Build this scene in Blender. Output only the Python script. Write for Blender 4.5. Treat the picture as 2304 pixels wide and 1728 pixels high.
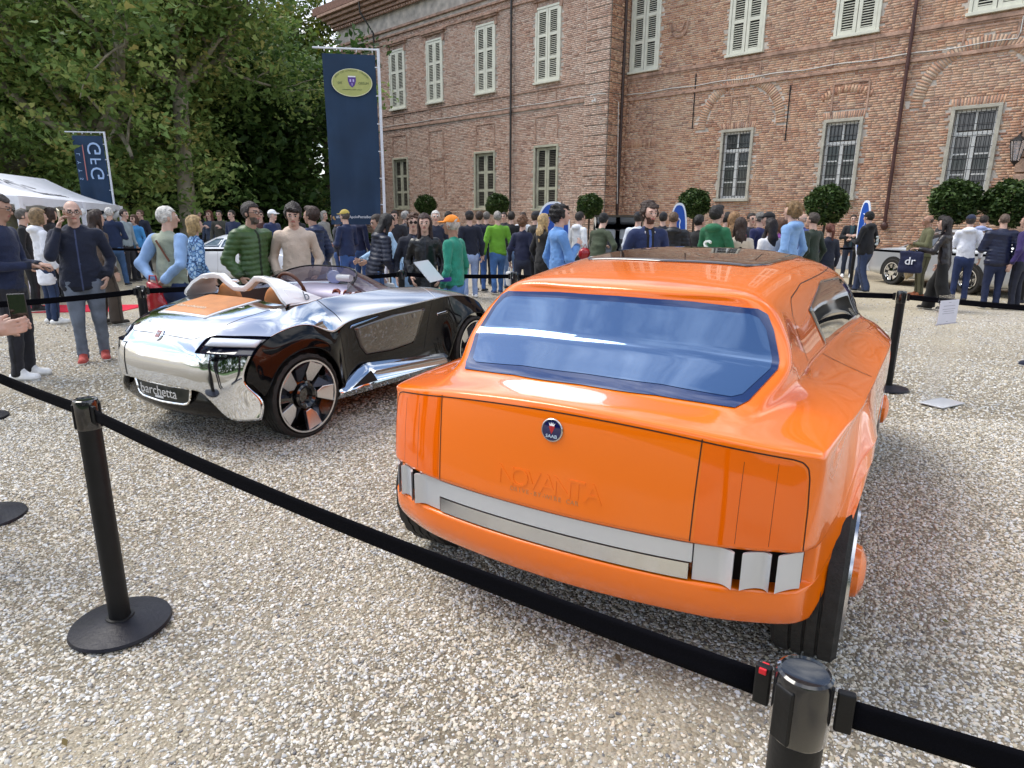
import bpy, bmesh, math, random
import numpy as np
from mathutils import Vector, Matrix
from mathutils.bvhtree import BVHTree
random.seed(7); RNG = np.random.default_rng(7)
SC = bpy.context.scene
for _o in list(bpy.data.objects): bpy.data.objects.remove(_o)
COL = SC.collection
R_ = math.radians
# ---------------------------------------------------------------- camera
PITCH, ROLL, HC = R_(14.46), R_(0.4), 1.70
_f = Vector((0, math.cos(PITCH), -math.sin(PITCH))); _r = Vector((1, 0, 0)); _d = _f.cross(_r)
CR = _r*math.cos(ROLL) - _d*math.sin(ROLL); CD = _r*math.sin(ROLL) + _d*math.cos(ROLL); CF = _f
cam = bpy.data.cameras.new('camera'); cam_o = bpy.data.objects.new('camera', cam); COL.objects.link(cam_o)
cam.sensor_width = 36; cam.lens = 1473/2304*36; cam.clip_start = 0.05; cam.clip_end = 2000
_m = Matrix((CR, -CD, -CF)).transposed().to_4x4(); _m.translation = (0, 0, HC)
cam_o.matrix_world = _m; SC.camera = cam_o
# ---------------------------------------------------------------- sky, sun, exposure
SUN_EL, SUN_AZ = R_(56), R_(292)      # azimuth clockwise from +Y: over the trees to the left
w = bpy.data.worlds.new('World'); SC.world = w; w.use_nodes = True
nt = w.node_tree; nt.nodes.clear(); N = nt.nodes.new; L = nt.links.new
out = N('ShaderNodeOutputWorld'); bg = N('ShaderNodeBackground'); bg.inputs[1].default_value = 0.11
sky = N('ShaderNodeTexSky'); sky.sky_type = 'NISHITA'; sky.sun_disc = False
sky.sun_elevation = SUN_EL; sky.sun_rotation = SUN_AZ; sky.air_density = 1.0; sky.dust_density = 1.2
tc = N('ShaderNodeTexCoord'); sep = N('ShaderNodeSeparateXYZ'); L(tc.outputs['Generated'], sep.inputs[0])
zz = N('ShaderNodeMath'); zz.operation = 'ADD'; zz.inputs[1].default_value = 0.16; L(sep.outputs['Z'], zz.inputs[0])
zm = N('ShaderNodeMath'); zm.operation = 'MAXIMUM'; zm.inputs[1].default_value = 0.05; L(zz.outputs[0], zm.inputs[0])
dx = N('ShaderNodeMath'); dx.operation = 'DIVIDE'; L(sep.outputs['X'], dx.inputs[0]); L(zm.outputs[0], dx.inputs[1])
dy = N('ShaderNodeMath'); dy.operation = 'DIVIDE'; L(sep.outputs['Y'], dy.inputs[0]); L(zm.outputs[0], dy.inputs[1])
cmb = N('ShaderNodeCombineXYZ'); L(dx.outputs[0], cmb.inputs[0]); L(dy.outputs[0], cmb.inputs[1])
n1 = N('ShaderNodeTexNoise'); n1.inputs['Scale'].default_value = 1.25; n1.inputs['Detail'].default_value = 9
n1.inputs['Roughness'].default_value = 0.62; n1.inputs['Distortion'].default_value = 0.5; L(cmb.outputs[0], n1.inputs['Vector'])
rp = N('ShaderNodeValToRGB'); rp.color_ramp.elements[0].position = 0.45; rp.color_ramp.elements[1].position = 0.57
L(n1.outputs['Fac'], rp.inputs[0])
n2 = N('ShaderNodeTexNoise'); n2.inputs['Scale'].default_value = 2.6; n2.inputs['Detail'].default_value = 7; L(cmb.outputs[0], n2.inputs['Vector'])
rc = N('ShaderNodeValToRGB'); rc.color_ramp.elements[0].position = 0.3; rc.color_ramp.elements[1].position = 0.72
rc.color_ramp.elements[0].color = (4.6, 5.0, 5.7, 1); rc.color_ramp.elements[1].color = (13.5, 13.5, 13.6, 1); L(n2.outputs['Fac'], rc.inputs[0])
mx = N('ShaderNodeMix'); mx.data_type = 'RGBA'; L(rp.outputs[0], mx.inputs[0]); L(sky.outputs[0], mx.inputs[6]); L(rc.outputs[0], mx.inputs[7])
L(mx.outputs[2], bg.inputs[0]); L(bg.outputs[0], out.inputs[0])
sun = bpy.data.lights.new('sun', 'SUN'); sun.energy = 1.5; sun.angle = R_(30); sun.color = (1.0, 0.95, 0.87)
sun_o = bpy.data.objects.new('sun', sun); COL.objects.link(sun_o)
_sd = Vector((math.sin(SUN_AZ)*math.cos(SUN_EL), math.cos(SUN_AZ)*math.cos(SUN_EL), math.sin(SUN_EL)))
sun_o.rotation_euler = _sd.to_track_quat('Z', 'Y').to_euler(); sun_o.location = _sd*60
vs = SC.view_settings; vs.view_transform = 'Standard'; vs.look = 'None'; vs.exposure = 0.95; vs.gamma = 1.0; vs.use_curve_mapping = False
SC.cycles.max_bounces = 6; SC.cycles.diffuse_bounces = 3; SC.cycles.glossy_bounces = 4; SC.cycles.transmission_bounces = 5
SC.cycles.transparent_max_bounces = 6; SC.cycles.caustics_reflective = False; SC.cycles.caustics_refractive = False
SC.cycles.sample_clamp_indirect = 6
# ---------------------------------------------------------------- helpers
def lin(c):
    if isinstance(c, str):
        c = [int(c[i:i+2], 16)/255 for i in (0, 2, 4)]
        return tuple(v/12.92 if v <= .04045 else ((v+.055)/1.055)**2.4 for v in c)
    return tuple(c)
_MC = {}
def M(name, col=(.5,.5,.5), rough=.6, metal=0., coat=0., var=.0, vscale=8., bump=0., bscale=60., spec=None, trans=0., alpha=1., sheen=0., detail=4., coords='Object', ior=None, col2=None, emit=0.):
    """procedural principled material: base colour varied by noise, fine bump"""
    if name in _MC: return _MC[name]
    m = bpy.data.materials.new(name); m.use_nodes = True; t = m.node_tree; b = t.nodes['Principled BSDF']
    c = lin(col); b.inputs['Base Color'].default_value = (*c, 1); b.inputs['Roughness'].default_value = rough
    b.inputs['Metallic'].default_value = metal; b.inputs['Coat Weight'].default_value = coat; b.inputs['Coat Roughness'].default_value = .03
    if spec is not None: b.inputs['Specular IOR Level'].default_value = spec
    if trans: b.inputs['Transmission Weight'].default_value = trans
    if ior: b.inputs['IOR'].default_value = ior
    if alpha < 1: b.inputs['Alpha'].default_value = alpha
    if sheen: b.inputs['Sheen Weight'].default_value = sheen
    if emit: b.inputs['Emission Color'].default_value = (*c, 1); b.inputs['Emission Strength'].default_value = emit
    tc = t.nodes.new('ShaderNodeTexCoord')
    n = t.nodes.new('ShaderNodeTexNoise'); n.inputs['Scale'].default_value = vscale; n.inputs['Detail'].default_value = detail
    t.links.new(tc.outputs[coords], n.inputs['Vector'])
    if var or col2:
        mx = t.nodes.new('ShaderNodeMix'); mx.data_type = 'RGBA'
        c2 = lin(col2) if col2 else tuple(min(1, v*(1+var)) for v in c); c1 = c if col2 else tuple(v*(1-var) for v in c)
        mx.inputs[6].default_value = (*c1, 1); mx.inputs[7].default_value = (*c2, 1)
        r = t.nodes.new('ShaderNodeMapRange'); r.inputs[1].default_value = .32; r.inputs[2].default_value = .68
        t.links.new(n.outputs['Fac'], r.inputs[0]); t.links.new(r.outputs[0], mx.inputs[0]); t.links.new(mx.outputs[2], b.inputs['Base Color'])
    if bump:
        n3 = t.nodes.new('ShaderNodeTexNoise'); n3.inputs['Scale'].default_value = bscale; n3.inputs['Detail'].default_value = 5
        t.links.new(tc.outputs[coords], n3.inputs['Vector'])
        bp = t.nodes.new('ShaderNodeBump'); bp.inputs['Strength'].default_value = min(1, bump); bp.inputs['Distance'].default_value = .02
        t.links.new(n3.outputs['Fac'], bp.inputs['Height']); t.links.new(bp.outputs[0], b.inputs['Normal'])
    _MC[name] = m; return m
def link(o, parent=None):
    COL.objects.link(o)
    if parent is not None: o.parent = parent
    return o
def tag(o, label=None, cat=None, group=None, kind=None):
    if label: o['label'] = label
    if cat: o['category'] = cat
    if group: o['group'] = group
    if kind: o['kind'] = kind
    return o
def empty(name, loc=(0,0,0), yaw=0., label=None, cat=None, group=None):
    """yaw: clockwise heading from +Y in degrees (local +Y is the thing's front)"""
    o = bpy.data.objects.new(name, None); o.empty_display_size = .1; o.location = loc; o.rotation_euler = (0, 0, -R_(yaw)); link(o)
    return tag(o, label, cat, group)
def mesh_np(name, V, F, mats=None, midx=None, smooth=False):
    """V (n,3); F: (m,k) array of equal polygons, or a list of polygons"""
    me = bpy.data.meshes.new(name); V = np.asarray(V, np.float32)
    if isinstance(F, np.ndarray):
        k = F.shape[1]; me.vertices.add(len(V)); me.vertices.foreach_set('co', V.ravel())
        me.loops.add(F.size); me.loops.foreach_set('vertex_index', F.astype(np.int32).ravel())
        me.polygons.add(len(F)); me.polygons.foreach_set('loop_start', np.arange(0, F.size, k, dtype=np.int32))
        me.update(calc_edges=True); me.validate()
    else:
        me.from_pydata([tuple(map(float, v)) for v in V], [], [tuple(map(int, f)) for f in F]); me.update()
    for m in (mats if isinstance(mats, (list, tuple)) else [mats] if mats else []): me.materials.append(m)
    if midx is not None: me.polygons.foreach_set('material_index', np.asarray(midx, np.int32)[:len(me.polygons)])
    if smooth: me.polygons.foreach_set('use_smooth', np.ones(len(me.polygons), bool))
    return me
def obj(name, V, F, mats=None, parent=None, smooth=False, midx=None, loc=None):
    o = bpy.data.objects.new(name, mesh_np(name, V, F, mats, midx, smooth))
    if loc is not None: o.location = loc
    return link(o, parent)
def cp(o, parent=None, loc=None, rot=None):
    c = o.copy(); link(c); c.parent = parent
    if loc is not None: c.location = loc
    if rot is not None: c.rotation_euler = rot
    for ch in list(o.children): cp(ch, c)
    return c
class MB:
    """collects simple solids into one mesh"""
    def __init__(s): s.V = []; s.F = []; s.I = []; s.n = 0
    def add(s, V, F, i=0):
        V = np.asarray(V, float); s.V.append(V); s.F += [[int(a)+s.n for a in f] for f in F]; s.I += [i]*len(F); s.n += len(V); return s
    def box(s, c, d, i=0, rot=None, M4=None):
        x, y, z = [v/2 for v in d]; P = np.array([[a*x, b*y, e*z] for a in (-1,1) for b in (-1,1) for e in (-1,1)])
        if rot is not None: P = P@np.array(rot).T
        P = P+np.array(c)
        return s.add(P, [(0,1,3,2),(4,6,7,5),(0,4,5,1),(2,3,7,6),(0,2,6,4),(1,5,7,3)], i)
    def tube(s, pts, r, seg=10, i=0, cap=True, flat=None):
        pts = [np.array(p, float) for p in pts]; n = len(pts); r = [r]*n if np.isscalar(r) else r; V = []
        for k in range(n):
            d = pts[min(k+1, n-1)]-pts[max(k-1, 0)]; d = d/(np.linalg.norm(d)+1e-9)
            u = np.cross(d, (0,0,1)) if abs(d[2]) < .9 else np.cross(d, (0,1,0)); u /= np.linalg.norm(u)+1e-9; w = np.cross(u, d)
            for a in range(seg):
                t = 2*math.pi*a/seg; V.append(pts[k]+r[k]*(u*math.cos(t)+w*math.sin(t)*(flat or 1)))
        F = [[k*seg+a, k*seg+(a+1)%seg, (k+1)*seg+(a+1)%seg, (k+1)*seg+a] for k in range(n-1) for a in range(seg)]
        if cap: F += [list(range(seg))[::-1], [(n-1)*seg+a for a in range(seg)]]
        return s.add(V, F, i)
    def lathe(s, prof, seg=24, i=0, c=(0,0,0), axis='z', cap=True):
        V = []; 
        for (r, z) in prof:
            for a in range(seg):
                t = 2*math.pi*a/seg; p = (r*math.cos(t), r*math.sin(t), z)
                if axis == 'x': p = (p[2], p[0], p[1])
                if axis == 'y': p = (p[0], p[2], p[1])
                V.append((p[0]+c[0], p[1]+c[1], p[2]+c[2]))
        n = len(prof); F = [[k*seg+a, k*seg+(a+1)%seg, (k+1)*seg+(a+1)%seg, (k+1)*seg+a] for k in range(n-1) for a in range(seg)]
        if cap: F += [list(range(seg))[::-1], [(n-1)*seg+a for a in range(seg)]]
        return s.add(V, F, i)
    def prism(s, poly, d, i=0):
        """poly: 3d points of a planar outline, d: extrusion vector"""
        n = len(poly); P = np.array(poly, float); V = np.vstack([P, P+np.array(d)])
        return s.add(V, [list(range(n))[::-1], [n+a for a in range(n)]]+[[a, (a+1)%n, n+(a+1)%n, n+a] for a in range(n)], i)
    def build(s, name, mats, parent=None, smooth=False, loc=None, bevel=0., angle=None):
        V = np.vstack(s.V); o = obj(name, V, s.F, mats, parent, smooth, s.I, loc)
        if smooth and angle is not False: auto(o, angle or 40)
        if bevel:
            b = o.modifiers.new('bevel', 'BEVEL'); b.width = bevel; b.segments = 2; b.limit_method = 'ANGLE'; b.angle_limit = R_(35)
        return o
def auto(o, deg=40):
    """mark sharp edges steeper than deg so that smooth shading stops there"""
    me = o.data; bm = bmesh.new(); bm.from_mesh(me); bmesh.ops.recalc_face_normals(bm, faces=bm.faces)
    for e in bm.edges:
        if len(e.link_faces) == 2: e.smooth = e.calc_face_angle(0) < R_(deg)
    bm.to_mesh(me); bm.free()
def text(name, body, size, mat, parent, loc, rot, ext=.002, align='CENTER', sx=1., spacing=1.):
    cu = bpy.data.curves.new(name, 'FONT'); cu.body = body; cu.size = size; cu.extrude = ext; cu.align_x = align; cu.align_y = 'CENTER'; cu.space_character = spacing
    cu.resolution_u = 3
    t = bpy.data.objects.new(name+'_tmp', cu); COL.objects.link(t); dg = bpy.context.evaluated_depsgraph_get()
    me = bpy.data.meshes.new_from_object(t.evaluated_get(dg)); bpy.data.objects.remove(t); bpy.data.curves.remove(cu)
    me.name = name; me.materials.clear(); me.materials.append(mat)
    o = bpy.data.objects.new(name, me); o.location = loc; o.rotation_euler = rot; o.scale = (sx, 1, 1)
    return link(o, parent)
# pixel helpers (measuring only: where a thing seen at a photo pixel stands on the ground)
def px_dir(u, v): return CR*((u-1152)/1473)+CD*((v-864)/1473)+CF
def at(u, Y, z=0.):
    """ground position at depth Y for photo column u (row on the horizon)"""
    d = px_dir(u, 490); return Vector((d.x/d.y*Y, Y, z))
def gnd(u, v, z=0.):
    d = px_dir(u, v); t = (z-HC)/d.z; return Vector((0, 0, HC))+d*t
# ---------------------------------------------------------------- implicit surfaces (organic shapes)
def surfnets(f, org, h):
    s = f < 0; c = np.zeros(tuple(n-1 for n in f.shape), np.int8)
    for i in (0,1):
        for j in (0,1):
            for k in (0,1): c += s[i:s.shape[0]-1+i, j:s.shape[1]-1+j, k:s.shape[2]-1+k]
    m = (c > 0) & (c < 8); ii, jj, kk = np.nonzero(m)
    if len(ii) == 0: return np.zeros((0,3)), np.zeros((0,4), int)
    idx = -np.ones(m.shape, np.int64); idx[m] = np.arange(len(ii)); S = np.zeros((len(ii), 3)); cnt = np.zeros(len(ii))
    cor = [(i,j,k) for i in (0,1) for j in (0,1) for k in (0,1)]
    for a in cor:
        for ax in range(3):
            if a[ax]: continue
            b = list(a); b[ax] = 1
            fa = f[ii+a[0], jj+a[1], kk+a[2]]; fb = f[ii+b[0], jj+b[1], kk+b[2]]; x = (fa < 0) != (fb < 0)
            t = fa/(fa-fb+1e-12); P = np.tile(np.array(a, float), (len(ii), 1)); P[:, ax] += t; S[x] += P[x]; cnt[x] += 1
    V = np.array(org)+(np.stack([ii, jj, kk], 1)+S/np.maximum(cnt, 1)[:, None])*h; F = []
    for ax in range(3):
        A = np.take(s, range(0, s.shape[ax]-1), ax); B = np.take(s, range(1, s.shape[ax]), ax); e = np.argwhere(A != B)
        o1, o2 = [(1,2),(2,0),(0,1)][ax]; ok = (e[:, o1] > 0) & (e[:, o2] > 0) & (e[:, o1] < s.shape[o1]-1) & (e[:, o2] < s.shape[o2]-1); e = e[ok]
        q = []
        for d1, d2 in ((-1,-1),(0,-1),(0,0),(-1,0)):
            g = e.copy(); g[:, o1] += d1; g[:, o2] += d2; q.append(idx[g[:,0], g[:,1], g[:,2]])
        q = np.stack(q, 1); ins = A[e[:,0], e[:,1], e[:,2]]; q[~ins] = q[~ins][:, ::-1]; F.append(q)
    return V, np.vstack(F)
def sd_rc(P, a, b, ra, rb, sy=1., sx=1.):
    """tapered capsule a-b; sy/sx squash the depth/width axis"""
    sc = np.array([sx, sy, 1.]); a = np.array(a, float); b = np.array(b, float)
    p = (P-a)/sc; d = (b-a)/sc; L2 = (d@d)+1e-9; h = np.clip((p@d)/L2, 0, 1)
    return (np.linalg.norm(p-h[..., None]*d, axis=-1)-(ra+(rb-ra)*h))*min(sx, sy, 1.)
def sd_el(P, c, r):
    r = np.array(r, float); q = (P-np.array(c))/r; k = np.linalg.norm(q, axis=-1); return (k-1)*r.min()*.5+(k-1)*r.mean()*.5
def smin(a, b, k): 
    h = np.clip(.5+.5*(b-a)/k, 0, 1); return b+(a-b)*h-k*h*(1-h)
def wob(P, seed, freq, amp):
    r = np.random.default_rng(seed); s = np.zeros(P.shape[:-1])
    for q in range(5):
        d = r.normal(size=3); d /= np.linalg.norm(d); s += np.sin(P@d*freq*r.uniform(.6, 1.6)+r.uniform(0, 6))
    return s*amp/2.2
def implicit(fn, lo, hi, h):
    lo = np.array(lo, float)-2*h; hi = np.array(hi, float)+2*h; n = np.ceil((hi-lo)/h).astype(int)+1
    g = np.stack(np.meshgrid(*[lo[i]+h*np.arange(n[i]) for i in range(3)], indexing='ij'), -1)
    return surfnets(fn(g), lo, h)
def bounds(prims, pad=.0):
    A = np.array([np.array(p[0])-max(p[2], p[3])*1.3 for p in prims]+[np.array(p[1])-max(p[2], p[3])*1.3 for p in prims])
    B = np.array([np.array(p[0])+max(p[2], p[3])*1.3 for p in prims]+[np.array(p[1])+max(p[2], p[3])*1.3 for p in prims])
    return A.min(0)-pad, B.max(0)+pad
# ---------------------------------------------------------------- ground
def ground_material():
    m = bpy.data.materials.new('gravel_sheet'); m.use_nodes = True; t = m.node_tree; b = t.nodes['Principled BSDF']; N = t.nodes.new; L = t.links.new
    tc = N('ShaderNodeTexCoord'); b.inputs['Roughness'].default_value = .9; b.inputs['Specular IOR Level'].default_value = .2
    vo = N('ShaderNodeTexVoronoi'); vo.inputs['Scale'].default_value = 62; L(tc.outputs['Object'], vo.inputs['Vector'])
    bw = N('ShaderNodeSeparateColor'); L(vo.outputs['Color'], bw.inputs[0])
    r = N('ShaderNodeValToRGB'); cr = r.color_ramp; cr.interpolation = 'LINEAR'
    for e, (p, c) in zip([cr.elements[0], cr.elements[1]], ((0, (.22,.19,.15,1)), (1, (.68,.65,.59,1)))): e.position = p; e.color = c
    for p, c in ((.25, (.40,.36,.29,1)), (.5, (.50,.47,.42,1)), (.75, (.44,.36,.28,1)), (.88, (.56,.54,.52,1))):
        e = cr.elements.new(p); e.color = c
    L(bw.outputs[0], r.inputs[0])
    n = N('ShaderNodeTexNoise'); n.inputs['Scale'].default_value = .55; n.inputs['Detail'].default_value = 7; n.inputs['Roughness'].default_value = .6; L(tc.outputs['Object'], n.inputs['Vector'])
    mr = N('ShaderNodeMapRange'); mr.inputs[1].default_value = .42; mr.inputs[2].default_value = .72; mr.inputs[4].default_value = .75; L(n.outputs['Fac'], mr.inputs[0])
    n2 = N('ShaderNodeTexNoise'); n2.inputs['Scale'].default_value = 210; n2.inputs['Detail'].default_value = 3; L(tc.outputs['Object'], n2.inputs['Vector'])
    sdr = N('ShaderNodeValToRGB'); sdr.color_ramp.elements[0].color = (.30,.25,.165,1); sdr.color_ramp.elements[1].color = (.60,.54,.42,1)
    sdr.color_ramp.elements[0].position = .35; sdr.color_ramp.elements[1].position = .65; L(n2.outputs['Fac'], sdr.inputs[0])
    mx = N('ShaderNodeMix'); mx.data_type = 'RGBA'; mxx = N('ShaderNodeMath'); mxx.operation = 'MAXIMUM'; sa0 = N('ShaderNodeAttribute'); sa0.attribute_name = 'sand'; L(sa0.outputs['Fac'], mxx.inputs[0]); L(mr.outputs[0], mxx.inputs[1]); L(mxx.outputs[0], mx.inputs[0]); L(r.outputs[0], mx.inputs[6]); L(sdr.outputs[0], mx.inputs[7])
    # soil between the stones, darkened near the camera to paint shaded gaps
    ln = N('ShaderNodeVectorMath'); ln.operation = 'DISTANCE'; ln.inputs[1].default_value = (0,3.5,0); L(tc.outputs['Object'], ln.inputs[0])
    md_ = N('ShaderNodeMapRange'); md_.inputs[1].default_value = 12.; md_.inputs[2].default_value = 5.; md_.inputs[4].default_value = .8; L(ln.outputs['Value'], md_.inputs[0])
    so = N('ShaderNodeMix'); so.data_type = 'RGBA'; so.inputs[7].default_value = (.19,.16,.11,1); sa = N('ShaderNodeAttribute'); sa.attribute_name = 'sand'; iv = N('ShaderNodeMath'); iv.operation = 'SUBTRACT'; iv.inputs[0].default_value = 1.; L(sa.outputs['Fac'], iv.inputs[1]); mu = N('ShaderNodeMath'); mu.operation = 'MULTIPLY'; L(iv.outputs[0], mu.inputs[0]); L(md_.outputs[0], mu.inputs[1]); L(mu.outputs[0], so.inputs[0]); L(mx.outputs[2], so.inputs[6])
    L(so.outputs[2], b.inputs['Base Color'])
    bp = N('ShaderNodeBump'); bp.inputs['Strength'].default_value = .9; bp.inputs['Distance'].default_value = .012; bp.invert = True
    L(vo.outputs['Distance'], bp.inputs['Height']); L(bp.outputs[0], b.inputs['Normal'])
    return m
def sand(x, y):
    """0..1: where the gravel is worn thin and fine sand shows"""
    s = np.sin(x*.55+1.1*np.sin(y*.41)+.8)+np.sin(y*.62-x*.35+2.1+.9*np.sin(x*.7))+.6*np.sin(x*1.9+y*1.3)*np.sin(y*2.3-x*.6)+.35*np.sin(x*4.1-y*3.3)+1.1*np.clip((x-1.3)*.4, 0, 1)*np.clip((y-1.5)*.4, 0, 1)+.9*np.clip((y-5)*.3, 0, 1)
    return np.clip((s-.35)*.75, 0, 1)
# a sheet with slight hollows near the camera, flat further out
def sheet():
    xs = np.unique(np.concatenate([np.linspace(-260, 260, 27), np.linspace(-12, 12, 121)])); ys = np.unique(np.concatenate([np.linspace(-200, 320, 27), np.linspace(-1, 16, 86)]))
    X, Y = np.meshgrid(xs, ys, indexing='ij'); Z = (np.sin(X*1.7+.6*Y)+np.sin(Y*1.3-X*.8+1))*.004*(np.abs(X) < 8.9)*(np.abs(Y-5.5) < 6.4)-.004
    V = np.stack([X, Y, Z], -1).reshape(-1, 3); ny = len(ys); i, j = np.meshgrid(range(len(xs)-1), range(ny-1), indexing='ij'); a = (i*ny+j).ravel()
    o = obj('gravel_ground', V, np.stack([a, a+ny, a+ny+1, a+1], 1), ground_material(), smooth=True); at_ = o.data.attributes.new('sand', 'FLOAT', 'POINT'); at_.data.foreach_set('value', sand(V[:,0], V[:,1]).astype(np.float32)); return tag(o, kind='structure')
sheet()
LAWN = M('lawn_grass', (.07,.13,.03), .9, var=.45, vscale=3, bump=.8, bscale=90)
tag(obj('lawn', [(-70,-60,.006),(70,-60,.006),(70,-6,.006),(-70,-6,.006)], [(0,1,2,3)], LAWN), kind='structure')
def pebble_material():
    m = bpy.data.materials.new('pebble'); m.use_nodes = True; t = m.node_tree; b = t.nodes['Principled BSDF']; N = t.nodes.new; L = t.links.new
    oi = N('ShaderNodeObjectInfo'); r = N('ShaderNodeValToRGB'); cr = r.color_ramp; cr.elements[0].color = (.16,.16,.17,1); cr.elements[1].color = (.86,.83,.76,1)
    for p, c in ((.08, (.34,.30,.23,1)), (.18, (.56,.51,.40,1)), (.30, (.50,.51,.52,1)), (.42, (.70,.65,.55,1)), (.54, (.60,.52,.42,1)), (.62, (.76,.72,.64,1)), (.74, (.44,.39,.30,1)), (.86, (.72,.73,.74,1))):
        e = cr.elements.new(p); e.color = c
    L(oi.outputs['Random'], r.inputs[0])
    tc = N('ShaderNodeTexCoord'); n = N('ShaderNodeTexNoise'); n.inputs['Scale'].default_value = 3; n.inputs['Detail'].default_value = 5; L(tc.outputs['Object'], n.inputs['Vector'])
    hv = N('ShaderNodeHueSaturation'); hv.inputs['Saturation'].default_value = 1.2; mr = N('ShaderNodeMapRange'); mr.inputs[3].default_value = .72; mr.inputs[4].default_value = 1.1; L(n.outputs['Fac'], mr.inputs[0])
    L(mr.outputs[0], hv.inputs['Value']); L(r.outputs[0], hv.inputs['Color']); L(hv.outputs[0], b.inputs['Base Color']); b.inputs['Roughness'].default_value = .75
    return m
def pebbles():
    r = np.random.default_rng(3); pts = []; sc = []
    def zone(y0, y1, dens, s0, s1):
        x0 = -.95*y1-1.2; n = int(dens*(y1-y0)*2*-x0); y = r.uniform(y0, y1, n); x = r.uniform(x0, -x0, n); k = np.abs(x) < .92*y+1.0
        x, y = x[k], y[k]
        nz = .5*np.sin(x*2.1+1.3*np.sin(y*1.7))+.5*np.sin(y*2.9+x*1.1+2)+.5*np.sin(x*5.3-y*4.1)*np.sin(y*3.7+x*2); k = r.random(len(x)) < np.clip(1.1-.25*np.maximum(nz, 0)-.72*sand(x, y), .16, 1); x, y = x[k], y[k]
        s = r.uniform(0, 1, len(x))**2.2*(s1-s0)+s0; z = (np.sin(x*1.7+.6*y)+np.sin(y*1.3-x*.8+1))*.004-.004+s*.12
        pts.append(np.stack([x, y, z], 1)); sc.append(s)
    zone(1.1, 3.2, 9800, .0033, .0098); zone(3.2, 5.5, 6200, .0042, .0108); zone(5.5, 8, 1700, .006, .014); zone(8, 11, 700, .007, .014); zone(11, 15, 260, .008, .015)
    P = np.vstack(pts); S = np.concatenate(sc)
    me = bpy.data.meshes.new('gravel'); me.vertices.add(len(P)); me.vertices.foreach_set('co', P.astype(np.float32).ravel())
    a = me.attributes.new('sc', 'FLOAT', 'POINT'); a.data.foreach_set('value', S.astype(np.float32))
    o = bpy.data.objects.new('gravel', me); link(o); tag(o, 'loose pale gravel pebbles covering the courtyard in the foreground', 'gravel', kind='stuff')
    ng = bpy.data.node_groups.new('scatter', 'GeometryNodeTree'); ng.interface.new_socket('Geometry', in_out='INPUT', socket_type='NodeSocketGeometry'); ng.interface.new_socket('Geometry', in_out='OUTPUT', socket_type='NodeSocketGeometry')
    N = ng.nodes.new; L = ng.links.new; gi = N('NodeGroupInput'); go = N('NodeGroupOutput'); jn = N('GeometryNodeJoinGeometry')
    mat = pebble_material()
    for q in range(6):
        ic = N('GeometryNodeMeshIcoSphere'); ic.inputs['Radius'].default_value = 1; ic.inputs['Subdivisions'].default_value = 2
        sp = N('GeometryNodeSetPosition'); nz = N('ShaderNodeTexNoise'); nz.inputs['Scale'].default_value = .8; nz.inputs['Detail'].default_value = 1.5
        ps = N('GeometryNodeInputPosition'); ad = N('ShaderNodeVectorMath'); ad.operation = 'ADD'; ad.inputs[1].default_value = (q*7.3, q*3.1, q*5.7); L(ps.outputs[0], ad.inputs[0]); L(ad.outputs[0], nz.inputs['Vector'])
        sb = N('ShaderNodeVectorMath'); sb.operation = 'SUBTRACT'; sb.inputs[1].default_value = (.5,.5,.5); L(nz.outputs['Color'], sb.inputs[0])
        ml = N('ShaderNodeVectorMath'); ml.operation = 'SCALE'; ml.inputs[3].default_value = 1.7; L(sb.outputs[0], ml.inputs[0])
        L(ic.outputs[0], sp.inputs[0]); L(ml.outputs[0], sp.inputs['Offset'])
        tr = N('GeometryNodeTransform'); tr.inputs['Scale'].default_value = (1.15, .62+.07*q, .50+.03*q); L(sp.outputs[0], tr.inputs[0])
        ss = N('GeometryNodeSetShadeSmooth'); L(tr.outputs[0], ss.inputs[0]); sm = N('GeometryNodeSetMaterial'); sm.inputs['Material'].default_value = mat; L(ss.outputs[0], sm.inputs[0])
        g2 = N('GeometryNodeGeometryToInstance'); L(sm.outputs[0], g2.inputs[0]); L(g2.outputs[0], jn.inputs[0])
    ip = N('GeometryNodeInstanceOnPoints'); mp = N('GeometryNodeMeshToPoints'); L(gi.outputs[0], mp.inputs[0]); L(mp.outputs[0], ip.inputs['Points']); L(jn.outputs[0], ip.inputs['Instance'])
    ip.inputs['Pick Instance'].default_value = True
    ri = N('FunctionNodeRandomValue'); ri.data_type = 'INT'; ri.inputs[4].default_value = 0; ri.inputs[5].default_value = 5; L(ri.outputs[2], ip.inputs['Instance Index'])
    rr = N('FunctionNodeRandomValue'); rr.data_type = 'FLOAT_VECTOR'; rr.inputs[0].default_value = (-.35,-.35,0); rr.inputs[1].default_value = (.35,.35,6.28); L(rr.outputs[0], ip.inputs['Rotation'])
    na = N('GeometryNodeInputNamedAttribute'); na.data_type = 'FLOAT'; na.inputs[0].default_value = 'sc'; L(na.outputs[0], ip.inputs['Scale'])
    L(ip.outputs[0], go.inputs[0]); md = o.modifiers.new('scatter', 'NODES'); md.node_group = ng
    return o
pebbles()
# ---------------------------------------------------------------- palace wing: wall frame s (along), n (out of the wall), z
BP0 = np.array([11.6956, 22.2675, 0.]); BE = np.array([.70710678, -.70710678, 0.]); BN = np.array([-.70710678, -.70710678, 0.])
palace = empty('palace', tuple(BP0), 45, 'long brick palace wing with shuttered windows and cornice', 'building')
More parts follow.
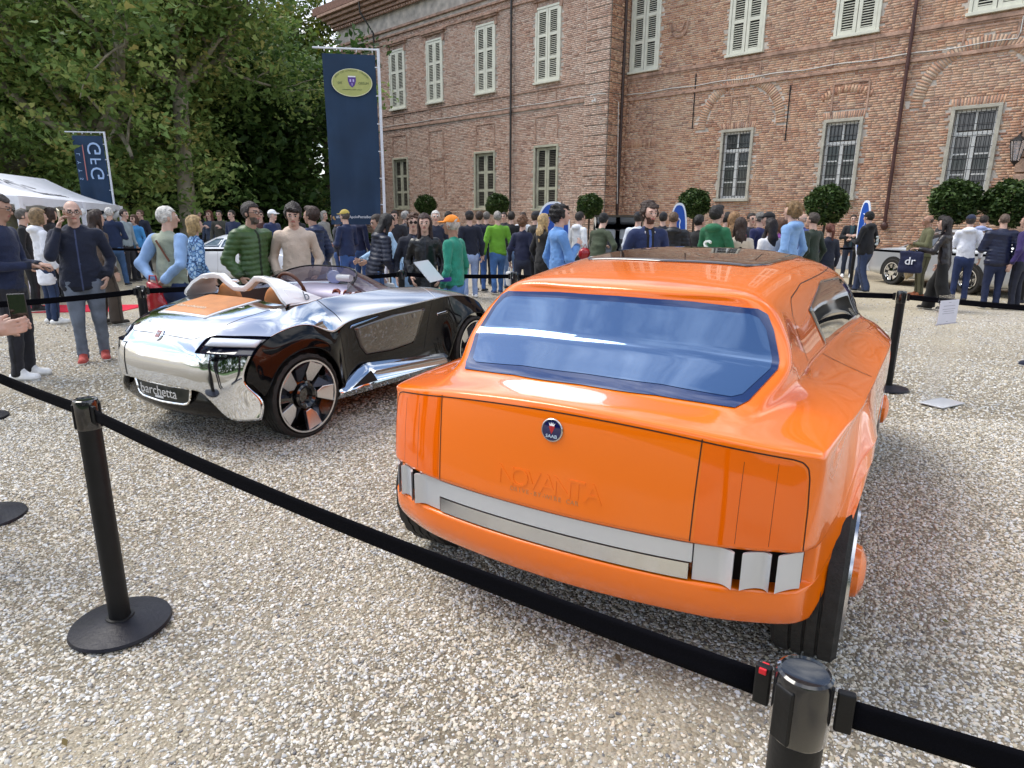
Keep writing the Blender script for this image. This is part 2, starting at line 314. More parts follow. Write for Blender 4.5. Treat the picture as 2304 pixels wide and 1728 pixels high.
# local frame of the empty: +x = BE, +y = -BN (into the wall), so a point is (s, -n, z)
def brick_material(name, cols, mortar):
    m = bpy.data.materials.new(name); m.use_nodes = True; t = m.node_tree; b = t.nodes['Principled BSDF']; N = t.nodes.new; L = t.links.new
    b.inputs['Roughness'].default_value = .9; b.inputs['Specular IOR Level'].default_value = .25
    at_ = N('ShaderNodeAttribute'); at_.attribute_name = 'tint'; r = N('ShaderNodeValToRGB'); cr = r.color_ramp
    cr.elements[0].color = (*cols[0], 1); cr.elements[1].color = (*cols[-1], 1)
    for i in range(1, len(cols)-1): e = cr.elements.new(i/(len(cols)-1)); e.color = (*cols[i], 1)
    L(at_.outputs['Fac'], r.inputs[0])
    tc = N('ShaderNodeTexCoord'); n = N('ShaderNodeTexNoise'); n.inputs['Scale'].default_value = .45; n.inputs['Detail'].default_value = 8; n.inputs['Roughness'].default_value = .65; L(tc.outputs['Object'], n.inputs['Vector'])
    mr = N('ShaderNodeMapRange'); mr.inputs[1].default_value = .46; mr.inputs[2].default_value = .75; mr.inputs[4].default_value = .42; L(n.outputs['Fac'], mr.inputs[0])
    mx = N('ShaderNodeMix'); mx.data_type = 'RGBA'; mx.inputs[7].default_value = (*mortar, 1); L(mr.outputs[0], mx.inputs[0]); L(r.outputs[0], mx.inputs[6])
    n2 = N('ShaderNodeTexNoise'); n2.inputs['Scale'].default_value = 30; n2.inputs['Detail'].default_value = 4; L(tc.outputs['Object'], n2.inputs['Vector'])
    hv = N('ShaderNodeHueSaturation'); m2 = N('ShaderNodeMapRange'); m2.inputs[3].default_value = .6; m2.inputs[4].default_value = 1.4; L(n2.outputs['Fac'], m2.inputs[0]); L(m2.outputs[0], hv.inputs['Value'])
    L(mx.outputs[2], hv.inputs['Color']); L(hv.outputs[0], b.inputs['Base Color'])
    bp = N('ShaderNodeBump'); bp.inputs['Strength'].default_value = .5; bp.inputs['Distance'].default_value = .01; L(n2.outputs['Fac'], bp.inputs['Height']); L(bp.outputs[0], b.inputs['Normal'])
    return m
BR_R = brick_material('brick_right', [(.25,.135,.095),(.37,.19,.125),(.50,.275,.18),(.55,.325,.21),(.58,.375,.25),(.57,.42,.30)], (.50,.42,.35))
BR_L = brick_material('brick_left', [(.27,.17,.135),(.40,.24,.18),(.52,.335,.255),(.57,.385,.30),(.60,.445,.365),(.60,.49,.41)], (.55,.48,.42))
MORT = M('mortar', (.52,.46,.40), .95, var=.3, vscale=2.5, bump=.4, bscale=40)
CREAM = M('cream_paint', 'd9d8c8', .6, var=.07, vscale=4, bump=.1); CREAM2 = M('weathered_cream_paint', 'b5b4a0', .7, var=.16, vscale=5, bump=.15)
GREYL = M('grey_louvre', '6b675c', .75, var=.2, vscale=9); DARKIN = M('dark_interior', (.012,.012,.014), .8); WHITEF = M('white_frame', 'e6e6e2', .5, var=.04)
STONE = M('window_stone', 'b3aea0', .85, var=.15, vscale=5, bump=.2); IRON = M('wrought_iron', (.02,.02,.022), .5, metal=.4); COPPER = M('brown_pipe', '4a2b26', .5, var=.25, vscale=3)
DPIPE = M('dark_pipe', '33302f', .5, var=.2); PANE = M('window_pane', (.02,.025,.03), .06, spec=.8); CABLE = M('white_cable', 'd5d5d2', .5)
LP = 1.15                                     # the left wing stands this far forward
def rectwall(name, s0, s1, z0, z1, n, holes, mat):
    """flat wall skin with rectangular openings; jambs go 0.3 m deep"""
    S = sorted({s0, s1, *[h[0] for h in holes], *[h[1] for h in holes]}); Z = sorted({z0, z1, *[h[2] for h in holes], *[h[3] for h in holes]}); mb = MB()
    for a, b in zip(S, S[1:]):
        for c, d in zip(Z, Z[1:]):
            ms, mz = (a+b)/2, (c+d)/2
            if any(h[0] < ms < h[1] and h[2] < mz < h[3] for h in holes): continue
            mb.add([(a,-n,c),(b,-n,c),(b,-n,d),(a,-n,d)], [(0,1,2,3)])
    for h in holes:
        a, b, c, d = h[:4]; k = .3
        mb.add([(a,-n,c),(a,-n,d),(a,-n+k,d),(a,-n+k,c)], [(0,1,2,3)]).add([(b,-n,c),(b,-n+k,c),(b,-n+k,d),(b,-n,d)], [(0,1,2,3)])
        mb.add([(a,-n,c),(a,-n+k,c),(b,-n+k,c),(b,-n,c)], [(0,1,2,3)]).add([(a,-n,d),(b,-n,d),(b,-n+k,d),(a,-n+k,d)], [(0,1,2,3)])
        mb.add([(a,-n+k,c),(a,-n+k,d),(b,-n+k,d),(b,-n+k,c)], [(0,1,2,3)])
    return mb.build(name, mat, palace)
WR = [(-5.4,-4.33,2.36,4.74), (-1.69,-.64,2.36,4.76), (2.0,3.06,2.36,4.8), (-9.75,-8.55,7.4,10.25), (-5.46,-4.27,7.4,10.25), (-1.72,-.53,7.4,10.25), (2.0,3.18,7.4,10.25)]
WL = [(-25.0,-23.75,2.05,4.68), (-18.05,-16.73,2.02,4.62), (-13.98,-12.7,2.0,4.65), (-25.0,-23.75,7.35,10.22), (-21.7,-20.56,7.35,10.2), (-17.9,-16.7,7.37,10.24), (-13.98,-12.7,7.37,10.24)]
rectwall('wall', -10.4, 9.5, 0, 13.5, 0., WR, MORT); rectwall('wall', -30.2, -10.0, 0, 13.5, LP, WL, MORT)
MB().add([(-10.0,-LP,0),(-10.0,.4,0),(-10.0,.4,13.5),(-10.0,-LP,13.5)], [(0,1,2,3)]).build('wall', MORT, palace); MB().add([(-30.2,-LP,0),(-30.2,-LP,13.5),(-30.2,9,13.5),(-30.2,9,0)], [(0,1,2,3)]).build('wall', MORT, palace)
BV = np.array([[a, b, c] for a in (-.5,.5) for b in (0, 1.) for c in (-.5,.5)])     # unit brick: back at y=0 .. front at y=-1
def bricks(cells, name, mat, kind='stuff'):
    """cells: list (s, z, len, high, nbase, depth, tint, angle) joined into one mesh"""
    A = np.array(cells); n = len(A); F0 = np.array([(0,4,5,1),(0,1,3,2),(4,6,7,5),(1,5,7,3),(0,2,6,4)])   # front, sides, top, bottom
    V = np.empty((n, 8, 3)); ca, sa = np.cos(A[:,7]), np.sin(A[:,7])
    for k, (a, b, c) in enumerate(BV):
        # b=0 is the front here
        x = a*A[:,2]; z = c*A[:,3]; V[:, k, 0] = A[:,0]+x*ca-z*sa; V[:, k, 2] = A[:,1]+x*sa+z*ca; V[:, k, 1] = -A[:,4]-np.where(b == 0, A[:,5], -.01)
    F = (F0[None]+8*np.arange(n)[:, None, None]).reshape(-1, 4); me = mesh_np(name, V.reshape(-1, 3), F, mat)
    at_ = me.attributes.new('tint', 'FLOAT', 'FACE'); at_.data.foreach_set('value', np.repeat(A[:,6], 5).astype(np.float32))
    o = bpy.data.objects.new(name, me); link(o, palace); 
    if kind: o['kind'] = kind
    return o
ARCH = [(-4.83, 4.95, 1.36, .34), (2.5, 5.0, 1.40, .36)]
def lay(s0, s1, z0, z1, n, holes, rr, skip=None, ch=.0735, bl=.262, dark=0.):
    cells = []; row = 0; z = z0
    while z < z1:
        s = s0-(bl*.5 if row % 2 else 0)+rr.uniform(-.03, .03)
        while s < s1:
            l = bl*(rr.uniform(.42, .55) if rr.random() < .3 else rr.uniform(.92, 1.08)); a, b = max(s, s0), min(s+l, s1); c = (a+b)/2; zc = z+ch/2
            if b-a > .04 and not any(h[0]-.02 < b and a < h[1]+.02 and h[2]-.02 < zc < h[3]+.02 for h in holes) and not (skip and skip(c, zc)):
                cells.append((c, zc+rr.normal(0, .002), b-a-.014, ch-.016+rr.normal(0, .003), n, .006+abs(rr.normal(0, .005)), np.clip(rr.beta(2.2, 2.0)-dark, 0, 1), rr.normal(0, .006)))
            s += l
        z += ch; row += 1
    return cells
def in_arch(c, z): return any(abs(math.hypot(c-a, z-b)-(r+w/2)) < w/2+.02 and z > b-.1 for a, b, r, w in ARCH)
def in_flat(c, z, W): return any(h[0]-.12 < c < h[1]+.12 and h[3] < z < h[3]+.33 for h in W)
COURSES_R = [(6.28, 6.40), (7.12, 7.26), (10.35, 10.5)]
rr = np.random.default_rng(11); cr_ = lay(-10.3, 9.4, .05, 11.2, 0., WR, rr, lambda c, z: in_arch(c, z) or in_flat(c, z, WR[:3]) or any(a < z < b for a, b in COURSES_R))
arch_cells = []
for (a, b, r, wd) in ARCH:
    k = int(math.pi*(r+.1)/.082)
    for q in range(k+1):
        t = math.pi*q/k; arch_cells.append((a+math.cos(t)*(r+wd/2), b+math.sin(t)*(r+wd/2), wd-.02, .06, 0., .02+abs(rr.normal(0,.006)), np.clip(rr.beta(2, 1.8)+.1, 0, 1), t))
for h in WR[:3]+[(-9.75,-8.55,4.2,4.45)]:
    k = int((h[1]-h[0]+.2)/.075)
    for q in range(k+1):
        f = q/k-.5; arch_cells.append(((h[0]+h[1])/2+f*(h[1]-h[0]+.2), h[3]+.165, .31, .055, 0., .014, np.clip(rr.beta(2, 2)-.1, 0, 1), math.pi/2-f*.25))
for q in range(16):
    f = q/15-.5; arch_cells.append((-1.16+f*1.5, 5.55+.22*(1-4*f*f), .22, .07, 0., .016, rr.beta(2, 2), math.pi/2-f*.7))
bricks(arch_cells, 'arch_bricks', BR_R)
# the largest bricks in view are objects of their own, the rest one mesh
cr_.sort(key=lambda c: (c[0]-4.6)**2+((c[1]-2.6)*1.2)**2 if c[0] < 4.75 else 1e6); near, rest = cr_[:300], cr_[300:]
bricks(rest, 'brickwork', BR_R)
_bm = {}
for c in near:
    key = (round(c[2]*14)/14 > .2, int(c[6]*5))
    if key not in _bm:
        t_ = bricks([(0, 0, .246 if key[0] else .115, .058, 0., .011, key[1]/5+.1, 0)], 'brick', BR_R, None); _bm[key] = t_.data; bpy.data.objects.remove(t_)
    o = bpy.data.objects.new('brick', _bm[key]); o.location = (c[0], -c[4]-rr.uniform(-.002,.004), c[1]); o.rotation_euler = (0, -c[7], 0); link(o, palace)
cl_ = lay(-30.1, -11.15, .05, 11.0, LP, WL, np.random.default_rng(12), lambda c, z: any(a < z < b for a, b in [(6.26,6.40),(7.0,7.1)]))
bricks(cl_, 'brickwork', BR_L)
# rusticated corner: bands with a recessed joint between them, each band a block of brick courses
QU = M('corner_band', (.42,.28,.21), .9, var=.35, vscale=6, bump=.5, bscale=30)
z = .1; qcells = []; rcells = []; rq = np.random.default_rng(5)
while z < 13:
    hgt = .40; o = MB().box((-10.555, -LP-.02, z+hgt/2), (1.19, .16, hgt-.045)).build('corner_band', MORT, palace)
    r2 = MB().box((-9.975, -LP/2+.09, z+hgt/2), (.16, LP-.02, hgt-.045)).build('corner_band', MORT, palace)
    for k in range(5):
        zz = z+.03+k*.0735
        qcells += [c for c in lay(-11.14, -9.92, zz, zz+.07, LP+.10, [], rq)]
    z += hgt
bricks(qcells, 'brickwork', BR_L)
# the return's brickwork (same layout on the plane x = -9.895)
rc_ = []
z = .13
while z < 13:
    for k in range(5):
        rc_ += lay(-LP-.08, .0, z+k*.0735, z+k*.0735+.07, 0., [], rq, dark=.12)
    z += .40
A = bricks(rc_, 'brickwork', BR_R); A.rotation_euler = (0, 0, math.pi/2); A.location = (-9.893, 0, 0)
# string courses and cornice
def course(name, s0, s1, z, h, n, d, mat): return MB().box(((s0+s1)/2, -n-d/2, z), (s1-s0, d, h)).build(name, mat, palace, bevel=.012)
STR = M('moulded_brick', (.40,.255,.19), .9, var=.35, vscale=5, bump=.5, bscale=25)
for z, h, d in ((6.34,.10,.06),(7.19,.12,.07),(7.10,.05,.04),(10.42,.13,.08)): course('string_course', -10.3, 9.4, z, h, 0., d, STR)
for z, h, d in ((6.33,.10,.06),(7.05,.07,.05),(10.72,.09,.07),(11.05,.10,.10)): course('string_course', -30.2, -11.16, z, h, LP, d, STR)
for k, (z, h, d) in enumerate(((11.35,.12,.12),(12.3,.10,.16),(12.42,.14,.30),(12.6,.18,.46),(12.78,.16,.66),(12.95,.14,.86))): course('cornice', -30.2-d, -9.9, z, h, LP, d, STR)
for k, (z, h, d) in enumerate(((12.3,.10,.16),(12.5,.2,.4),(12.8,.2,.8))): course('cornice', -9.7, 9.4, z, h, 0., d, STR)
MB().box((-20.3, 3.7, 13.25), (22.5, 11.4, .4)).box((.2, 4.6, 13.25), (19.3, 11.0, .38)).build('roof', M('roof_tile', (.20,.10,.07), .8, var=.3), palace)
mb = MB()
for s in np.arange(-30.2, -10, .22): mb.box((s, -LP-.22, 12.22), (.11, .14, .1))
mb.build('dentils', STR, palace)['kind'] = 'stuff'
# shallow sunk panels on the left wing (frames of moulded brick) and over the lower windows
def frame_panel(s0, s1, z0, z1, n, d=.035, wd=.05, mat=STR):
    mb = MB(); mb.box(((s0+s1)/2, -n-d/2, z1), (s1-s0, d, wd)).box((s0, -n-d/2, (z0+z1)/2), (wd, d, z1-z0-wd)).box((s1, -n-d/2, (z0+z1)/2), (wd, d, z1-z0-wd)); return mb.build('sunk_panel', mat, palace)
for (a, b) in ((-25.0,-23.75),(-21.7,-20.56),(-17.95,-16.7),(-13.98,-12.7)): frame_panel(a-.02, b+.02, 5.0, 5.95, LP); frame_panel(a+.1, b-.1, 6.5, 6.95, LP)
frame_panel(-21.7,-20.5,2.4,4.5,LP,.03)
for (a, b) in ((-9.7,-8.6),(-5.2,-4.5),(-1.6,-.5)): frame_panel(a, b, 5.0, 5.95, 0., .03)
for (a, b) in ((-9.8,-8.5),(-5.5,-4.2),(-1.75,-.5),(1.9,3.2)): frame_panel(a, b, 6.5, 7.0, 0., .03)
for (a, b) in ((-10.2,-8.2),(-3.0,.9),(-15.3,-12.0),(-19.8,-18.2)): pass
for h in WL[3:]: # moulded hoods above the upper windows of the left wing
    c = (h[0]+h[1])/2; MB().box((c, -LP-.09, h[3]+.42), (1.9, .18, .09)).box((c, -LP-.06, h[3]+.33), (1.7, .12, .08)).box((c-.72, -LP-.03, h[3]+.1), (.16, .06, .36)).box((c+.72, -LP-.03, h[3]+.1), (.16, .06, .36)).build('window_hood', STR, palace, bevel=.012)
# niche oval on the right wing
MB().tube([(-7.6+.36*math.cos(t), -.02, 8.85+.5*math.sin(t)) for t in np.linspace(math.pi, 2*math.pi, 14)], .05, 6).tube([(-7.6+.2*math.cos(t), -.02, 8.85+.3*math.sin(t)) for t in np.linspace(math.pi, 2*math.pi, 14)], .035, 6).build('oval_moulding', STR, palace)
# ---- windows
def louvre_window(s0, s1, z0, z1, n, mat, slatmat, split, deep=.06, tilt=.6):
    c = (s0+s1)/2; w = s1-s0; h = z1-z0; win = MB()
    win.box((c, -n+.02, z1+.045), (w+.18, .14, .09)).box((c, -n+.0, z0-.05), (w+.26, .26, .09)).box((s0-.045, -n+.02, (z0+z1)/2), (.09, .14, h)).box((s1+.045, -n+.02, (z0+z1)/2), (.09, .14, h))
    wo = win.build('window', mat, palace, bevel=.008)
    for sg in (-1, 1):
        a = c if sg > 0 else s0; b = s1 if sg > 0 else c; a += .012; b -= .012; lf = MB(); y = -n-.005 if deep < .1 else -n+.1
        lf.box((a+.055, y, (z0+z1)/2), (.11, .05, h-.02)).box((b-.055, y, (z0+z1)/2), (.11, .05, h-.02))
        zs = [z0+.01+q*(h-.02) for q in split]
        for q in zs: lf.box(((a+b)/2, y, min(max(q, z0+.07), z1-.07)), (b-a-.225, .048, .12))
        rot = [[1,0,0],[0,math.cos(tilt),-math.sin(tilt)],[0,math.sin(tilt),math.cos(tilt)]]
        for q0, q1 in zip(zs, zs[1:]):
            for zz in np.arange(max(q0, z0+.07)+.10, min(q1, z1-.07)-.07, .075): lf.box(((a+b)/2, y+.005, zz), (b-a-.225, .055, .012), 1, rot)
        lf.box(((a+b)/2, y+.07, (z0+z1)/2), (b-a-.02, .01, h-.04), 2)
        lf.build('shutter', [mat, slatmat, DARKIN], wo)
    return wo
for h in WR[3:]: louvre_window(*h, 0., CREAM, CREAM, (0, .37, .70, 1))
for h in WL[3:]: louvre_window(*h, LP, CREAM, CREAM, (0, .32, .64, 1))
for i, h in enumerate(WL[:3]): louvre_window(*h, LP, CREAM2, GREYL, (0, .33, .66, 1), .2, .5)
def grille_window(s0, s1, z0, z1, curtain):
    c = (s0+s1)/2; w = s1-s0; h = z1-z0; wo = MB()
    wo.box((c, -.01, z1+.05), (w+.2, .1, .1)).box((s0-.05, -.01, (z0+z1)/2), (.1, .1, h)).box((s1+.05, -.01, (z0+z1)/2), (.1, .1, h)).box((c, -.04, z0-.05), (w+.3, .2, .1))
    wo = wo.build('window', STONE, palace, bevel=.01); y = .14; fr = MB(); zt = z0+h*.72
    for x in (s0+.04, s1-.04): fr.box((x, y, (z0+z1)/2), (.08, .07, h))
    fr.box((c, y, (z0+zt)/2), (.13, .07, zt-z0-.1)).box((c, y, z0+.05), (w-.16, .07, .1)).box((c, y, z1-.04), (w-.16, .07, .08)).box((c, y, zt), (w-.16, .08, .13)).box((c, y, (zt+z1)/2+.01), (.06, .065, z1-zt-.2))
    for q in (.35, .68):
        for sg in (-1, 1): fr.box((c+sg*w*.265, y, z0+(zt-z0)*q), (w*.5-.17, .06, .045))
    fr.build('frame', WHITEF, wo)
    for sg in (-1, 1):
        for q0, q1 in ((.03, .35), (.35, .68), (.68, .97)): MB().box((c+sg*w*.265, y+.02, z0+(zt-z0)*(q0+q1)/2), (w*.5-.16, .008, (zt-z0)*(q1-q0)-.04)).build('pane', PANE, wo)
        MB().box((c+sg*w*.24, y+.02, (zt+z1)/2+.01), (w*.46-.08, .008, z1-zt-.2)).build('pane', PANE, wo)
    g = MB()
    for x in np.linspace(s0+.05, s1-.05, 9): g.tube([(x, -.04, z0+.02), (x, -.04, z1-.02)], .009, 5)
    for zz in np.linspace(z0+.1, z1-.1, 8): g.tube([(s0-.03, -.045, zz), (s1+.03, -.045, zz)], .009, 5)
    g.build('grille', IRON, wo)
for i, h in enumerate(WR[:3]): grille_window(*h, i)
# pipes, cables, fittings
def pipe(name, pts, r, mat): return MB().tube(pts, r, 10).build(name, mat, palace, True)
def downpipe(s, n, z1, mat, r=.055, foot=True):
    o = pipe('downpipe', [(s, -n-.1, z1), (s, -n-.1, 1.5)] if foot else [(s, -n-.1, z1), (s, -n-.1, .2)], r, mat); mb = MB()
    for zz in np.arange(2, z1, 2.1): mb.lathe([(r+.012, zz-.03), (r+.012, zz+.03)], 12, c=(s, -n-.1, 0))
    mb.build('pipe_collar', mat, o, True)
    return o
downpipe(.54, 0., 12.3, COPPER); MB().lathe([(.02,-.14),(.09,-.08),(.115,0),(.09,.08),(.02,.14)], 12, c=(.54,-.1,1.45)).build('pipe_foot', COPPER, palace, True)
downpipe(-9.84, .32, 12.3, M('corner_pipe', '3a2823', .45, var=.2), .06); MB().box((-9.84, -.42, 1.2), (.2, .2, .7)).build('pipe_box', COPPER, palace)
downpipe(-15.5, LP, 12.2, DPIPE, .05, False)
pipe('downpipe', [(-26.6,-LP-.8,13.0),(-26.6,-LP-.75,12.4),(-26.3,-LP-.15,11.4),(-26.3,-LP-.1,7.8)], .05, DPIPE)
rk = np.random.default_rng(2)
pipe('cable', [(s, -.03, 6.54+.02*math.sin(s*3)) for s in np.linspace(-10.2, 3.2, 40)]+[(3.25,-.03,6.7),(3.25,-.03,7.1)], .014, CABLE)
pipe('cable', [(s, -LP-.03, 6.5+.015*math.sin(s*2)) for s in np.linspace(-26, -11.3, 40)]+[(-10.4,-LP-.14,6.5),(-10.0,-LP-.16,6.45),(-9.82,-.7,6.2),(-9.8,-.5,2.2)], .013, CABLE)
sc_ = MB(); sc_.lathe([(.045,-.1),(.05,-.08),(.05,.1),(.03,.1)], 12, axis='y', c=(-10.55,-LP-.24,6.22)).box((-10.55,-LP-.14,6.28),(.06,.1,.12)); sc_.build('security_camera', CABLE, palace, True)
for s, z0_, z1_ in ((-6.75, 5.0, 6.95), (-3.05, 4.3, 6.1)): pipe('iron_tie', [(s, -.02, z0_), (s, -.02, z1_)], .02, IRON)
PL = M('plinth_stone', 'b9bcc2', .8, var=.12, vscale=2, bump=.2)
for q in range(14): MB().box((-9.6+q*1.42, -.06, .22), (1.40, .13, .44)).build('plinth_stone', PL, palace, bevel=.01)
for q in range(14): MB().box((-29.4+q*1.4, -LP-.06, .22), (1.38, .13, .44)).build('plinth_stone', PL, palace, bevel=.01)
# rusticated pilaster at the far right of the frame
z = .5
while z < 11: MB().box((4.35, -.05, z+.2), (1.3, .12, .36)).build('pilaster_band', QU, palace, bevel=.008); z += .41
def lantern():
    t = tuple(BP0+BE*3.72+BN*.35+np.array([0,0,3.55])); e = empty('wall_lantern', t, 45, 'black iron wall lantern on the pilaster at the right edge', 'lantern')
    MB().tube([(0,.42,.35),(0,.2,.5),(0,0,.42)], .015, 6).tube([(0,.42,.1),(0,.25,.2),(0,.2,.5)], .012, 6).build('bracket', IRON, e)
    MB().lathe([(.03,.42),(.05,.38),(.20,.28),(.21,.26),(.02,.25)], 6).lathe([(.06,-.34),(.10,-.30),(.11,-.28),(.02,-.27)], 6).lathe([(.012,-.42),(.03,-.37),(.06,-.34)], 6).build('cap', IRON, e)
    g = MB()
    for k in range(6): t_ = 2*math.pi*k/6; g.tube([(.19*math.cos(t_), .19*math.sin(t_), .26), (.10*math.cos(t_), .10*math.sin(t_), -.28)], .01, 5)
    g.build('frame', IRON, e); MB().lathe([(.18,.25),(.095,-.27)], 6, cap=False).build('glass', M('lantern_glass', (.75,.8,.85), .15, trans=.6, alpha=.6), e)
lantern()
# ---------------------------------------------------------------- trees
def leaf_material(name, cols, trans=.35):
    m = bpy.data.materials.new(name); m.use_nodes = True; t = m.node_tree; t.nodes.clear(); N = t.nodes.new; L = t.links.new
    o = N('ShaderNodeOutputMaterial'); b = N('ShaderNodeBsdfPrincipled'); tr = N('ShaderNodeBsdfTranslucent'); mx = N('ShaderNodeMixShader'); mx.inputs[0].default_value = trans
    a = N('ShaderNodeAttribute'); a.attribute_name = 'tint'; r = N('ShaderNodeValToRGB'); cr = r.color_ramp; cr.elements[0].color = (*cols[0], 1); cr.elements[1].color = (*cols[-1], 1)
    for i in range(1, len(cols)-1): e = cr.elements.new(i/(len(cols)-1)); e.color = (*cols[i], 1)
    b.inputs['Roughness'].default_value = .5; b.inputs['Specular IOR Level'].default_value = .3
    L(a.outputs['Fac'], r.inputs[0]); L(r.outputs[0], b.inputs['Base Color']); L(r.outputs[0], tr.inputs['Color']); L(b.outputs[0], mx.inputs[1]); L(tr.outputs[0], mx.inputs[2]); L(mx.outputs[0], o.inputs[0]); return m
def leaves(name, C, size, mat, parent, seed=0, tint=None, star=False, jitter=.35):
    """one small folded leaf per centre; star: five-pointed plane leaf"""
    r = np.random.default_rng(seed); n = len(C); C = np.asarray(C, float)
    u = r.normal(size=(n,3)); u[:,2] *= .6; u /= np.linalg.norm(u, axis=1)[:, None]; w = r.normal(size=(n,3)); w[:,2] = np.abs(w[:,2])+.5; w -= (w*u).sum(1)[:, None]*u; w /= np.linalg.norm(w, axis=1)[:, None]; v = np.cross(w, u)
    s = size*(1+jitter*r.normal(size=n)).clip(.45, 1.9); 
    if star: pts = [(-.5,0,0),(-.28,.42,.05),(-.02,.22,0),(.12,.55,.08),(.22,.2,.0),(.62,0,-.1),(.22,-.2,.0),(.12,-.55,.08),(-.02,-.22,0),(-.28,-.42,.05)]; fc = [(0,1,2,4),(2,3,4,4),(0,4,5,6),(0,6,8,9),(8,6,7,7)]; fc = [(0,1,2,4),(0,4,5,6),(0,6,8,9)]
    else: pts = [(-.5,0,0),(0,.3,.1),(.55,0,-.06),(0,-.3,.1)]; fc = [(0,3,2,1)]
    k = len(pts); V = np.empty((n, k, 3))
    for q, (a, b, c) in enumerate(pts): V[:, q] = C+s[:, None]*(a*u+b*v+c*w)
    F = (np.array(fc)[None]+k*np.arange(n)[:, None, None]).reshape(-1, 4); me = mesh_np(name, V.reshape(-1,3), F, mat)
    t = r.random(n) if tint is None else np.clip(tint+r.normal(0, .12, n), 0, 1)
    at_ = me.attributes.new('tint', 'FLOAT', 'FACE'); at_.data.foreach_set('value', np.repeat(t, len(fc)).astype(np.float32)[:len(me.polygons)])
    o = bpy.data.objects.new(name, me); return link(o, parent)
def bark_material(name, a, b, c):
    m = M(name, a, .9, col2=b, vscale=2.2, bump=.5, bscale=14, detail=9); return m
PLANE_BARK = bark_material('plane_bark', (.16,.14,.10), (.42,.38,.29), None); DARK_BARK = M('dark_bark', (.045,.035,.027), .95, var=.5, vscale=5, bump=.8, bscale=16)
LEAF_P = leaf_material('plane_leaf', [(.075,.13,.037),(.15,.24,.066),(.21,.32,.088),(.28,.35,.10),(.40,.34,.11)]); LEAF_D = leaf_material('dark_leaf', [(.022,.05,.014),(.045,.095,.024),(.072,.14,.034),(.11,.18,.044)]); LEAF_Y = leaf_material('yellow_leaf', [(.03,.055,.01),(.07,.11,.018),(.13,.16,.025),(.22,.20,.03)], .5)
def limb(mb, p, d, length, r0, depth, rr, tips, up=.12, spread=.6, n=6):
    pts = [np.array(p, float)]; d = np.array(d, float); d /= np.linalg.norm(d); 
    for k in range(n):
        d = d+rr.normal(0, .13, 3)+np.array([0,0,up*.3]); d /= np.linalg.norm(d); pts.append(pts[-1]+d*length/n)
    rad = [r0*(1-.62*k/n) for k in range(n+1)]; mb.tube(pts, rad, 8 if r0 > .06 else 5, cap=False)
    for q in pts[n//2:]: tips.append((q, depth))
    if depth > 0:
        for k in range(rr.integers(3, 5)):
            i = rr.integers(n//3, n+1); e = d+rr.normal(0, spread, 3)+np.array([0,0,up]); limb(mb, pts[i], e, length*rr.uniform(.5,.75), rad[i]*.68, depth-1, rr, tips, up, spread, n)
def tree(name, pos, label, trunk_h, trunk_r, crown_r, n_leaf, leaf, mat, bark, seed, lean=(0,0), limbs=5, limb_len=5., depth=2, star=False, skirt=0, group='trees beyond the courtyard', upness=.5, zmax=15., cluster=.7):
    e = empty(name, pos, 0, label, 'tree', group); rr = np.random.default_rng(seed); mb = MB(); tips = []
    tp = [np.array([0,0,-.1]), np.array([.02,0,.25]), np.array([lean[0]*.4,lean[1]*.4,trunk_h*.5]), np.array([lean[0],lean[1],trunk_h])]; mb.tube(tp, [trunk_r*1.35, trunk_r*1.05, trunk_r*.92, trunk_r*.8], 12)
    for k in range(limbs):
        a = 2*math.pi*(k+rr.uniform(-.3,.3))/limbs; el = upness+rr.uniform(-.25,.35); limb(mb, tp[3]-np.array([0,0,rr.uniform(0,.5)]), (math.cos(a), math.sin(a), el*1.6), limb_len*rr.uniform(.75,1.15), trunk_r*.55, depth, rr, tips)
    limb(mb, tp[3], (rr.normal(0,.1), rr.normal(0,.1), 1), limb_len*1.2, trunk_r*.7, depth, rr, tips)
    mb.build('trunk', bark, e, True, angle=False)
    T = np.array([t[0] for t in tips]); T = T[T[:,2] < zmax]
    if skirt: # low hanging sprays
        q = T[rr.integers(0, len(T), skirt)].copy(); q[:,2] = rr.uniform(1.6, 5., skirt); q[:,:2] *= rr.uniform(.6, 1.25, (skirt,1)); T = np.vstack([T, q])
    ci = rr.integers(0, len(T), max(30, n_leaf//55)); cen = T[ci]+rr.normal(0, crown_r*.16, (len(ci),3)); tint = rr.random(len(ci))*.75+.1
    li = rr.integers(0, len(cen), n_leaf); off = rr.normal(0, 1, (n_leaf,3)); off /= np.linalg.norm(off, axis=1)[:, None]; off *= (rr.random(n_leaf)**.45*cluster)[:, None]*np.array([1,1,.62]); P = cen[li]+off
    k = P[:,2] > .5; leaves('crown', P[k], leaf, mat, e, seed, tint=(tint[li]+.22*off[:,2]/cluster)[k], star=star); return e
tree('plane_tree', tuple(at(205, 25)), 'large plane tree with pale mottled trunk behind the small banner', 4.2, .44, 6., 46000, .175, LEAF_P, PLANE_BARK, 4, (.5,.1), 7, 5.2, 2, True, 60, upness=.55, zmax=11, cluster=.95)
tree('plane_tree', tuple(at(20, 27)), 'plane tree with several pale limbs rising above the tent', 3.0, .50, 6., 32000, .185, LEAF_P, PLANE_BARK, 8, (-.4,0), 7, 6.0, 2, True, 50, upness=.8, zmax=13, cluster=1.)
tree('plane_tree', tuple(at(420, 26)), 'tall plane tree with a single pale upright stem beside the dark wood', 6.5, .32, 5., 26000, .175, LEAF_P, PLANE_BARK, 21, (.3,0), 6, 4.2, 2, True, 40, upness=.5, zmax=13, cluster=.9)
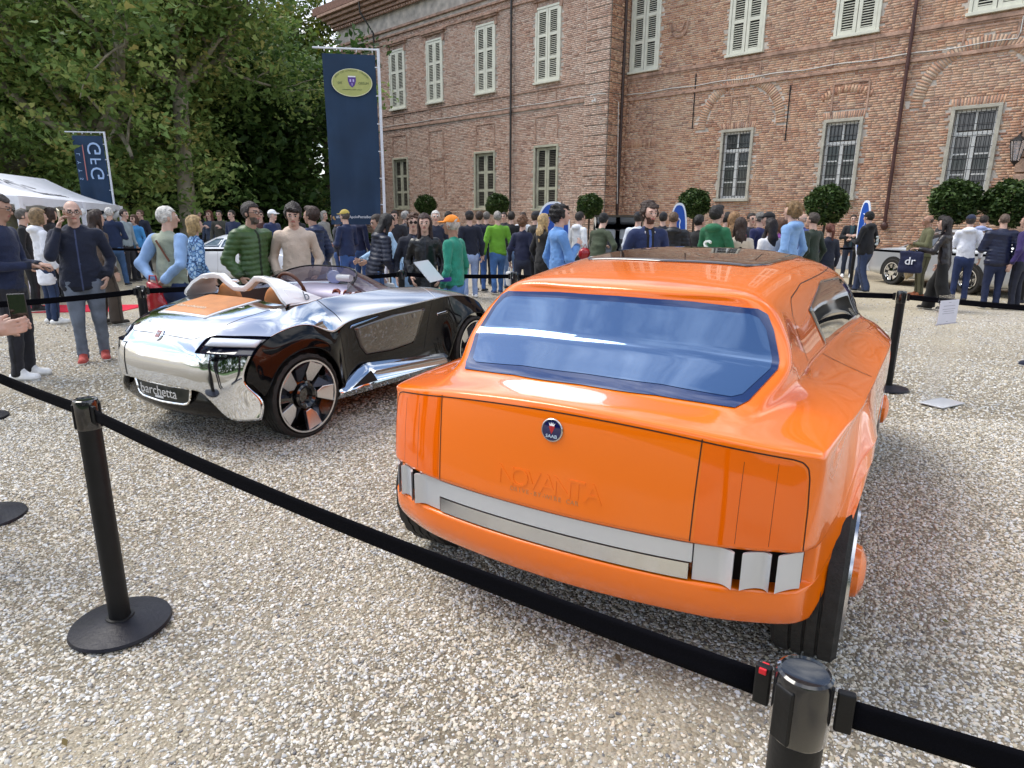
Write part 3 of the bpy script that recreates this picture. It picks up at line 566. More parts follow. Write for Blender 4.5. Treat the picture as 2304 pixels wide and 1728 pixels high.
spec = [(60, 40, 0, 'dense dark tree far behind the tent'), (300, 38, 0, 'dark tree with low boughs behind the small banner'), (400, 44, 0, 'dark leafy tree deep in the wood behind the walkers'), (520, 36, 0, 'dark chestnut tree with drooping boughs in the middle of the wood'), (545, 46, 0, 'tall dark tree with a thin straight trunk in the wood'), (590, 33, 0, 'dark drooping tree standing left of the tall banner'), (690, 50, 1, 'yellowish green tree with sky gaps just left of the tall banner'), (650, 56, 1, 'pale thin tree at the end of the wood near the palace'), (742, 47, 1, 'yellow green tree directly behind the left end of the palace'), (180, 50, 0, 'dark tree behind the large plane tree'), (-120, 36, 0, 'dark tree at the left edge of the wood')]
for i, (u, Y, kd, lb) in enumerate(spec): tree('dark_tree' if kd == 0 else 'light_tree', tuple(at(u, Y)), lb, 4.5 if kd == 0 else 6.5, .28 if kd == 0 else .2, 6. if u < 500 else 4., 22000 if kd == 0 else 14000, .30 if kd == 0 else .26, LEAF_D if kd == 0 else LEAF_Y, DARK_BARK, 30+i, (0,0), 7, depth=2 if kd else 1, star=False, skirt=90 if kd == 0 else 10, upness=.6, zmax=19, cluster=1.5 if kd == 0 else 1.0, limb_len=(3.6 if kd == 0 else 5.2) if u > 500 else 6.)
def wood(name, label, n, box, size, seed, mat=None):
    r = np.random.default_rng(seed); x = r.uniform(*box[0], n); y = r.uniform(*box[1], n); z = box[2][0]+(box[2][1]-box[2][0])*r.random(n)*(.75+.25*np.sin(x*.5)*np.sin(x*.23+1))*np.where(y > 0, np.clip((-x-8)/30, .30, 1), 1); o = leaves(name, np.stack([x,y,z],1), size, mat or LEAF_D, None, seed); tag(o, label, 'wood', kind='stuff'); return o
wood('far_wood', 'dark mass of wood closing off the view behind the trees', 26000, ((-75,-9), (58,72), (0,17)), 1.1, 91); wood('undergrowth', 'low dark undergrowth along the edge of the wood', 15000, ((-45,-6), (40,50), (0,3.2)), .55, 92)
wood('park_wood', 'line of park trees behind the photographer seen only in reflections', 9000, ((-50,45), (-34,-24), (0,11)), 1.1, 93)
# clipped ball trees in pots along the wall
def wall_point(u, off, left=False):
    d = px_dir(u, 490); p0 = BP0+BN*(off+(LP if left else 0)); t = ((p0-np.array([0,0,HC]))@BN)/(np.array(d)@BN); p = np.array([0,0,HC])+np.array(d)*t; return p
TOPI = leaf_material('topiary_leaf', [(.014,.03,.008),(.035,.07,.018),(.06,.11,.028),(.10,.15,.04)], .15); TERRA = M('terracotta', '8a4a30', .8, var=.2, bump=.2); _tp = {}
def topiary(u, v, rpx, off, left, label):
    p = wall_point(u, off, left); Y = p[1]; rad = rpx/1473*Y*1.0; zc = HC+(490-v)/1473*Y; e = empty('ball_tree', (p[0], p[1], 0), random.uniform(0, 300), label, 'topiary', 'clipped ball trees along the palace wall')
    if 'm' not in _tp:
        r = np.random.default_rng(6); n = 7000; d = r.normal(size=(n,3)); d /= np.linalg.norm(d, axis=1)[:, None]; d *= (1-.22*r.random(n)**2+.09*np.sin(d[:,0]*6)*np.sin(d[:,2]*5+d[:,1]*5)+.05*r.normal(size=n))[:, None]
        o = leaves('crown', d, .16, TOPI, e, 7); _tp['m'] = o.data
    else: o = bpy.data.objects.new('crown', _tp['m']); link(o, e)
    o.location = (0,0,zc); o.scale = (rad, rad, rad*.93)
    MB().tube([(0,0,.4),(.02,0,1.0),(0,.01,zc-rad*.5)], .035, 8).build('trunk', DARK_BARK, e, True); MB().lathe([(.20,0),(.24,.35),(.28,.5),(.30,.5),(.30,.56),(.25,.56),(.24,.5)], 20).build('pot', TERRA, e, True)
for a in ((959,470,22,2.6,True,'leftmost ball tree, left of the orange cap man'), (1119,468,24,2.6,True,'ball tree above the green jacket man'), (1326,470,27,1.6,True,'ball tree in front of the corner pilaster'), (1560,463,32,3.0,False,'ball tree left of the green hoodie man'), (1857,463,42,3.0,False,'ball tree under the second grilled window'), (2143,455,47,3.0,False,'ball tree under the widest grilled window'), (2268,458,50,2.6,False,'rightmost ball tree, cut by the frame')): topiary(*a)
for u, Y, lb in ((617, 34, 'round clipped shrub behind the white cap man'), (700, 33, 'round clipped shrub behind the navy puffer man')):
    p = at(u, Y); e = empty('round_shrub', tuple(p), 0, lb, 'shrub', 'round shrubs at the edge of the wood'); o = bpy.data.objects.new('crown', _tp['m']); link(o, e); o.location = (0,0,1.35); o.scale = (.75,.75,.85); MB().tube([(0,0,0),(0,0,1.2)], .05, 6).build('trunk', DARK_BARK, e)

# a few dry leaves blown over the gravel
r_ = np.random.default_rng(44); n_ = 90; yy = r_.uniform(1.4, 11, n_); xx = r_.uniform(-.9, .9, n_)*yy
fl_ = leaves('fallen_leaves', np.stack([xx, yy, np.full(n_, .010)], 1), .021, leaf_material('dry_leaf', [(.03,.02,.012),(.10,.06,.025),(.20,.13,.05),(.16,.15,.05)], .1), None, 45, jitter=.4); tag(fl_, 'small dry leaves scattered over the gravel', 'leaves', kind='stuff')
# ---------------------------------------------------------------- car-building helpers
class Cage:
    """right half of a control cage, mirrored across x = 0 and subdivided"""
    def __init__(s): s.V = []; s.Q = []; s.key = {}; s.cr = {}; s.m = []
    def v(s, k, p):
        if k not in s.key: s.key[k] = len(s.V); s.V.append(tuple(map(float, p)))
        return s.key[k]
    def quad(s, a, b, c, d, m=0): s.Q.append((s.key[a], s.key[b], s.key[c], s.key[d])); s.m.append(m)
    def crease(s, a, b, w): s.cr[(s.key[a], s.key[b])] = w
    def build(s, name, mats, parent, level=3, mirror=True, fit=(3,.8)):
        V = list(s.V); n = len(V); mp = {}; Q = [q for q in s.Q]; cr = dict(s.cr); mi = list(s.m)
        if mirror:
            for i, p in enumerate(s.V):
                if abs(p[0]) < 1e-4: mp[i] = i
                else: mp[i] = len(V); V.append((-p[0], p[1], p[2]))
            Q += [tuple(mp[i] for i in q[::-1]) for q in s.Q]; mi += s.m
            for (a, b), w in s.cr.items(): cr[(mp[a], mp[b])] = w
        me = bpy.data.meshes.new(name); me.from_pydata(V, [], Q); me.update()
        ek = {tuple(sorted(e.vertices)): e.index for e in me.edges}; at_ = me.attributes.new('crease_edge', 'FLOAT', 'EDGE')
        for (a, b), w in cr.items():
            k = tuple(sorted((a, b)))
            if k in ek: at_.data[ek[k]].value = w
        for m in mats: me.materials.append(m)
        me.polygons.foreach_set('material_index', np.array(mi, np.int32))
        bm = bmesh.new(); bm.from_mesh(me); bmesh.ops.recalc_face_normals(bm, faces=bm.faces); bm.to_mesh(me); bm.free()
        t = bpy.data.objects.new(name+'_cage', me); COL.objects.link(t); sb = t.modifiers.new('s', 'SUBSURF'); sb.levels = 2
        T0 = np.array(V); W = T0.copy()
        for it in range(fit[0]):        # move the cage so that the smooth surface passes through the measured points
            dg = bpy.context.evaluated_depsgraph_get(); ev = t.evaluated_get(dg).to_mesh(); co = np.empty(len(ev.vertices)*3, np.float32); ev.vertices.foreach_get('co', co)
            W += fit[1]*(T0-co.reshape(-1, 3)[:len(T0)]); me.vertices.foreach_set('co', W.astype(np.float32).ravel()); me.update()
        sb.levels = level; sb.render_levels = level
        dg = bpy.context.evaluated_depsgraph_get(); m2 = bpy.data.meshes.new_from_object(t.evaluated_get(dg)); bpy.data.objects.remove(t); bpy.data.meshes.remove(me)
        m2.name = name; m2.polygons.foreach_set('use_smooth', np.ones(len(m2.polygons), bool))
        o = bpy.data.objects.new(name, m2); return link(o, parent)
def bvh_of(o):
    me = o.data; return BVHTree.FromPolygons([v.co for v in me.vertices], [tuple(p.vertices) for p in me.polygons])
def letters_on(name, bvh, body, size, x0, x1, z, mat, parent, ext, sink, tilt=None):
    """single letters set on a curved rear panel, joined into one piece of lettering"""
    n = len(body); os_ = []
    for i, ch in enumerate(body):
        if ch == ' ': continue
        x = x0+(x1-x0)*i/(n-1); h, nn = shoot(bvh, x, z, 'rear', sink); th = math.atan2(nn[2], -nn[1]); o = text(name, ch, size, mat, parent, tuple(h), (math.pi/2-th, 0, math.atan2(nn[0], -nn[1])), ext); os_.append(o)
    V, F, k = [], [], 0
    for o in os_:
        o.matrix_basis = Matrix.LocRotScale(o.location, o.rotation_euler, o.scale); W = np.array([o.matrix_basis@v.co for v in o.data.vertices]); V.append(W); F += [[v+k for v in p.vertices] for p in o.data.polygons]; k += len(W)
    for o in os_: bpy.data.objects.remove(o)
    return obj(name, np.vstack(V), F, mat, parent)
def shoot(bvh, u, v, mode, off):
    if mode == 'rear': a, d = Vector((u, -6, v)), Vector((0,1,0))
    elif mode == 'right': a, d = Vector((6, u, v)), Vector((-1,0,0))
    elif mode == 'left': a, d = Vector((-6, u, v)), Vector((1,0,0))
    elif mode == 'front': a, d = Vector((u, 9, v)), Vector((0,-1,0))
    else: a, d = Vector((u, v, 6)), Vector((0,0,-1))
    h, n, i, t = bvh.ray_cast(a, d)
    if h is None:
        h, n, i, t = bvh.find_nearest(a+d*6)
    if n.dot(d) > 0: n = -n
    return np.array(h+n*off), np.array(n)
def resample(pl, n):
    P = np.array(pl, float); d = np.r_[0, np.cumsum(np.linalg.norm(np.diff(P, axis=0), axis=1))]; t = np.linspace(0, d[-1], n)
    return np.stack([np.interp(t, d, P[:, k]) for k in range(P.shape[1])], 1)
def coons(B, Rt, T, Lf, nu, nv):
    b, t = resample(B, nu), resample(T, nu); l, r = resample(Lf, nv), resample(Rt, nv); u = np.linspace(0, 1, nu)[:, None, None]; v = np.linspace(0, 1, nv)[None, :, None]
    return (1-v)*b[:, None]+v*t[:, None]+(1-u)*l[None]+u*r[None]-((1-u)*(1-v)*b[0]+u*(1-v)*b[-1]+(1-u)*v*t[0]+u*v*t[-1])
def grid_faces(nu, nv):
    i, j = np.meshgrid(range(nu-1), range(nv-1), indexing='ij'); a = (i*nv+j).ravel(); return np.stack([a, a+nv, a+nv+1, a+1], 1)
def panel(name, bvh, sides, mode, off, mat, parent, nu=14, nv=8, thick=.004):
    G = coons(*sides, nu, nv); P = np.array([[shoot(bvh, *G[i, j], mode, off)[0] for j in range(nv)] for i in range(nu)]).reshape(-1, 3)
    o = obj(name, P, grid_faces(nu, nv), mat, parent, True)
    bm = bmesh.new(); bm.from_mesh(o.data); bmesh.ops.recalc_face_normals(bm, faces=bm.faces)
    f = bm.faces[len(bm.faces)//2] if bm.faces.ensure_lookup_table() is None else None; n = shoot(bvh, *G[nu//2, nv//2], mode, 0)[1]
    if f.normal.dot(Vector(n)) < 0: bmesh.ops.reverse_faces(bm, faces=bm.faces)
    bm.to_mesh(o.data); bm.free()
    if thick: s = o.modifiers.new('thick', 'SOLIDIFY'); s.thickness = thick; s.offset = -1
    return o
def seam(name, bvh, pl, mode, wd, mat, parent, off=.0012, n=40):
    P = resample(pl, n); V = []
    H = [shoot(bvh, *p, mode, off) for p in P]
    for k in range(n):
        d = H[min(k+1, n-1)][0]-H[max(k-1, 0)][0]; s = np.cross(H[k][1], d); s /= np.linalg.norm(s)+1e-9; V += [H[k][0]-s*wd/2, H[k][0]+s*wd/2]
    return obj(name, V, np.array([(2*k, 2*k+1, 2*k+3, 2*k+2) for k in range(n-1)]), mat, parent, True)
RUB = M('tyre_rubber', (.018,.017,.016), .75, var=.3, vscale=20, bump=.25, bscale=120); ALU = M('alloy_silver', (.62,.62,.64), .22, metal=1.)
SATIN = M('satin_aluminium', (.70,.72,.75), .42, metal=.55); CHROME = M('polished_chrome', (.86,.87,.88), .03, metal=1.); BLACKP = M('black_plastic', (.012,.012,.013), .45)
GLOSSK = M('piano_black', (.006,.006,.007), .05, coat=1.); GAP = M('panel_gap_dark', (.03,.008,.002), .8); GAPK = M('gap_black', (.008,.008,.008), .8)
def tyre_mesh(R, w, rim, seg=72):
    """tyre around the x axis, outer face towards +x; grooves round it and blocks across it"""
    h = w/2; prof = [(rim, -h*.78), (rim+.4*(R-rim), -h*.98), (R-.022, -h*.98), (R-.006, -h*.86)]
    for a, b in ((-.86, -.42), (-.36, -.03), (.03, .36), (.42, .86)): prof += [(R-.012 if a != -.86 else R-.006, a*h), (R, (a+.02)*h), (R, (b-.02)*h), (R-.012 if b != .86 else R-.006, b*h)]
    prof += [(R-.022, h*.98), (rim+.4*(R-rim), h*.98), (rim, h*.78)]
    n = len(prof); V = []; 
    for q, (r, x) in enumerate(prof):
        for a in range(seg):
            t = 2*math.pi*(a+(.35 if abs(x) < h*.3 else 0))/seg; rr_ = r-(.007 if (a % 3 == 0 and r > R-.008) else 0); V.append((x, rr_*math.cos(t), rr_*math.sin(t)))
    F = np.array([(k*seg+a, k*seg+(a+1) % seg, (k+1)*seg+(a+1) % seg, (k+1)*seg+a) for k in range(n-1) for a in range(seg)]); return V, F
def wheel(parent, c, R, w, rim, rimfn, side=1, hubmat=None):
    V, F = tyre_mesh(R, w, rim); o = obj('wheel', V, F, RUB, parent, False, loc=c); auto(o, 50)
    for p in o.data.polygons: p.use_smooth = True
    auto(o, 35)
    if side < 0: o.rotation_euler = (0, 0, math.pi)
    rimfn(o, rim, w); return o
# ---------------------------------------------------------------- orange concept hatchback
saab = empty('concept_hatchback', (.3946, 2.69, 0), 30, 'glossy orange concept hatchback with dark glass and silver bumper strip', 'car')
def orange_paint():
    m = M('orange_paint', (.96,.18,.0), .24, coat=1., spec=.25); m.node_tree.nodes['Principled BSDF'].inputs['Coat IOR'].default_value = 1.55; return m
ORG = orange_paint(); LENS = M('orange_lens', (.92,.145,.0), .08, coat=1., spec=.3)
GLS = M('tinted_mirror_glass', (.075,.155,.32), .015, metal=.55, coat=1.); FRIT = M('glass_border', (.012,.035,.13), .03, metal=.3, coat=1.)
def _saab():
    yf = lambda x: -.52+.13*x*x+.17*x**6
    X = [0,.27,.53,.66,.78,.858,.90]; zt = lambda x: 1.02-.105*x*x; rows = []
    def face(z, dy, rec=False, xs=X):
        r = []
        for k, x in enumerate(xs):
            y = yf(x)+dy+(.07 if rec and k < 6 else 0)
            if k == 6: y = max(y, -.29)+.03
            r.append((x, y, z(x) if callable(z) else z))
        return r
    U = [x*.93 for x in X]
    rows = [face(.27, .2, xs=U), face(lambda x: .325+.01*x, .05), face(.40, .005), face(.482, 0), face(.49, 0, True), face(.625, 0, True), face(.632, 0), face(.80, .012),
        face(lambda x: zt(x)-.012, .035), face(lambda x: zt(x)+.022, .075)]
    rows[9][6] = (.888, -.26, .955); rows[8][6] = (.898, -.258, .915)
    rows += [[(0,-.25,1.065),(.3,-.245,1.063),(.60,-.18,1.048),(.67,-.12,1.035),(.73,-.06,1.02),(.83,.0,.995),(.918,.04,.962)],
        [(0,.0,1.185),(.34,.01,1.182),(.688,.05,1.168),(.720,.095,1.122),(.738,.14,1.075),(.835,.22,1.01),(.942,.27,.962)],
        [(0,.115,1.37),(.29,.125,1.367),(.588,.155,1.350),(.675,.25,1.25),(.738,.34,1.075),(.85,.42,1.01),(.958,.47,.96)],
        [(0,.185,1.425),(.28,.19,1.42),(.55,.225,1.40),(.665,.42,1.27),(.735,.52,1.07),(.86,.62,1.005),(.97,.67,.955)],
        [(0,.62,1.48),(.3,.64,1.475),(.575,.66,1.43),(.68,.74,1.28),(.742,.82,1.065),(.87,.92,1.0),(.988,.97,.95)],
        [(0,1.2,1.512),(.32,1.2,1.505),(.615,1.2,1.445),(.71,1.22,1.28),(.762,1.25,1.06),(.885,1.28,1.0),(1.003,1.32,.955)],
        [(0,1.9,1.495),(.34,1.9,1.485),(.675,1.88,1.405),(.77,1.88,1.25),(.815,1.85,1.06),(.92,1.83,1.035),(1.035,1.87,.975)],
        [(0,2.6,1.33),(.36,2.55,1.33),(.735,2.35,1.22),(.81,2.3,1.13),(.865,2.3,1.055),(.94,2.3,1.025),(1.025,2.35,.95)],
        [(0,3.05,1.08),(.4,3.0,1.07),(.75,2.78,1.03),(.82,2.76,1.01),(.87,2.75,.99),(.93,2.75,.96),(.995,2.75,.88)],
        [(0,3.45,.86),(.4,3.42,.85),(.7,3.3,.83),(.78,3.26,.81),(.84,3.22,.79),(.89,3.18,.77),(.93,3.15,.72)],
        [(0,3.62,.6),(.4,3.6,.6),(.68,3.48,.58),(.75,3.44,.57),(.80,3.40,.56),(.84,3.36,.55),(.87,3.30,.53)],
        [(0,3.58,.28),(.4,3.56,.28),(.66,3.44,.28),(.72,3.41,.28),(.77,3.37,.28),(.81,3.33,.28),(.84,3.28,.28)]]
    c = Cage(); nr = len(rows)
    for i, r in enumerate(rows):
        for k, p in enumerate(r): c.v((i, k), p)
    for i in range(nr-1):
        for k in range(6): c.quad((i,k),(i,k+1),(i+1,k+1),(i+1,k))
    # side: columns 10..20 hang from the shoulder, first column is the rear corner (rows 9..1)
    lev = list(range(9, 0, -1)); zc = [rows[j][6][2] for j in lev]; fr = [(zc[0]-z)/(zc[0]-zc[-1]) for z in zc]
    Bt = {10: (.955,-.16,.50), 11: (.99,-.04,.67), 12: (1.008,.13,.735), 13: (1.008,.33,.695), 14: (.985,.51,.50), 15: (.945,.62,.22), 16: (.965,1.9,.22), 17: (.99,2.36,.40), 18: (1.02,2.75,.735), 19: (.965,3.13,.5), 20: (.87,3.26,.34), 21: (.84,3.28,.28)}
    cols = {9: [(j, 6) for j in lev]}
    for i in range(10, 21):
        T = np.array(rows[i][6]); B = np.array(Bt[i]); ks = [(i, 6)]
        for q in range(1, 9):
            f = fr[q]; p = T+(B-T)*f; p[0] += (.036 if i > 11 else .014)*math.sin(math.pi*f) ; ks.append(('s', i, q)); c.v(ks[-1], p)
        cols[i] = ks
    cols[21] = None
    for i in range(9, 20):
        for q in range(8): c.quad(cols[i][q], cols[i+1][q], cols[i+1][q+1], cols[i][q+1])
    # close front corner
    for q in range(8): pass
    # inner wheel-house lip: fold the lower edge inwards
    for i in range(9, 21):
        k = cols[i][8]; p = c.V[c.key[k]]; c.v(('lip', i), (p[0]-.10, p[1], p[2]+.01))
    for i in range(9, 20): c.quad(cols[i][8], cols[i+1][8], ('lip', i+1), ('lip', i))
    for i in range(9, 18): c.crease((i,6), (i+1,6), .6 if i > 11 else .35 if i > 9 else .15)
    for i in range(1, 9): c.crease((i,6), (i+1,6), .25)
    for i in range(9, 20): c.crease(cols[i][8], cols[i+1][8], .9)
    for i in (3,4,5,6):
        for k in range(6): c.crease((i,k),(i,k+1),.92)
    for i in (3, 4, 5): c.crease((i,6),(i+1,6),.5)
    for k in range(6): c.crease((8,k),(8,k+1),.25); c.crease((9,k),(9,k+1),.12); c.crease((1,k),(1,k+1),.5)
    for i in range(11, 17): c.crease((i,4),(i+1,4),.55)
    for i in (10, 11): c.crease((i,2),(i+1,2),.3)
    for k in (0, 1): c.crease((11,k),(11,k+1),.5); c.crease((12,k),(12,k+1),.4); c.crease((10,k),(10,k+1),.4)
    body = c.build('body', [ORG], saab, 3); bv = bvh_of(body); rear = lambda x, z, off=.003: shoot(bv, x, z, 'rear', off)
    # rear window: dark border sheet and clear pane on top
    def win(g):  # g shrinks the outline
        b = [(-.575+g,1.044+g*.9),(-.3,1.06+g),(0,1.063+g),(.3,1.06+g),(.575-g,1.044+g*.9)]; r = [(.575-g,1.044+g*.9),(.608-g,1.06+g*.6),(.672-g*.95,1.150),(.670-g*.95,1.178),(.630-g,1.28),(.597-g,1.335-g*.6),(.56-g,1.353-g*.8)]
        t = [(-.56+g,1.353-g*.8),(-.3,1.367-g),(0,1.370-g),(.3,1.367-g),(.56-g,1.353-g*.8)]; return b, r, t, [(-x, z) for x, z in r]
    panel('rear_window', bv, win(0), 'rear', .004, FRIT, saab, 64, 44, 0); panel('rear_window_pane', bv, win(.026), 'rear', .006, GLS, saab, 64, 44, 0)
    for w_ in ('rear_window',): pass
    # glass roof, side and front glass
    g = lambda pts: pts
    panel('roof_glass', bv, ([(-.40,.70),(0,.66),(.40,.70)], [(.40,.70),(.47,.85),(.52,1.3),(.50,1.95)], [(-.50,1.95),(0,2.1),(.50,1.95)], [(-.40,.70),(-.47,.85),(-.52,1.3),(-.50,1.95)]), 'top', .005, M('roof_glass_dark', (.035,.02,.016), .03, coat=1., spec=1.), saab, 24, 20)
    for sd, sg in (('right', 1), ('left', -1)):
        panel('side_window', bv, ([(1.05,1.082),(1.6,1.078),(2.3,1.085)], [(2.3,1.085),(2.26,1.16),(2.1,1.265)], [(.76,1.285),(1.2,1.385),(1.75,1.37),(2.1,1.265)], [(1.05,1.082),(.90,1.18),(.76,1.285)]), sd, .004, M('side_glass', (.02,.022,.024), .02, coat=1., spec=1.), saab, 24, 12)
        seam('door_gap', bv, [(.93,1.06),(1.0,.95),(1.02,.6),(1.0,.3)], sd, .006, GAP, saab); seam('door_gap', bv, [(2.2,1.03),(2.22,.8),(2.15,.3)], sd, .006, GAP, saab)
        seam('pillar_gap', bv, [(.52,1.095),(.44,1.2),(.42,1.30),(.50,1.36),(.8,1.40),(1.7,1.42)], sd, .0045, GAP, saab)
        panel('head_lamp', bv, ([(sg*.45,.66),(sg*.8,.66)], [(sg*.8,.66),(sg*.82,.76)], [(sg*.42,.74),(sg*.82,.76)], [(sg*.45,.66),(sg*.42,.74)]), 'front', .004, M('lamp_glass', (.6,.62,.65), .05, coat=1.), saab)
    panel('windscreen', bv, ([(-.66,2.72),(0,3.0),(.66,2.72)], [(.66,2.72),(.62,2.35),(.58,2.2)], [(-.58,2.2),(0,2.35),(.58,2.2)], [(-.66,2.72),(-.62,2.35),(-.58,2.2)]), 'top', .004, M('side_glass'), saab, 20, 14)
    # tailgate gaps
    top = [(x, zt(x)-.008) for x in np.linspace(-.80, .80, 50)]; hand = [(.80, zt(.8)-.008), (.828,.935), (.845,.915), (.852,.88), (.858,.78), (.86,.634)]
    seam('tailgate_gap', bv, top, 'rear', .0048, GAP, saab, n=80)
    for sg in (1, -1):
        seam('lamp_gap', bv, [(sg*x, z) for x, z in hand], 'rear', .0046, GAP, saab); seam('lamp_gap', bv, [(sg*.526,.99),(sg*.522,.8),(sg*.52,.636)], 'rear', .0042, GAP, saab)
        panel('tail_lamp', bv, ([(sg*.532,.640),(sg*.69,.640),(sg*.852,.640)], [(sg*.852,.640),(sg*.850,.78),(sg*.846,.88),(sg*.832,.918),(sg*.79,.938)], [(sg*.534,.978),(sg*.66,.962),(sg*.79,.938)], [(sg*.532,.640),(sg*.533,.8),(sg*.534,.978)]), 'rear', .0014, LENS, saab, 16, 14, 0)
        for q in (.66, .76): seam('lens_rib', bv, [(sg*q,.65),(sg*q,.93)], 'rear', .0014, GAP, saab, off=.0016, n=16)
    # metal strip in the recess, fins at its ends
    def strip(name, x0, x1, z0, z1, mat, dy, fin=None, n=20):
        xs = np.linspace(x0, x1, n); V = []
        for x in xs:
            e = fin((x-x0)/(x1-x0)) if fin else 0
            for zz, k in ((z0, 0), (z1, 0)): V.append((x, yf(x)+dy-e, zz))
        P = np.array(V); Q = P+np.array([0,.012,0]); nn = len(P); F = [tuple(f) for f in grid_faces(n, 2)]+[tuple(nn+f[::-1]) for f in grid_faces(n, 2)]+[(2*k, 2*k+2, nn+2*k+2, nn+2*k) for k in range(n-1)]+[(2*k+3, 2*k+1, nn+2*k+1, nn+2*k+3) for k in range(n-1)]+[(0,nn,nn+1,1),(2*n-2,2*n-1,nn+2*n-1,nn+2*n-2)]
        o = obj(name, np.vstack([P, Q]), F, mat, saab, True); auto(o, 40); return o
    strip('metal_strip', -.53, .53, .556, .626, SATIN, .006); strip('polished_strip', -.522, .522, .492, .552, M('brushed_mirror', (.70,.72,.74), .16, metal=1.), .002)
    for sg in (1, -1):
        for a, b, fn in ((.534,.665, lambda f: .034*max(0, f-.6)**2*6.25), (.69,.775, lambda f: .032*(1-f)**3+.03*f**6), (.795,.862, lambda f: .036*(1-f)**2)):
            x0, x1 = (a, b) if sg > 0 else (-a, -b); strip('metal_fin', x0, x1, .490, .624, SATIN, .012, fn, 14)
        V = [(sg*x, yf(x)+.062, zz) for x in np.linspace(.52, .862, 10) for zz in (.486, .628)]; obj('fin_recess', V, grid_faces(10, 2), GAPK, saab)
    # badge
    p, n = rear(0.0, .945, .0); rot = (math.pi/2+math.atan2(-n[2], -n[1])*-1, 0, 0); bd = bpy.data.objects.new('badge', None)
    mb = MB(); mb.lathe([(.0435,0),(.0435,.004),(.041,.0062),(.0385,.0062),(.0385,.0045)], 40, 0, cap=False); mb.lathe([(.0385,.0045),(.02,.0058),(.002,.006)], 40, 1)
    bd = mb.build('badge', [ALU, M('badge_navy', '10164e', .12, coat=1.)], saab, True); th = math.atan2(n[2], -n[1]); bd.location = tuple(p); bd.rotation_euler = (math.pi/2-th, 0, 0)
    cr = MB(); cr.prism([(-.012,.012,.006),(0,-.014,.006),(.012,.012,.006),(.010,.016,.006),(-.010,.016,.006)], (0,0,.001)); cr.build('badge_shield', M('badge_red', 'b3282c', .3), bd)
    cr = MB(); cr.prism([(-.009,.016,.006),(.009,.016,.006),(.013,.027,.006),(.006,.021,.006),(.004,.030,.006),(0,.022,.006),(-.004,.030,.006),(-.006,.021,.006),(-.013,.027,.006)], (0,0,.001)); cr.build('badge_crown', M('badge_white', 'f2f2f2', .3), bd)
    text('badge_lettering', 'SAAB', .017, M('badge_silver', 'cfe4f2', .2), bd, (0,-.023,.0055), (0,0,0), .001, sx=1.15)
    # raised lettering in body colour and the small silver line beneath it
    letters_on('raised_lettering', bv, 'NOVANTA', .105, -.185, .175, .735, ORG, saab, .0022, -.0006)
    letters_on('small_lettering', bv, 'DRIVE-BY-WIRE CAR', .024, -.155, .115, .690, M('lettering_grey', 'd08a55', .3, metal=.3), saab, .001, .0)
    # underbody and wheels
    MB().box((0,1.55,.36), (1.5,3.1,.30)).box((0,-.18,.40), (1.1,.3,.2)).build('underbody', BLACKP, saab, bevel=.03)
    def rimfn(o, r, w):
        h = w/2; mb = MB(); mb.lathe([(r,-h*.8),(r*.96,-h*.5),(r*.96,h*.7),(r*1.01,h*.9),(r*.99,h*1.07),(r*.94,h*.9),(r*.90,h*.5),(r*.90,-h*.4)], 48, 0, axis='x', cap=False)
        for k in range(10):
            t = 2*math.pi*k/10; ct, st = math.cos(t), math.sin(t); R3 = [[1,0,0],[0,ct,-st],[0,st,ct]]
            mb.box((h*.62, ct*r*.55, st*r*.55), (.03, r*.78, .045), 0, R3)
        mb.build('rim', ALU, o, True); MB().lathe([(.02,h+.055),(.06,h+.05),(.10,h+.03),(.115,h*.9),(.115,h*.3)], 28, axis='x').build('hub_cap', ORG, o, True)
    for x, y in ((.885,.14),(.92,2.75)):
        for sg in (1, -1): wheel(saab, (sg*x, y, .362), .362, .235, .265, rimfn, sg)
    m_ = bpy.data.objects['rear_window_pane'] if 'rear_window_pane' in bpy.data.objects else None
_saab()
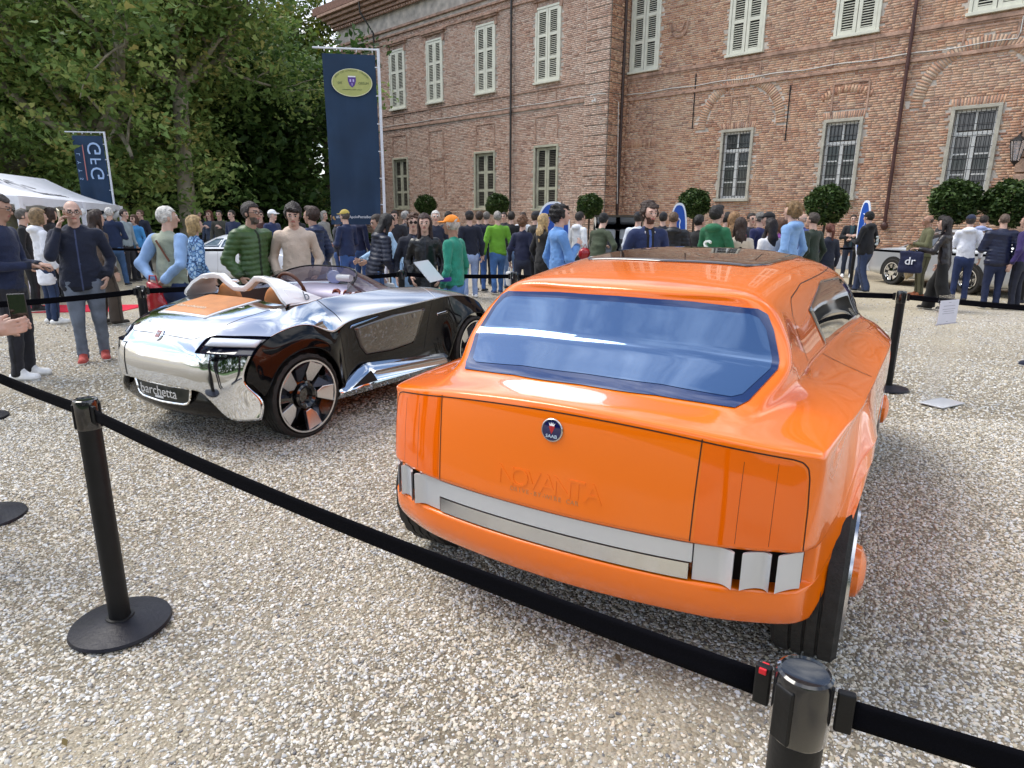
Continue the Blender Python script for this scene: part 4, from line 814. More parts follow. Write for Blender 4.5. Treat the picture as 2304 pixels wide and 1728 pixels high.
# ---------------------------------------------------------------- silver open roadster
bar = empty('concept_roadster', (-2.3519, 5.2021, 0), 30.5, 'polished silver open two-seat concept roadster with black flanks and tan interior', 'car')
SILV = M('polished_body', (.76,.79,.83), .05, metal=1.); SILV2 = M('door_top_silver', (.62,.65,.70), .16, metal=.9); WHT = M('white_trim', 'e9ebee', .25, coat=.6)
TAN = M('tan_leather', 'bd7a42', .5, var=.15, vscale=9, bump=.2, bscale=140); BLKG = M('gloss_black_paint', (.004,.004,.005), .05, spec=.28); TINT = M('tinted_visor', (.10,.06,.07), .03, alpha=.72, coat=1.)
def _bar():
    c = Cage(); 
    rows = [ # rear lower lip upwards, over the deck
     [(0,-.565,.478),(.2,-.565,.478),(.40,-.563,.478),(.50,-.552,.462),(.60,-.50,.345),(.672,-.444,.253),(.80,-.32,.247)],
     [(0,-.578,.60),(.2,-.577,.60),(.40,-.570,.60),(.51,-.548,.57),(.62,-.49,.47),(.70,-.42,.39),(.80,-.268,.40)],
     [(0,-.562,.70),(.2,-.560,.70),(.38,-.545,.70),(.50,-.520,.68),(.61,-.47,.62),(.69,-.41,.56),(.748,-.365,.54)],
     [(0,-.532,.785),(.2,-.530,.785),(.36,-.508,.77),(.44,-.490,.745),(.56,-.435,.74),(.68,-.365,.735),(.782,-.31,.725)],
     [(0,-.498,.84),(.2,-.494,.84),(.37,-.468,.84),(.475,-.430,.852),(.58,-.35,.852),(.69,-.245,.848),(.79,-.15,.838)],
     [(0,-.42,.91),(.2,-.41,.91),(.36,-.385,.91),(.47,-.34,.91),(.59,-.25,.90),(.70,-.14,.885),(.797,-.04,.868)],
     [(0,-.29,.962),(.2,-.28,.963),(.36,-.265,.957),(.48,-.2,.955),(.60,-.12,.945),(.71,-.02,.915),(.80,.07,.884)],
     [(0,-.08,1.0),(.2,-.08,1.0),(.38,-.06,.995),(.50,0.,.99),(.61,.06,.98),(.725,.13,.935),(.805,.19,.88)],
     [(0,.17,1.035),(.22,.17,1.035),(.42,.17,1.03),(.54,.175,1.022),(.625,.2,1.015),(.74,.26,.94),(.81,.30,.84)]]
    fwd = [ # beside the cockpit: columns 4,5,6
     [(.648,.42,1.036),(.755,.45,.925),(.815,.455,.775)],
     [(.655,.60,1.043),(.755,.60,.95),(.815,.585,.843)],
     [(.64,1.05,1.046),(.745,1.06,.968),(.808,1.07,.877)],
     [(.585,1.36,1.04),(.725,1.42,.975),(.80,1.45,.893)]]
    nose = [
     [(0,1.72,.985),(.15,1.72,.988),(.30,1.72,.995),(.43,1.74,1.005),(.55,1.76,1.015),(.69,1.79,.97),(.79,1.81,.905)],
     [(0,2.1,.95),(.15,2.1,.952),(.30,2.1,.96),(.43,2.08,.975),(.56,2.06,.985),(.69,2.05,.955),(.78,2.03,.91)],
     [(0,2.5,.86),(.15,2.5,.862),(.30,2.49,.87),(.43,2.46,.885),(.56,2.42,.905),(.68,2.38,.91),(.775,2.34,.888)],
     [(0,2.8,.74),(.15,2.8,.742),(.30,2.78,.75),(.43,2.74,.765),(.56,2.69,.79),(.68,2.62,.81),(.77,2.575,.805)],
     [(0,3.0,.60),(.15,3.0,.60),(.30,2.97,.61),(.43,2.93,.62),(.55,2.87,.64),(.67,2.79,.67),(.755,2.70,.70)],
     [(0,3.08,.38),(.15,3.08,.38),(.30,3.05,.38),(.43,3.01,.38),(.55,2.96,.38),(.65,2.9,.38),(.73,2.84,.38)]]
    def tail(x, z): return -.578+.68*x**4.5+(1.12 if z > .58 else .25)*(z-.58)**2
    for i in range(0, 4): rows[i] = [(x, tail(x, z) if not (i == 1 and k == 6) else y, z) for k, (x, y, z) in enumerate(rows[i])]
    for i, r in enumerate(rows):
        for k, p in enumerate(r): c.v((i, k), p)
    for i in range(len(rows)-1):
        for k in range(6):
            if i == 3 and k in (3,4,5): continue                    # opening for the lamp: filled by the lamp housing
            c.quad((i,k),(i,k+1),(i+1,k+1),(i+1,k))
    for q, r in enumerate(fwd):
        for k, p in enumerate(r): c.v((9+q, 4+k), p)
    for q, r in enumerate(nose):
        for k, p in enumerate(r): c.v((13+q, k), p)
    for i in range(8, 13):
        for k in (4, 5): c.quad((i,k),(i,k+1),(i+1,k+1),(i+1,k), 0 if i < 9 else 1)
    for i in range(13, 18):
        for k in range(6): c.quad((i,k),(i,k+1),(i+1,k+1),(i+1,k), 1 if i < 15 else 0)
    # thickness along the outer edge and the cockpit rim
    for i in range(0, 19):
        p = c.V[c.key[(i,6)]]; c.v(('e', i), (p[0]-.03, p[1], p[2]-.012))
    for i in range(0, 18): c.quad((i,6), (i+1,6), ('e', i+1), ('e', i), 2)
    for i in range(8, 14):
        p = c.V[c.key[(i,4)]]; c.v(('r', i), (p[0]-.02, p[1]+(-.02 if i == 8 else 0), p[2]-.06))
    for i in range(8, 13): c.quad((i+1,4), (i,4), ('r', i), ('r', i+1), 1)
    for k in range(5):
        p = c.V[c.key[(8,k)]]; 
        if k < 4: c.v(('t', k), (p[0], p[1]+.01, p[2]-.07))
    for k in range(3): c.quad((8,k),(8,k+1),('t',k+1),('t',k))
    c.quad((8,3),(8,4),('r',8),('t',3))
    for k in range(7):
        p = c.V[c.key[(0,k)]]; c.v(('u', k), (p[0]-.01, p[1]+.05, p[2]+.012))
    for k in range(6): c.quad((0,k+1),(0,k),('u',k),('u',k+1), 0)
    for i in range(0, 18): c.crease((i,6),(i+1,6),1.)
    for k in range(6): c.crease((0,k),(0,k+1),1.); 
    for k in (3,4,5): c.crease((3,k),(3,k+1),1.); c.crease((4,k),(4,k+1),1.)
    c.crease((3,3),(4,3),1.)
    for i in range(0, 3): c.crease((i,3),(i+1,3),.5)
    for i in range(3, 8): c.crease((i+1,3),(i+2,3),.25) if i < 7 else None
    for i in range(8, 13): c.crease((i,4),(i+1,4),.8)
    for k in range(4): c.crease((8,k),(8,k+1),.9); c.crease((13,k),(13,k+1),.6)
    c.crease((8,6),(9,6),1.)
    body = c.build('body_shell', [SILV, SILV2, BLKG], bar, 3, fit=(2,.6)); bv = bvh_of(body)
    # black flank
    c2 = Cage(); T = [(.752,-.362,.552),(.785,-.305,.722),(.793,-.15,.834),(.80,-.04,.864),(.803,.07,.880),(.808,.19,.876),(.813,.30,.836),(.818,.455,.771),(.818,.585,.839),(.815,.82,.862),(.811,1.07,.873),(.803,1.45,.889),(.793,1.81,.901),(.783,2.03,.906),(.778,2.34,.884),(.773,2.575,.80),(.758,2.70,.695),(.735,2.84,.40)]
    B = [(.80,-.258,.41),(.825,-.232,.46),(.838,-.175,.575),(.845,-.085,.655),(.848,.04,.70),(.848,.17,.705),(.845,.30,.665),(.84,.40,.57),(.832,.475,.44),(.80,.60,.24),(.79,1.07,.24),(.79,1.45,.24),(.80,1.9,.24),(.82,2.02,.36),(.84,2.16,.60),(.845,2.42,.705),(.83,2.72,.60),(.76,2.85,.36)]
    nv = 5
    for i, (t, b) in enumerate(zip(T, B)):
        for q in range(nv+1):
            f = q/nv; p = np.array(t)*(1-f)+np.array(b)*f; 
            if 8 <= i <= 12: p[0] -= .045*math.sin(math.pi*f)*(1 if i > 8 else .5)
            else: p[0] += .012*math.sin(math.pi*f)
            c2.v((i,q), p)
        c2.v((i,'l'), (b[0]-.07, b[1], b[2]+.01))
    for i in range(len(T)-1):
        for q in range(nv): c2.quad((i,q),(i+1,q),(i+1,q+1),(i,q+1))
        c2.quad((i,nv),(i+1,nv),(i+1,'l'),(i,'l')); c2.crease((i,nv),(i+1,nv),.8)
    fl = c2.build('black_flank', [BLKG], bar, 2); bf = bvh_of(fl)
    for sd in ('right', 'left'):
        panel('door_glass', bf, ([(.86,.52),(1.2,.50),(1.50,.52)], [(1.50,.52),(1.58,.60),(1.66,.84)], [(.68,.78),(1.2,.835),(1.66,.84)], [(.86,.52),(.78,.60),(.68,.78)]), sd, .004, M('door_glass_tint', (.020,.009,.008), .03, coat=1., spec=1.), bar, 20, 12)
        panel('door_glass_highlight', bf, ([(.62,.79),(.85,.825)], [(.85,.825),(1.0,.852)], [(.64,.815),(1.0,.852)], [(.62,.79),(.64,.815)]), sd, .007, M('highlight_blue', (.25,.38,.6), .05, metal=1.), bar, 10, 4)  # blue strip laid on as a painted highlight along the door glass
        seam('door_gap', bf, [(1.76,.89),(1.72,.6),(1.66,.42)], sd, .006, GAPK, bar); seam('arch_gap', bf, [(.50,.77),(.56,.6),(.60,.35)], sd, .006, GAPK, bar)
        panel('side_badge', bf, ([(1.86,.735),(2.0,.75)], [(2.0,.75),(2.0,.775)], [(1.86,.76),(2.0,.775)], [(1.86,.735),(1.86,.76)]), sd, .003, ALU, bar, 6, 3); panel('side_badge_field', bf, ([(1.867,.741),(1.993,.755)], [(1.993,.755),(1.993,.769)], [(1.867,.754),(1.993,.769)], [(1.867,.741),(1.867,.754)]), sd, .005, GAPK, bar, 6, 3)
    # sill, lamps and trim on both sides
    for sg in (1, -1):
        prof = [(.46,.320),(.80,.462),(1.50,.392),(1.98,.345)]; low = [(.455,.275),(.80,.275),(1.5,.265),(2.0,.262)]; bot = [(.45,.222),(.80,.215),(1.5,.21),(2.0,.21)]; n = 24
        A, Bm, Cc = resample(prof, n), resample(low, n), resample(bot, n); V = []
        for k in range(n): V += [(sg*.79, *A[k]), (sg*(.832 if A[k][0] > .5 else .84), *Bm[k]), (sg*.80, *Cc[k]), (sg*.70, Cc[k][0], Cc[k][1]+.02)]
        so = obj('sill', V, grid_faces(n, 4), SILV, bar, True); auto(so, 25); so.modifiers.new('t', 'SOLIDIFY').thickness = .01
        tri = [(.60,.292),(.90,.292),(.835,.395)]; MB().prism([(sg*(.8335-.11*max(0, z-.29)), y, z) for y, z in tri], (sg*.004, 0, 0)).build('sill_vent', GAPK, bar)
        # tail lamp housing in the opening
        w = [np.array(c.V[c.key[(3,k)]]) for k in (3,4,5,6)]; t = [np.array(c.V[c.key[(4,k)]]) for k in (3,4,5,6)]; hs = []; ins = np.array([0,.045,0])
        for a, b in zip(w, t): hs.append((a, a+ins, b+ins, b))
        V = [p*np.array([sg,1,1]) for r in hs for p in r]; F = [(4*k+q, 4*k+q+1, 4*k+5+q, 4*k+4+q) for k in range(3) for q in range(3)]+[(0,1,2,3)]; obj('lamp_housing', V, F, M('lamp_housing_dark', (.01,.012,.03), .06, coat=1.), bar)
        lo = [np.array(p)+np.array([0,.006,0]) for p in resample(w, 14)]; hi = [np.array(p)+np.array([0,.006,0]) for p in resample(t, 14)]; V = []
        for k in range(1, 13):
            f0, f1 = .42, .86-.12*k/13
            for f in (f0, f1): p = lo[k]*(1-f)+hi[k]*f; V.append(p*np.array([sg,1,1]))
        lb = obj('lamp_bar', V, grid_faces(12, 2), M('lamp_bar_clear', 'd6dce6', .08, coat=1.), bar, True); sm = lb.modifiers.new('t', 'SOLIDIFY'); sm.thickness = .02; sm.offset = 0
        seam('arch_trim', bv, [(sg*.797,-.02)]*2, 'top', .001, GAPK, bar, n=2)
    # lid gaps on the tail
    lid = [(-.50,.90),(-.45,.865),(-.39,.832),(-.36,.826),(-.2,.832),(0,.836),(.2,.832),(.36,.826),(.39,.832),(.45,.865),(.50,.90)]
    seam('lid_gap', bv, lid, 'rear', .004, GAPK, bar, n=90)
    for sg in (1, -1): seam('lid_gap', bv, [(sg*.50,-.31),(sg*.53,-.15),(sg*.56,.05),(sg*.58,.17)], 'top', .004, GAPK, bar); seam('door_top_gap', bv, [(sg*.65,.43),(sg*.72,.47),(sg*.80,.545)], 'top', .006, GAPK, bar); seam('bonnet_gap', bv, [(sg*.30,1.80),(sg*.45,1.83),(sg*.60,1.86),(sg*.77,1.83)], 'top', .008, WHT, bar)
    # round badge
    p, n = shoot(bv, 0, .832, 'rear', 0); th = math.atan2(n[2], -n[1]); mb = MB(); mb.lathe([(.052,0),(.052,.006),(.046,.009),(.041,.006)], 36, 0, cap=False); mb.lathe([(.041,.006),(.02,.007),(.002,.007)], 36, 0)
    bd = mb.build('badge', [CHROME], bar, True); bd.location = tuple(p); bd.rotation_euler = (math.pi/2-th, 0, 0); MB().box((0,0,.008),(.05,.056,.003)).build('badge_field', M('badge_crimson', '7c1430', .2, coat=1.), bd, bevel=.006)
    text('badge_lettering', 'FIAT', .026, M('badge_silver'), bd, (0,0,.0098), (0,0,0), .0008, sx=.8)
    # lower tail: black valance, plate with lettering, chrome surround
    V = []; xs = np.linspace(-.66, .66, 25)
    for x in xs: 
        y = -.545+.26*x*x; V += [(x,y+.03,.50-.12*abs(x)),(x,y+.01,.38),(x,y+.0,.30),(x,y+.05,.24),(x,y+.25,.20)]
    obj('valance', V, grid_faces(25, 5), BLKG, bar, True); s_ = 1
    pb = [(-.30,.345),(.30,.345)]; G = coons([(-.28,.348),(0,.342),(.28,.348)], [(.28,.348),(.315,.37),(.345,.46)], [(-.345,.46),(0,.468),(.345,.46)], [(-.28,.348),(-.315,.37),(-.345,.46)], 16, 6)
    def py(x, z): return -.552+.22*x*x+(.46-z)*.05
    obj('plate', [(x, py(x,z), z) for x, z in G.reshape(-1, 2)], grid_faces(16, 6), M('plate_dark', (.012,.016,.012), .35), bar, True)
    fr_ = [(-.345,.465),(-.325,.39),(-.30,.352),(-.25,.338),(0,.330),(.25,.338),(.30,.352),(.325,.39),(.345,.465)]; MB().tube([(x, py(x,z)-.004, z) for x, z in resample(fr_, 40)], .009, 6).build('plate_surround', CHROME, bar, True)
    MB().tube([(x, py(x,.468)-.006, .470) for x in np.linspace(-.35,.35,14)], .010, 6).build('plate_top_bar', CHROME, bar, True); MB().box((-.02, py(0,.36)-.004, .362), (.10,.006,.016)).build('plate_lamp', WHT, bar)
    text('plate_lettering', 'barchetta', .105, M('lettering_chrome', 'e4e6ea', .12, metal=.6), bar, (0,-.567,.412), (math.pi/2,0,0), .0015, sx=1.12)
    # leather pad on the deck
    P = []; nu, nv = 18, 12; hw = lambda f: .262+.03*f
    for i in range(nu):
        for j in range(nv):
            f, g = i/(nu-1), j/(nv-1)*2-1; y = -.285+f*.44; x = g*hw(f); q = shoot(bv, x, y, 'top', 0)[0]; e = min(1, min(f, 1-f)*9, (1-abs(g))*9); e = max(e, 0); P.append((x, y, q[2]+.006+.018*math.sqrt(e)))
    pad = obj('leather_pad', P, grid_faces(nu, nv), TAN, bar, True)
    panel('pad_surround', bv, ([(-.29,-.315),(.29,-.315)], [(.29,-.315),(.325,.165)], [(-.325,.165),(.325,.165)], [(-.29,-.315),(-.325,.165)]), 'top', .004, WHT, bar, 14, 14)
    text('pad_lettering', 'barchetta', .075, M('stitch_pale', 'd9c7b2', .5), pad, (-.02,-.20,1.004), (.14,0,0), .002, sx=1.2)
    # roll hoop: white double bow with a dip in the middle
    hp = [(-.63,.25,1.02),(-.60,.23,1.06),(-.52,.22,1.15),(-.42,.215,1.205),(-.30,.215,1.222),(-.22,.22,1.218),(-.14,.225,1.165),(-.06,.23,1.125),(.06,.23,1.125),(.14,.225,1.165),(.22,.22,1.218),(.30,.215,1.222),(.42,.215,1.205),(.52,.22,1.15),(.60,.23,1.06),(.63,.25,1.02)]
    H = resample(hp, 64); V = []
    for k, p in enumerate(H):
        d = H[min(k+1,63)]-H[max(k-1,0)]; d /= np.linalg.norm(d); n = np.cross(d, (0,1,0)); p = p-np.array([0,0,.022*min(1,max(0,(p[2]-1.03)/.1))]); wd = .032+.10*max(0, abs(p[0])-.35)/.28
        for a, b in ((-.5,-.014),(-.35,-.024),(.6,-.024),(1.0,-.006),(1.0,.006),(.6,.02),(-.35,.02),(-.5,.012)): V.append(p+np.array([0,1,0])*a*wd*1.6+n*b)
    hp_o = obj('roll_hoop', V, [[k*8+q, k*8+(q+1) % 8, (k+1)*8+(q+1) % 8, (k+1)*8+q] for k in range(63) for q in range(8)]+[list(range(8))], WHT, bar, True); auto(hp_o, 40)
    for sg in (1, -1):  # hoop foot blending into the door top
        V = []; A = [(.625,.20,1.025),(.60,.23,1.09),(.545,.27,1.135)]; 
        F_ = [(sg*.645,.17,1.012),(sg*.612,.20,1.065),(sg*.555,.20,1.13),(sg*.56,.33,1.125),(sg*.63,.44,1.07),(sg*.655,.50,1.042),(sg*.665,.34,1.022)]
        MB().prism(F_, (-sg*.02,0,-.004)).build('hoop_foot', WHT, hp_o, bevel=.006)
    text('hoop_mark', 'b', .11, M('mark_grey', '6b7078', .3, metal=.6), hp_o, (.642,.34,1.072), (R_(62),0,R_(84)), .001)
    MB().tube([(-.03,.19,1.17),(.03,.19,1.17)], .012, 8).build('hoop_latch', ALU, hp_o, True)
    # cockpit: tub, seats, dash, gauges, wheel, mirror, visor
    GT = M('cockpit_tub', (.05,.03,.025), .7)
    MB().box((0,.85,.60),(1.2,1.5,.05)).box((0,.22,.80),(1.18,.04,.42)).box((-.60,.85,.80),(.03,1.4,.42)).box((.60,.85,.80),(.03,1.4,.42)).box((0,.8,.72),(.18,1.2,.25)).build('cockpit_tub', GT, bar)
    for sg in (1, -1):
        V, F = implicit(lambda P: smin(smin(sd_rc(P,(sg*.30,.40,.78),(sg*.30,.34,.99),.14,.11,.45,1.3), sd_rc(P,(sg*.30,.50,.70),(sg*.30,.85,.73),.12,.12,1.,1.5), .06), sd_rc(P,(sg*.30,.34,1.02),(sg*.30,.33,1.06),.075,.065,.5,1.2), .04), (sg*.30-.3,.1,.5), (sg*.30+.3,1.1,1.3), .022)
        obj('seat', V, F, TAN, bar, True)
    V, F = implicit(lambda P: smin(sd_rc(P,(-.55,1.32,.93),(.55,1.32,.93),.085,.085,1.5), sd_rc(P,(-.5,1.5,.95),(.5,1.5,.95),.07,.07,2.), .1), (-.66,1.1,.75), (.66,1.75,1.1), .025); obj('dashboard', V, F, M('dash_pale', 'cdc6dc', .35), bar, True)
    for k in range(3): 
        x = -.42+.0+k*.145 if False else .08+k*.14; g = MB().lathe([(.052,0),(.052,-.022),(.042,-.026),(.038,-.012),(.002,-.012)], 20, axis='y', c=(x,1.23,.965)).build('gauge', M('gauge_copper', 'b06a58', .2, metal=.7), bar, True)
    sw = MB(); sw.tube([(-.30+.17*math.cos(t), 1.02-.17*math.sin(t)*.35, 1.0+.17*math.sin(t)*.94) for t in np.linspace(0, 2*math.pi, 30)], .016, 8, cap=False); sw.build('steering_wheel', M('steering_leather', '5a3420', .45), bar, True)
    MB().lathe([(.05,0),(.04,.03),(.005,.035)], 16, axis='y', c=(-.30,1.0,1.0)).box((-.22,1.01,1.0),(.14,.015,.03)).box((-.38,1.01,1.0),(.14,.015,.03)).build('steering_hub', ALU, bar, True)
    ws = []  # wrap-round visor
    nu = 28
    for k in range(nu):
        t = -1+2*k/(nu-1); x = .60*math.sin(t*1.45)/math.sin(1.45); yb = 1.72-.62*abs(t)**2.2; zt_ = 1.225-.18*abs(t)**3.0
        for f in (0,.33,.66,1): ws.append((x*(1-.10*f), yb-(.34+.16*(1-abs(t)))*f*(1-.35*abs(t)**3), (1.0+.045*abs(t))*(1-f)+zt_*f))
    wo = obj('windscreen', ws, grid_faces(nu, 4), TINT, bar, True)
    MB().tube([ws[4*k+3] for k in range(nu)], .008, 6).build('windscreen_rim', BLKG, wo, True)
    MB().tube([(0.12,1.40,1.12),(.12,1.32,1.115)], .008, 6).lathe([(.03,-.085),(.034,-.07),(.034,.07),(.03,.085)], 12, axis='x', c=(.12,1.29,1.115)).build('mirror', WHT, bar, True)
    V, F = implicit(lambda P: sd_el(P, (-.15,1.42,1.10), (.10,.02,.07)), (-.28,1.36,1.0), (-.02,1.48,1.2), .015); obj('screen_reflector', V, F, M('pale_blue_plate', 'a9b4dc', .2), bar, True)
    MB().box((0,1.3,.42),(1.35,3.2,.34)).build('underbody', BLACKP, bar, bevel=.04)
    for sg in (1, -1): # small fly screens
        obj('side_screen', [(sg*.60,.98,1.04),(sg*.64,1.02,1.045),(sg*.60,.82,1.05),(sg*.585,.86,1.14)], [(0,1,3),(0,3,2)], TINT, bar)
    def rimfn(o, r, w):
        h = w/2; mb = MB(); mb.lathe([(r,-h*.8),(r*.95,-h*.5),(r*.95,h*.55),(r*1.0,h*.85),(r*.99,h*1.02),(r*.945,h*1.0),(r*.93,h*.7),(r*.92,-h*.3)], 60, 0, axis='x', cap=False); mb.build('rim', ALU, o, True)
        MB().lathe([(r*.92,-h*.3),(r*.5,h*.1),(.085,h*.35),(.08,h*.35)], 40, axis='x', cap=True).build('rim_dish', GLOSSK, o, True)
        MB().lathe([(.10,h*.2),(.10,h*.75),(.085,h*.85),(.065,h*.7),(.06,h*.4),(.002,h*.4)], 32, axis='x').build('hub', GLOSSK, o, True)
        for k in range(5):
            t0 = R_(68-72*k); 
            def pt(rad, dt, x): t = t0+dt; return (x, rad*math.cos(t), rad*math.sin(t))
            # local y forward: rotate so that spokes sit as in the photo
            blade = [pt(r*.95,-.29,h*.95),pt(r*.95,.22,h*.95),pt(r*.62,.30,h*.72),pt(r*.42,.14,h*.62),pt(r*.44,-.28,h*.62)]; MB().prism(blade, (-.035,0,0)).build('spoke', ALU, o, bevel=.004)
            web = [pt(r*.95,.19,h*.86),pt(r*.62,.26,h*.62),pt(r*.36,.45,h*.30),pt(r*.40,.70,h*.28),pt(r*.72,.62,h*.25),pt(r*.93,.50,h*.30)]; MB().prism(web, (-.02,0,0)).build('spoke_web', M('dark_blue_metal', (.03,.035,.05), .15, metal=.8), o)
    for y in (.12, 2.44):
        for sg in (1, -1): wheel(bar, (sg*.735, y, .332), .332, .20, .288, rimfn, sg)
_bar()
# ---------------------------------------------------------------- background cars
def simple_car(e, W, st, paint, glassm, wheels, R, rimfn, level=2, belt=.86):
    """st: stations (y, z_top, half width of the top, z_belt, half width, z_sill); the top stands above the belt where there is a cabin"""
    c = Cage()
    for i, (y, zt_, wt, zb, wb, zs) in enumerate(st):
        for k, p in enumerate(((0,y,zt_+.012),(wt*.6,y,zt_),(wt,y,zt_-.02),((wt+wb)/2+.01,y,(zt_+zb)/2),(wb-.02,y,zb),(wb,y,zb-.12),(wb+.01,y,(zb+zs)/2-.05),(wb-.03,y,zs),(wb*.5,y,zs-.02))): c.v((i,k), p)
    n = len(st)
    for i in range(n-1):
        for k in range(8): c.quad((i,k),(i,k+1),(i+1,k+1),(i+1,k))
        c.crease((i,4),(i+1,4),.4)
    o = c.build('body', [paint], e, level); bv = bvh_of(o)
    for (x, y) in wheels: # dark wheel openings sit proud of the flank, the wheel inside them
        for sg in (1, -1):
            G = [(sg*(x+.005), y+(R+.055)*math.cos(t), R+(R+.055)*math.sin(t)) for t in np.linspace(-.25, math.pi+.25, 26)]; MB().prism(G, (-sg*.30,0,0)).build('wheel_arch', GAPK, e)
            wheel(e, (sg*(x-.085), y, R), R, .20, R*.70, rimfn, sg)
    return o, bv
def wire_rim(o, r, w):
    h = w/2; MB().lathe([(r*.99,h*.7),(r*1.0,h*.95),(r*.9,h*.9),(r*.86,h*.4)], 30, axis='x', cap=False).build('rim', CHROME, o, True); MB().lathe([(r*1.18,h*.985),(r*1.3,h*1.0)], 40, axis='x', cap=False).build('white_wall', M('white_wall', 'e4e2da', .7), o)
    s = MB()
    for k in range(28): t = k*2*math.pi/28; t2 = t+.25*(-1)**k; s.tube([(h*.6,.05*math.cos(t2),.05*math.sin(t2)),(h*.5,r*.88*math.cos(t),r*.88*math.sin(t))], .006, 4)
    s.build('wire_spokes', CHROME, o); MB().lathe([(.06,h*.4),(.06,h*.8),(.03,h*1.1),(.005,h*1.12)], 14, axis='x').build('hub', CHROME, o, True); MB().lathe([(r*.9,h*.2),(.002,h*.2)], 24, axis='x').build('disc', GAPK, o)
def alloy_rim(o, r, w):
    h = w/2; MB().lathe([(r*.99,h*.6),(r*1.02,h*1.0),(r*.93,h*.98),(r*.86,h*.5)], 36, axis='x', cap=False).build('rim', CHROME, o, True); MB().lathe([(r*.9,h*.25),(.002,h*.25)], 24, axis='x').build('disc', GAPK, o)
    for k in range(7):
        t0 = 2*math.pi*k/7; pt = lambda rad, dt: (h*.9, rad*math.cos(t0+dt), rad*math.sin(t0+dt)); MB().prism([pt(r*.93,-.30),pt(r*.93,.30),pt(r*.4,.26),pt(r*.4,-.26)], (-.04,0,0)).build('spoke', CHROME, o, bevel=.006)
    MB().lathe([(r*.42,h*.5),(r*.42,h*.95),(r*.2,h*1.05),(.005,h*1.05)], 22, axis='x').build('hub', CHROME, o, True)
CGL = M('car_glass', (.02,.025,.03), .02, coat=1., spec=1.); CGLB = M('blue_car_glass', (.10,.15,.22), .03, coat=1., spec=1.)
# white coupe
wc = empty('white_coupe', tuple(Vector((at(545,16.3).x, 16.3, 0))), -62, 'white classic coupe with wire wheels behind the green puffer man', 'car')
ST = [(-2.2,.62,.45,.58,.60,.36),(-2.1,.80,.60,.76,.72,.28),(-1.6,.90,.66,.84,.80,.26),(-1.0,.97,.62,.88,.83,.24),(-.75,1.10,.54,.88,.83,.24),(-.2,1.20,.50,.88,.83,.24),(.25,1.19,.50,.87,.83,.24),(.75,1.0,.58,.86,.83,.24),(.95,.90,.64,.85,.83,.24),(1.6,.85,.62,.80,.80,.26),(2.05,.76,.56,.70,.74,.3),(2.25,.60,.42,.54,.62,.38)]
wo, wb_ = simple_car(wc, .83, ST, M('white_paint', 'dfe3ec', .18, coat=1.), CGL, ((.845,-1.3),(.845,1.35)), .32, wire_rim)
for sd in ('right','left'):
    panel('side_window', wb_, ([(-.62,.93),(-.1,.93)], [(-.1,.93),(-.08,1.10)], [(-.45,1.12),(-.08,1.13)], [(-.62,.93),(-.45,1.12)]), sd, .004, CGLB, wc, 8, 5); panel('side_window', wb_, ([(-.03,.93),(.62,.92)], [(.62,.92),(.25,1.11)], [(-.02,1.13),(.25,1.11)], [(-.03,.93),(-.02,1.13)]), sd, .004, CGLB, wc, 10, 5); seam('door_gap', wb_, [(-.05,.86),(-.03,.5),(.0,.32)], sd, .008, M('gap_grey', (.2,.2,.22), .8), wc); seam('door_gap', wb_, [(.85,.84),(.8,.55),(.7,.32)], sd, .008, M('gap_grey'), wc)
panel('rear_window', wb_, ([(-.5,-1.02),(.5,-1.02)], [(.5,-1.02),(.42,-.60)], [(-.42,-.60),(.42,-.60)], [(-.5,-1.02),(-.42,-.60)]), 'top', .004, CGLB, wc); panel('windscreen', wb_, ([(-.5,.36),(.5,.36)], [(.5,.36),(.58,.85)], [(-.58,.85),(.58,.85)], [(-.5,.36),(-.58,.85)]), 'top', .004, CGLB, wc)
MB().tube([(x, -2.22+.25*abs(x)**2, .50) for x in np.linspace(-.66,.66,12)], .03, 8).build('bumper', CHROME, wc, True); MB().tube([(x, 2.27-.25*abs(x)**2, .46) for x in np.linspace(-.66,.66,12)], .03, 8).build('bumper', CHROME, wc, True)
# silver saloon at the right
A_, B_ = at(2206, 15.2), at(2028, 17.4); hd = math.degrees(math.atan2(B_.x-A_.x, B_.y-A_.y)); fw = Vector((B_.x-A_.x, B_.y-A_.y, 0)).normalized(); rt = Vector((fw.y, -fw.x, 0)); mid = (A_+B_)/2+rt*.86
wbs = (B_-A_).length/2
ss = empty('silver_saloon', tuple(mid), hd, 'silver concept saloon with dark glass roof and chrome wheels', 'car')
ST = [(-2.6,.78,.52,.72,.66,.36),(-2.5,.98,.66,.92,.80,.28),(-2.0,1.12,.70,.98,.86,.24),(-1.5,1.30,.62,.97,.88,.22),(-.7,1.42,.58,.96,.89,.22),(0.0,1.43,.58,.95,.89,.22),(.6,1.26,.62,.94,.89,.22),(1.05,1.02,.70,.93,.89,.22),(1.4,.97,.70,.91,.88,.24),(1.9,.90,.66,.84,.84,.26),(2.15,.74,.56,.68,.74,.32),(2.2,.52,.46,.48,.64,.38)]
so_, sb_ = simple_car(ss, .89, ST, M('grey_silver_paint', (.52,.54,.57), .28, metal=.45, coat=1.), CGL, ((.915,-wbs),(.915,wbs)), .335, alloy_rim)
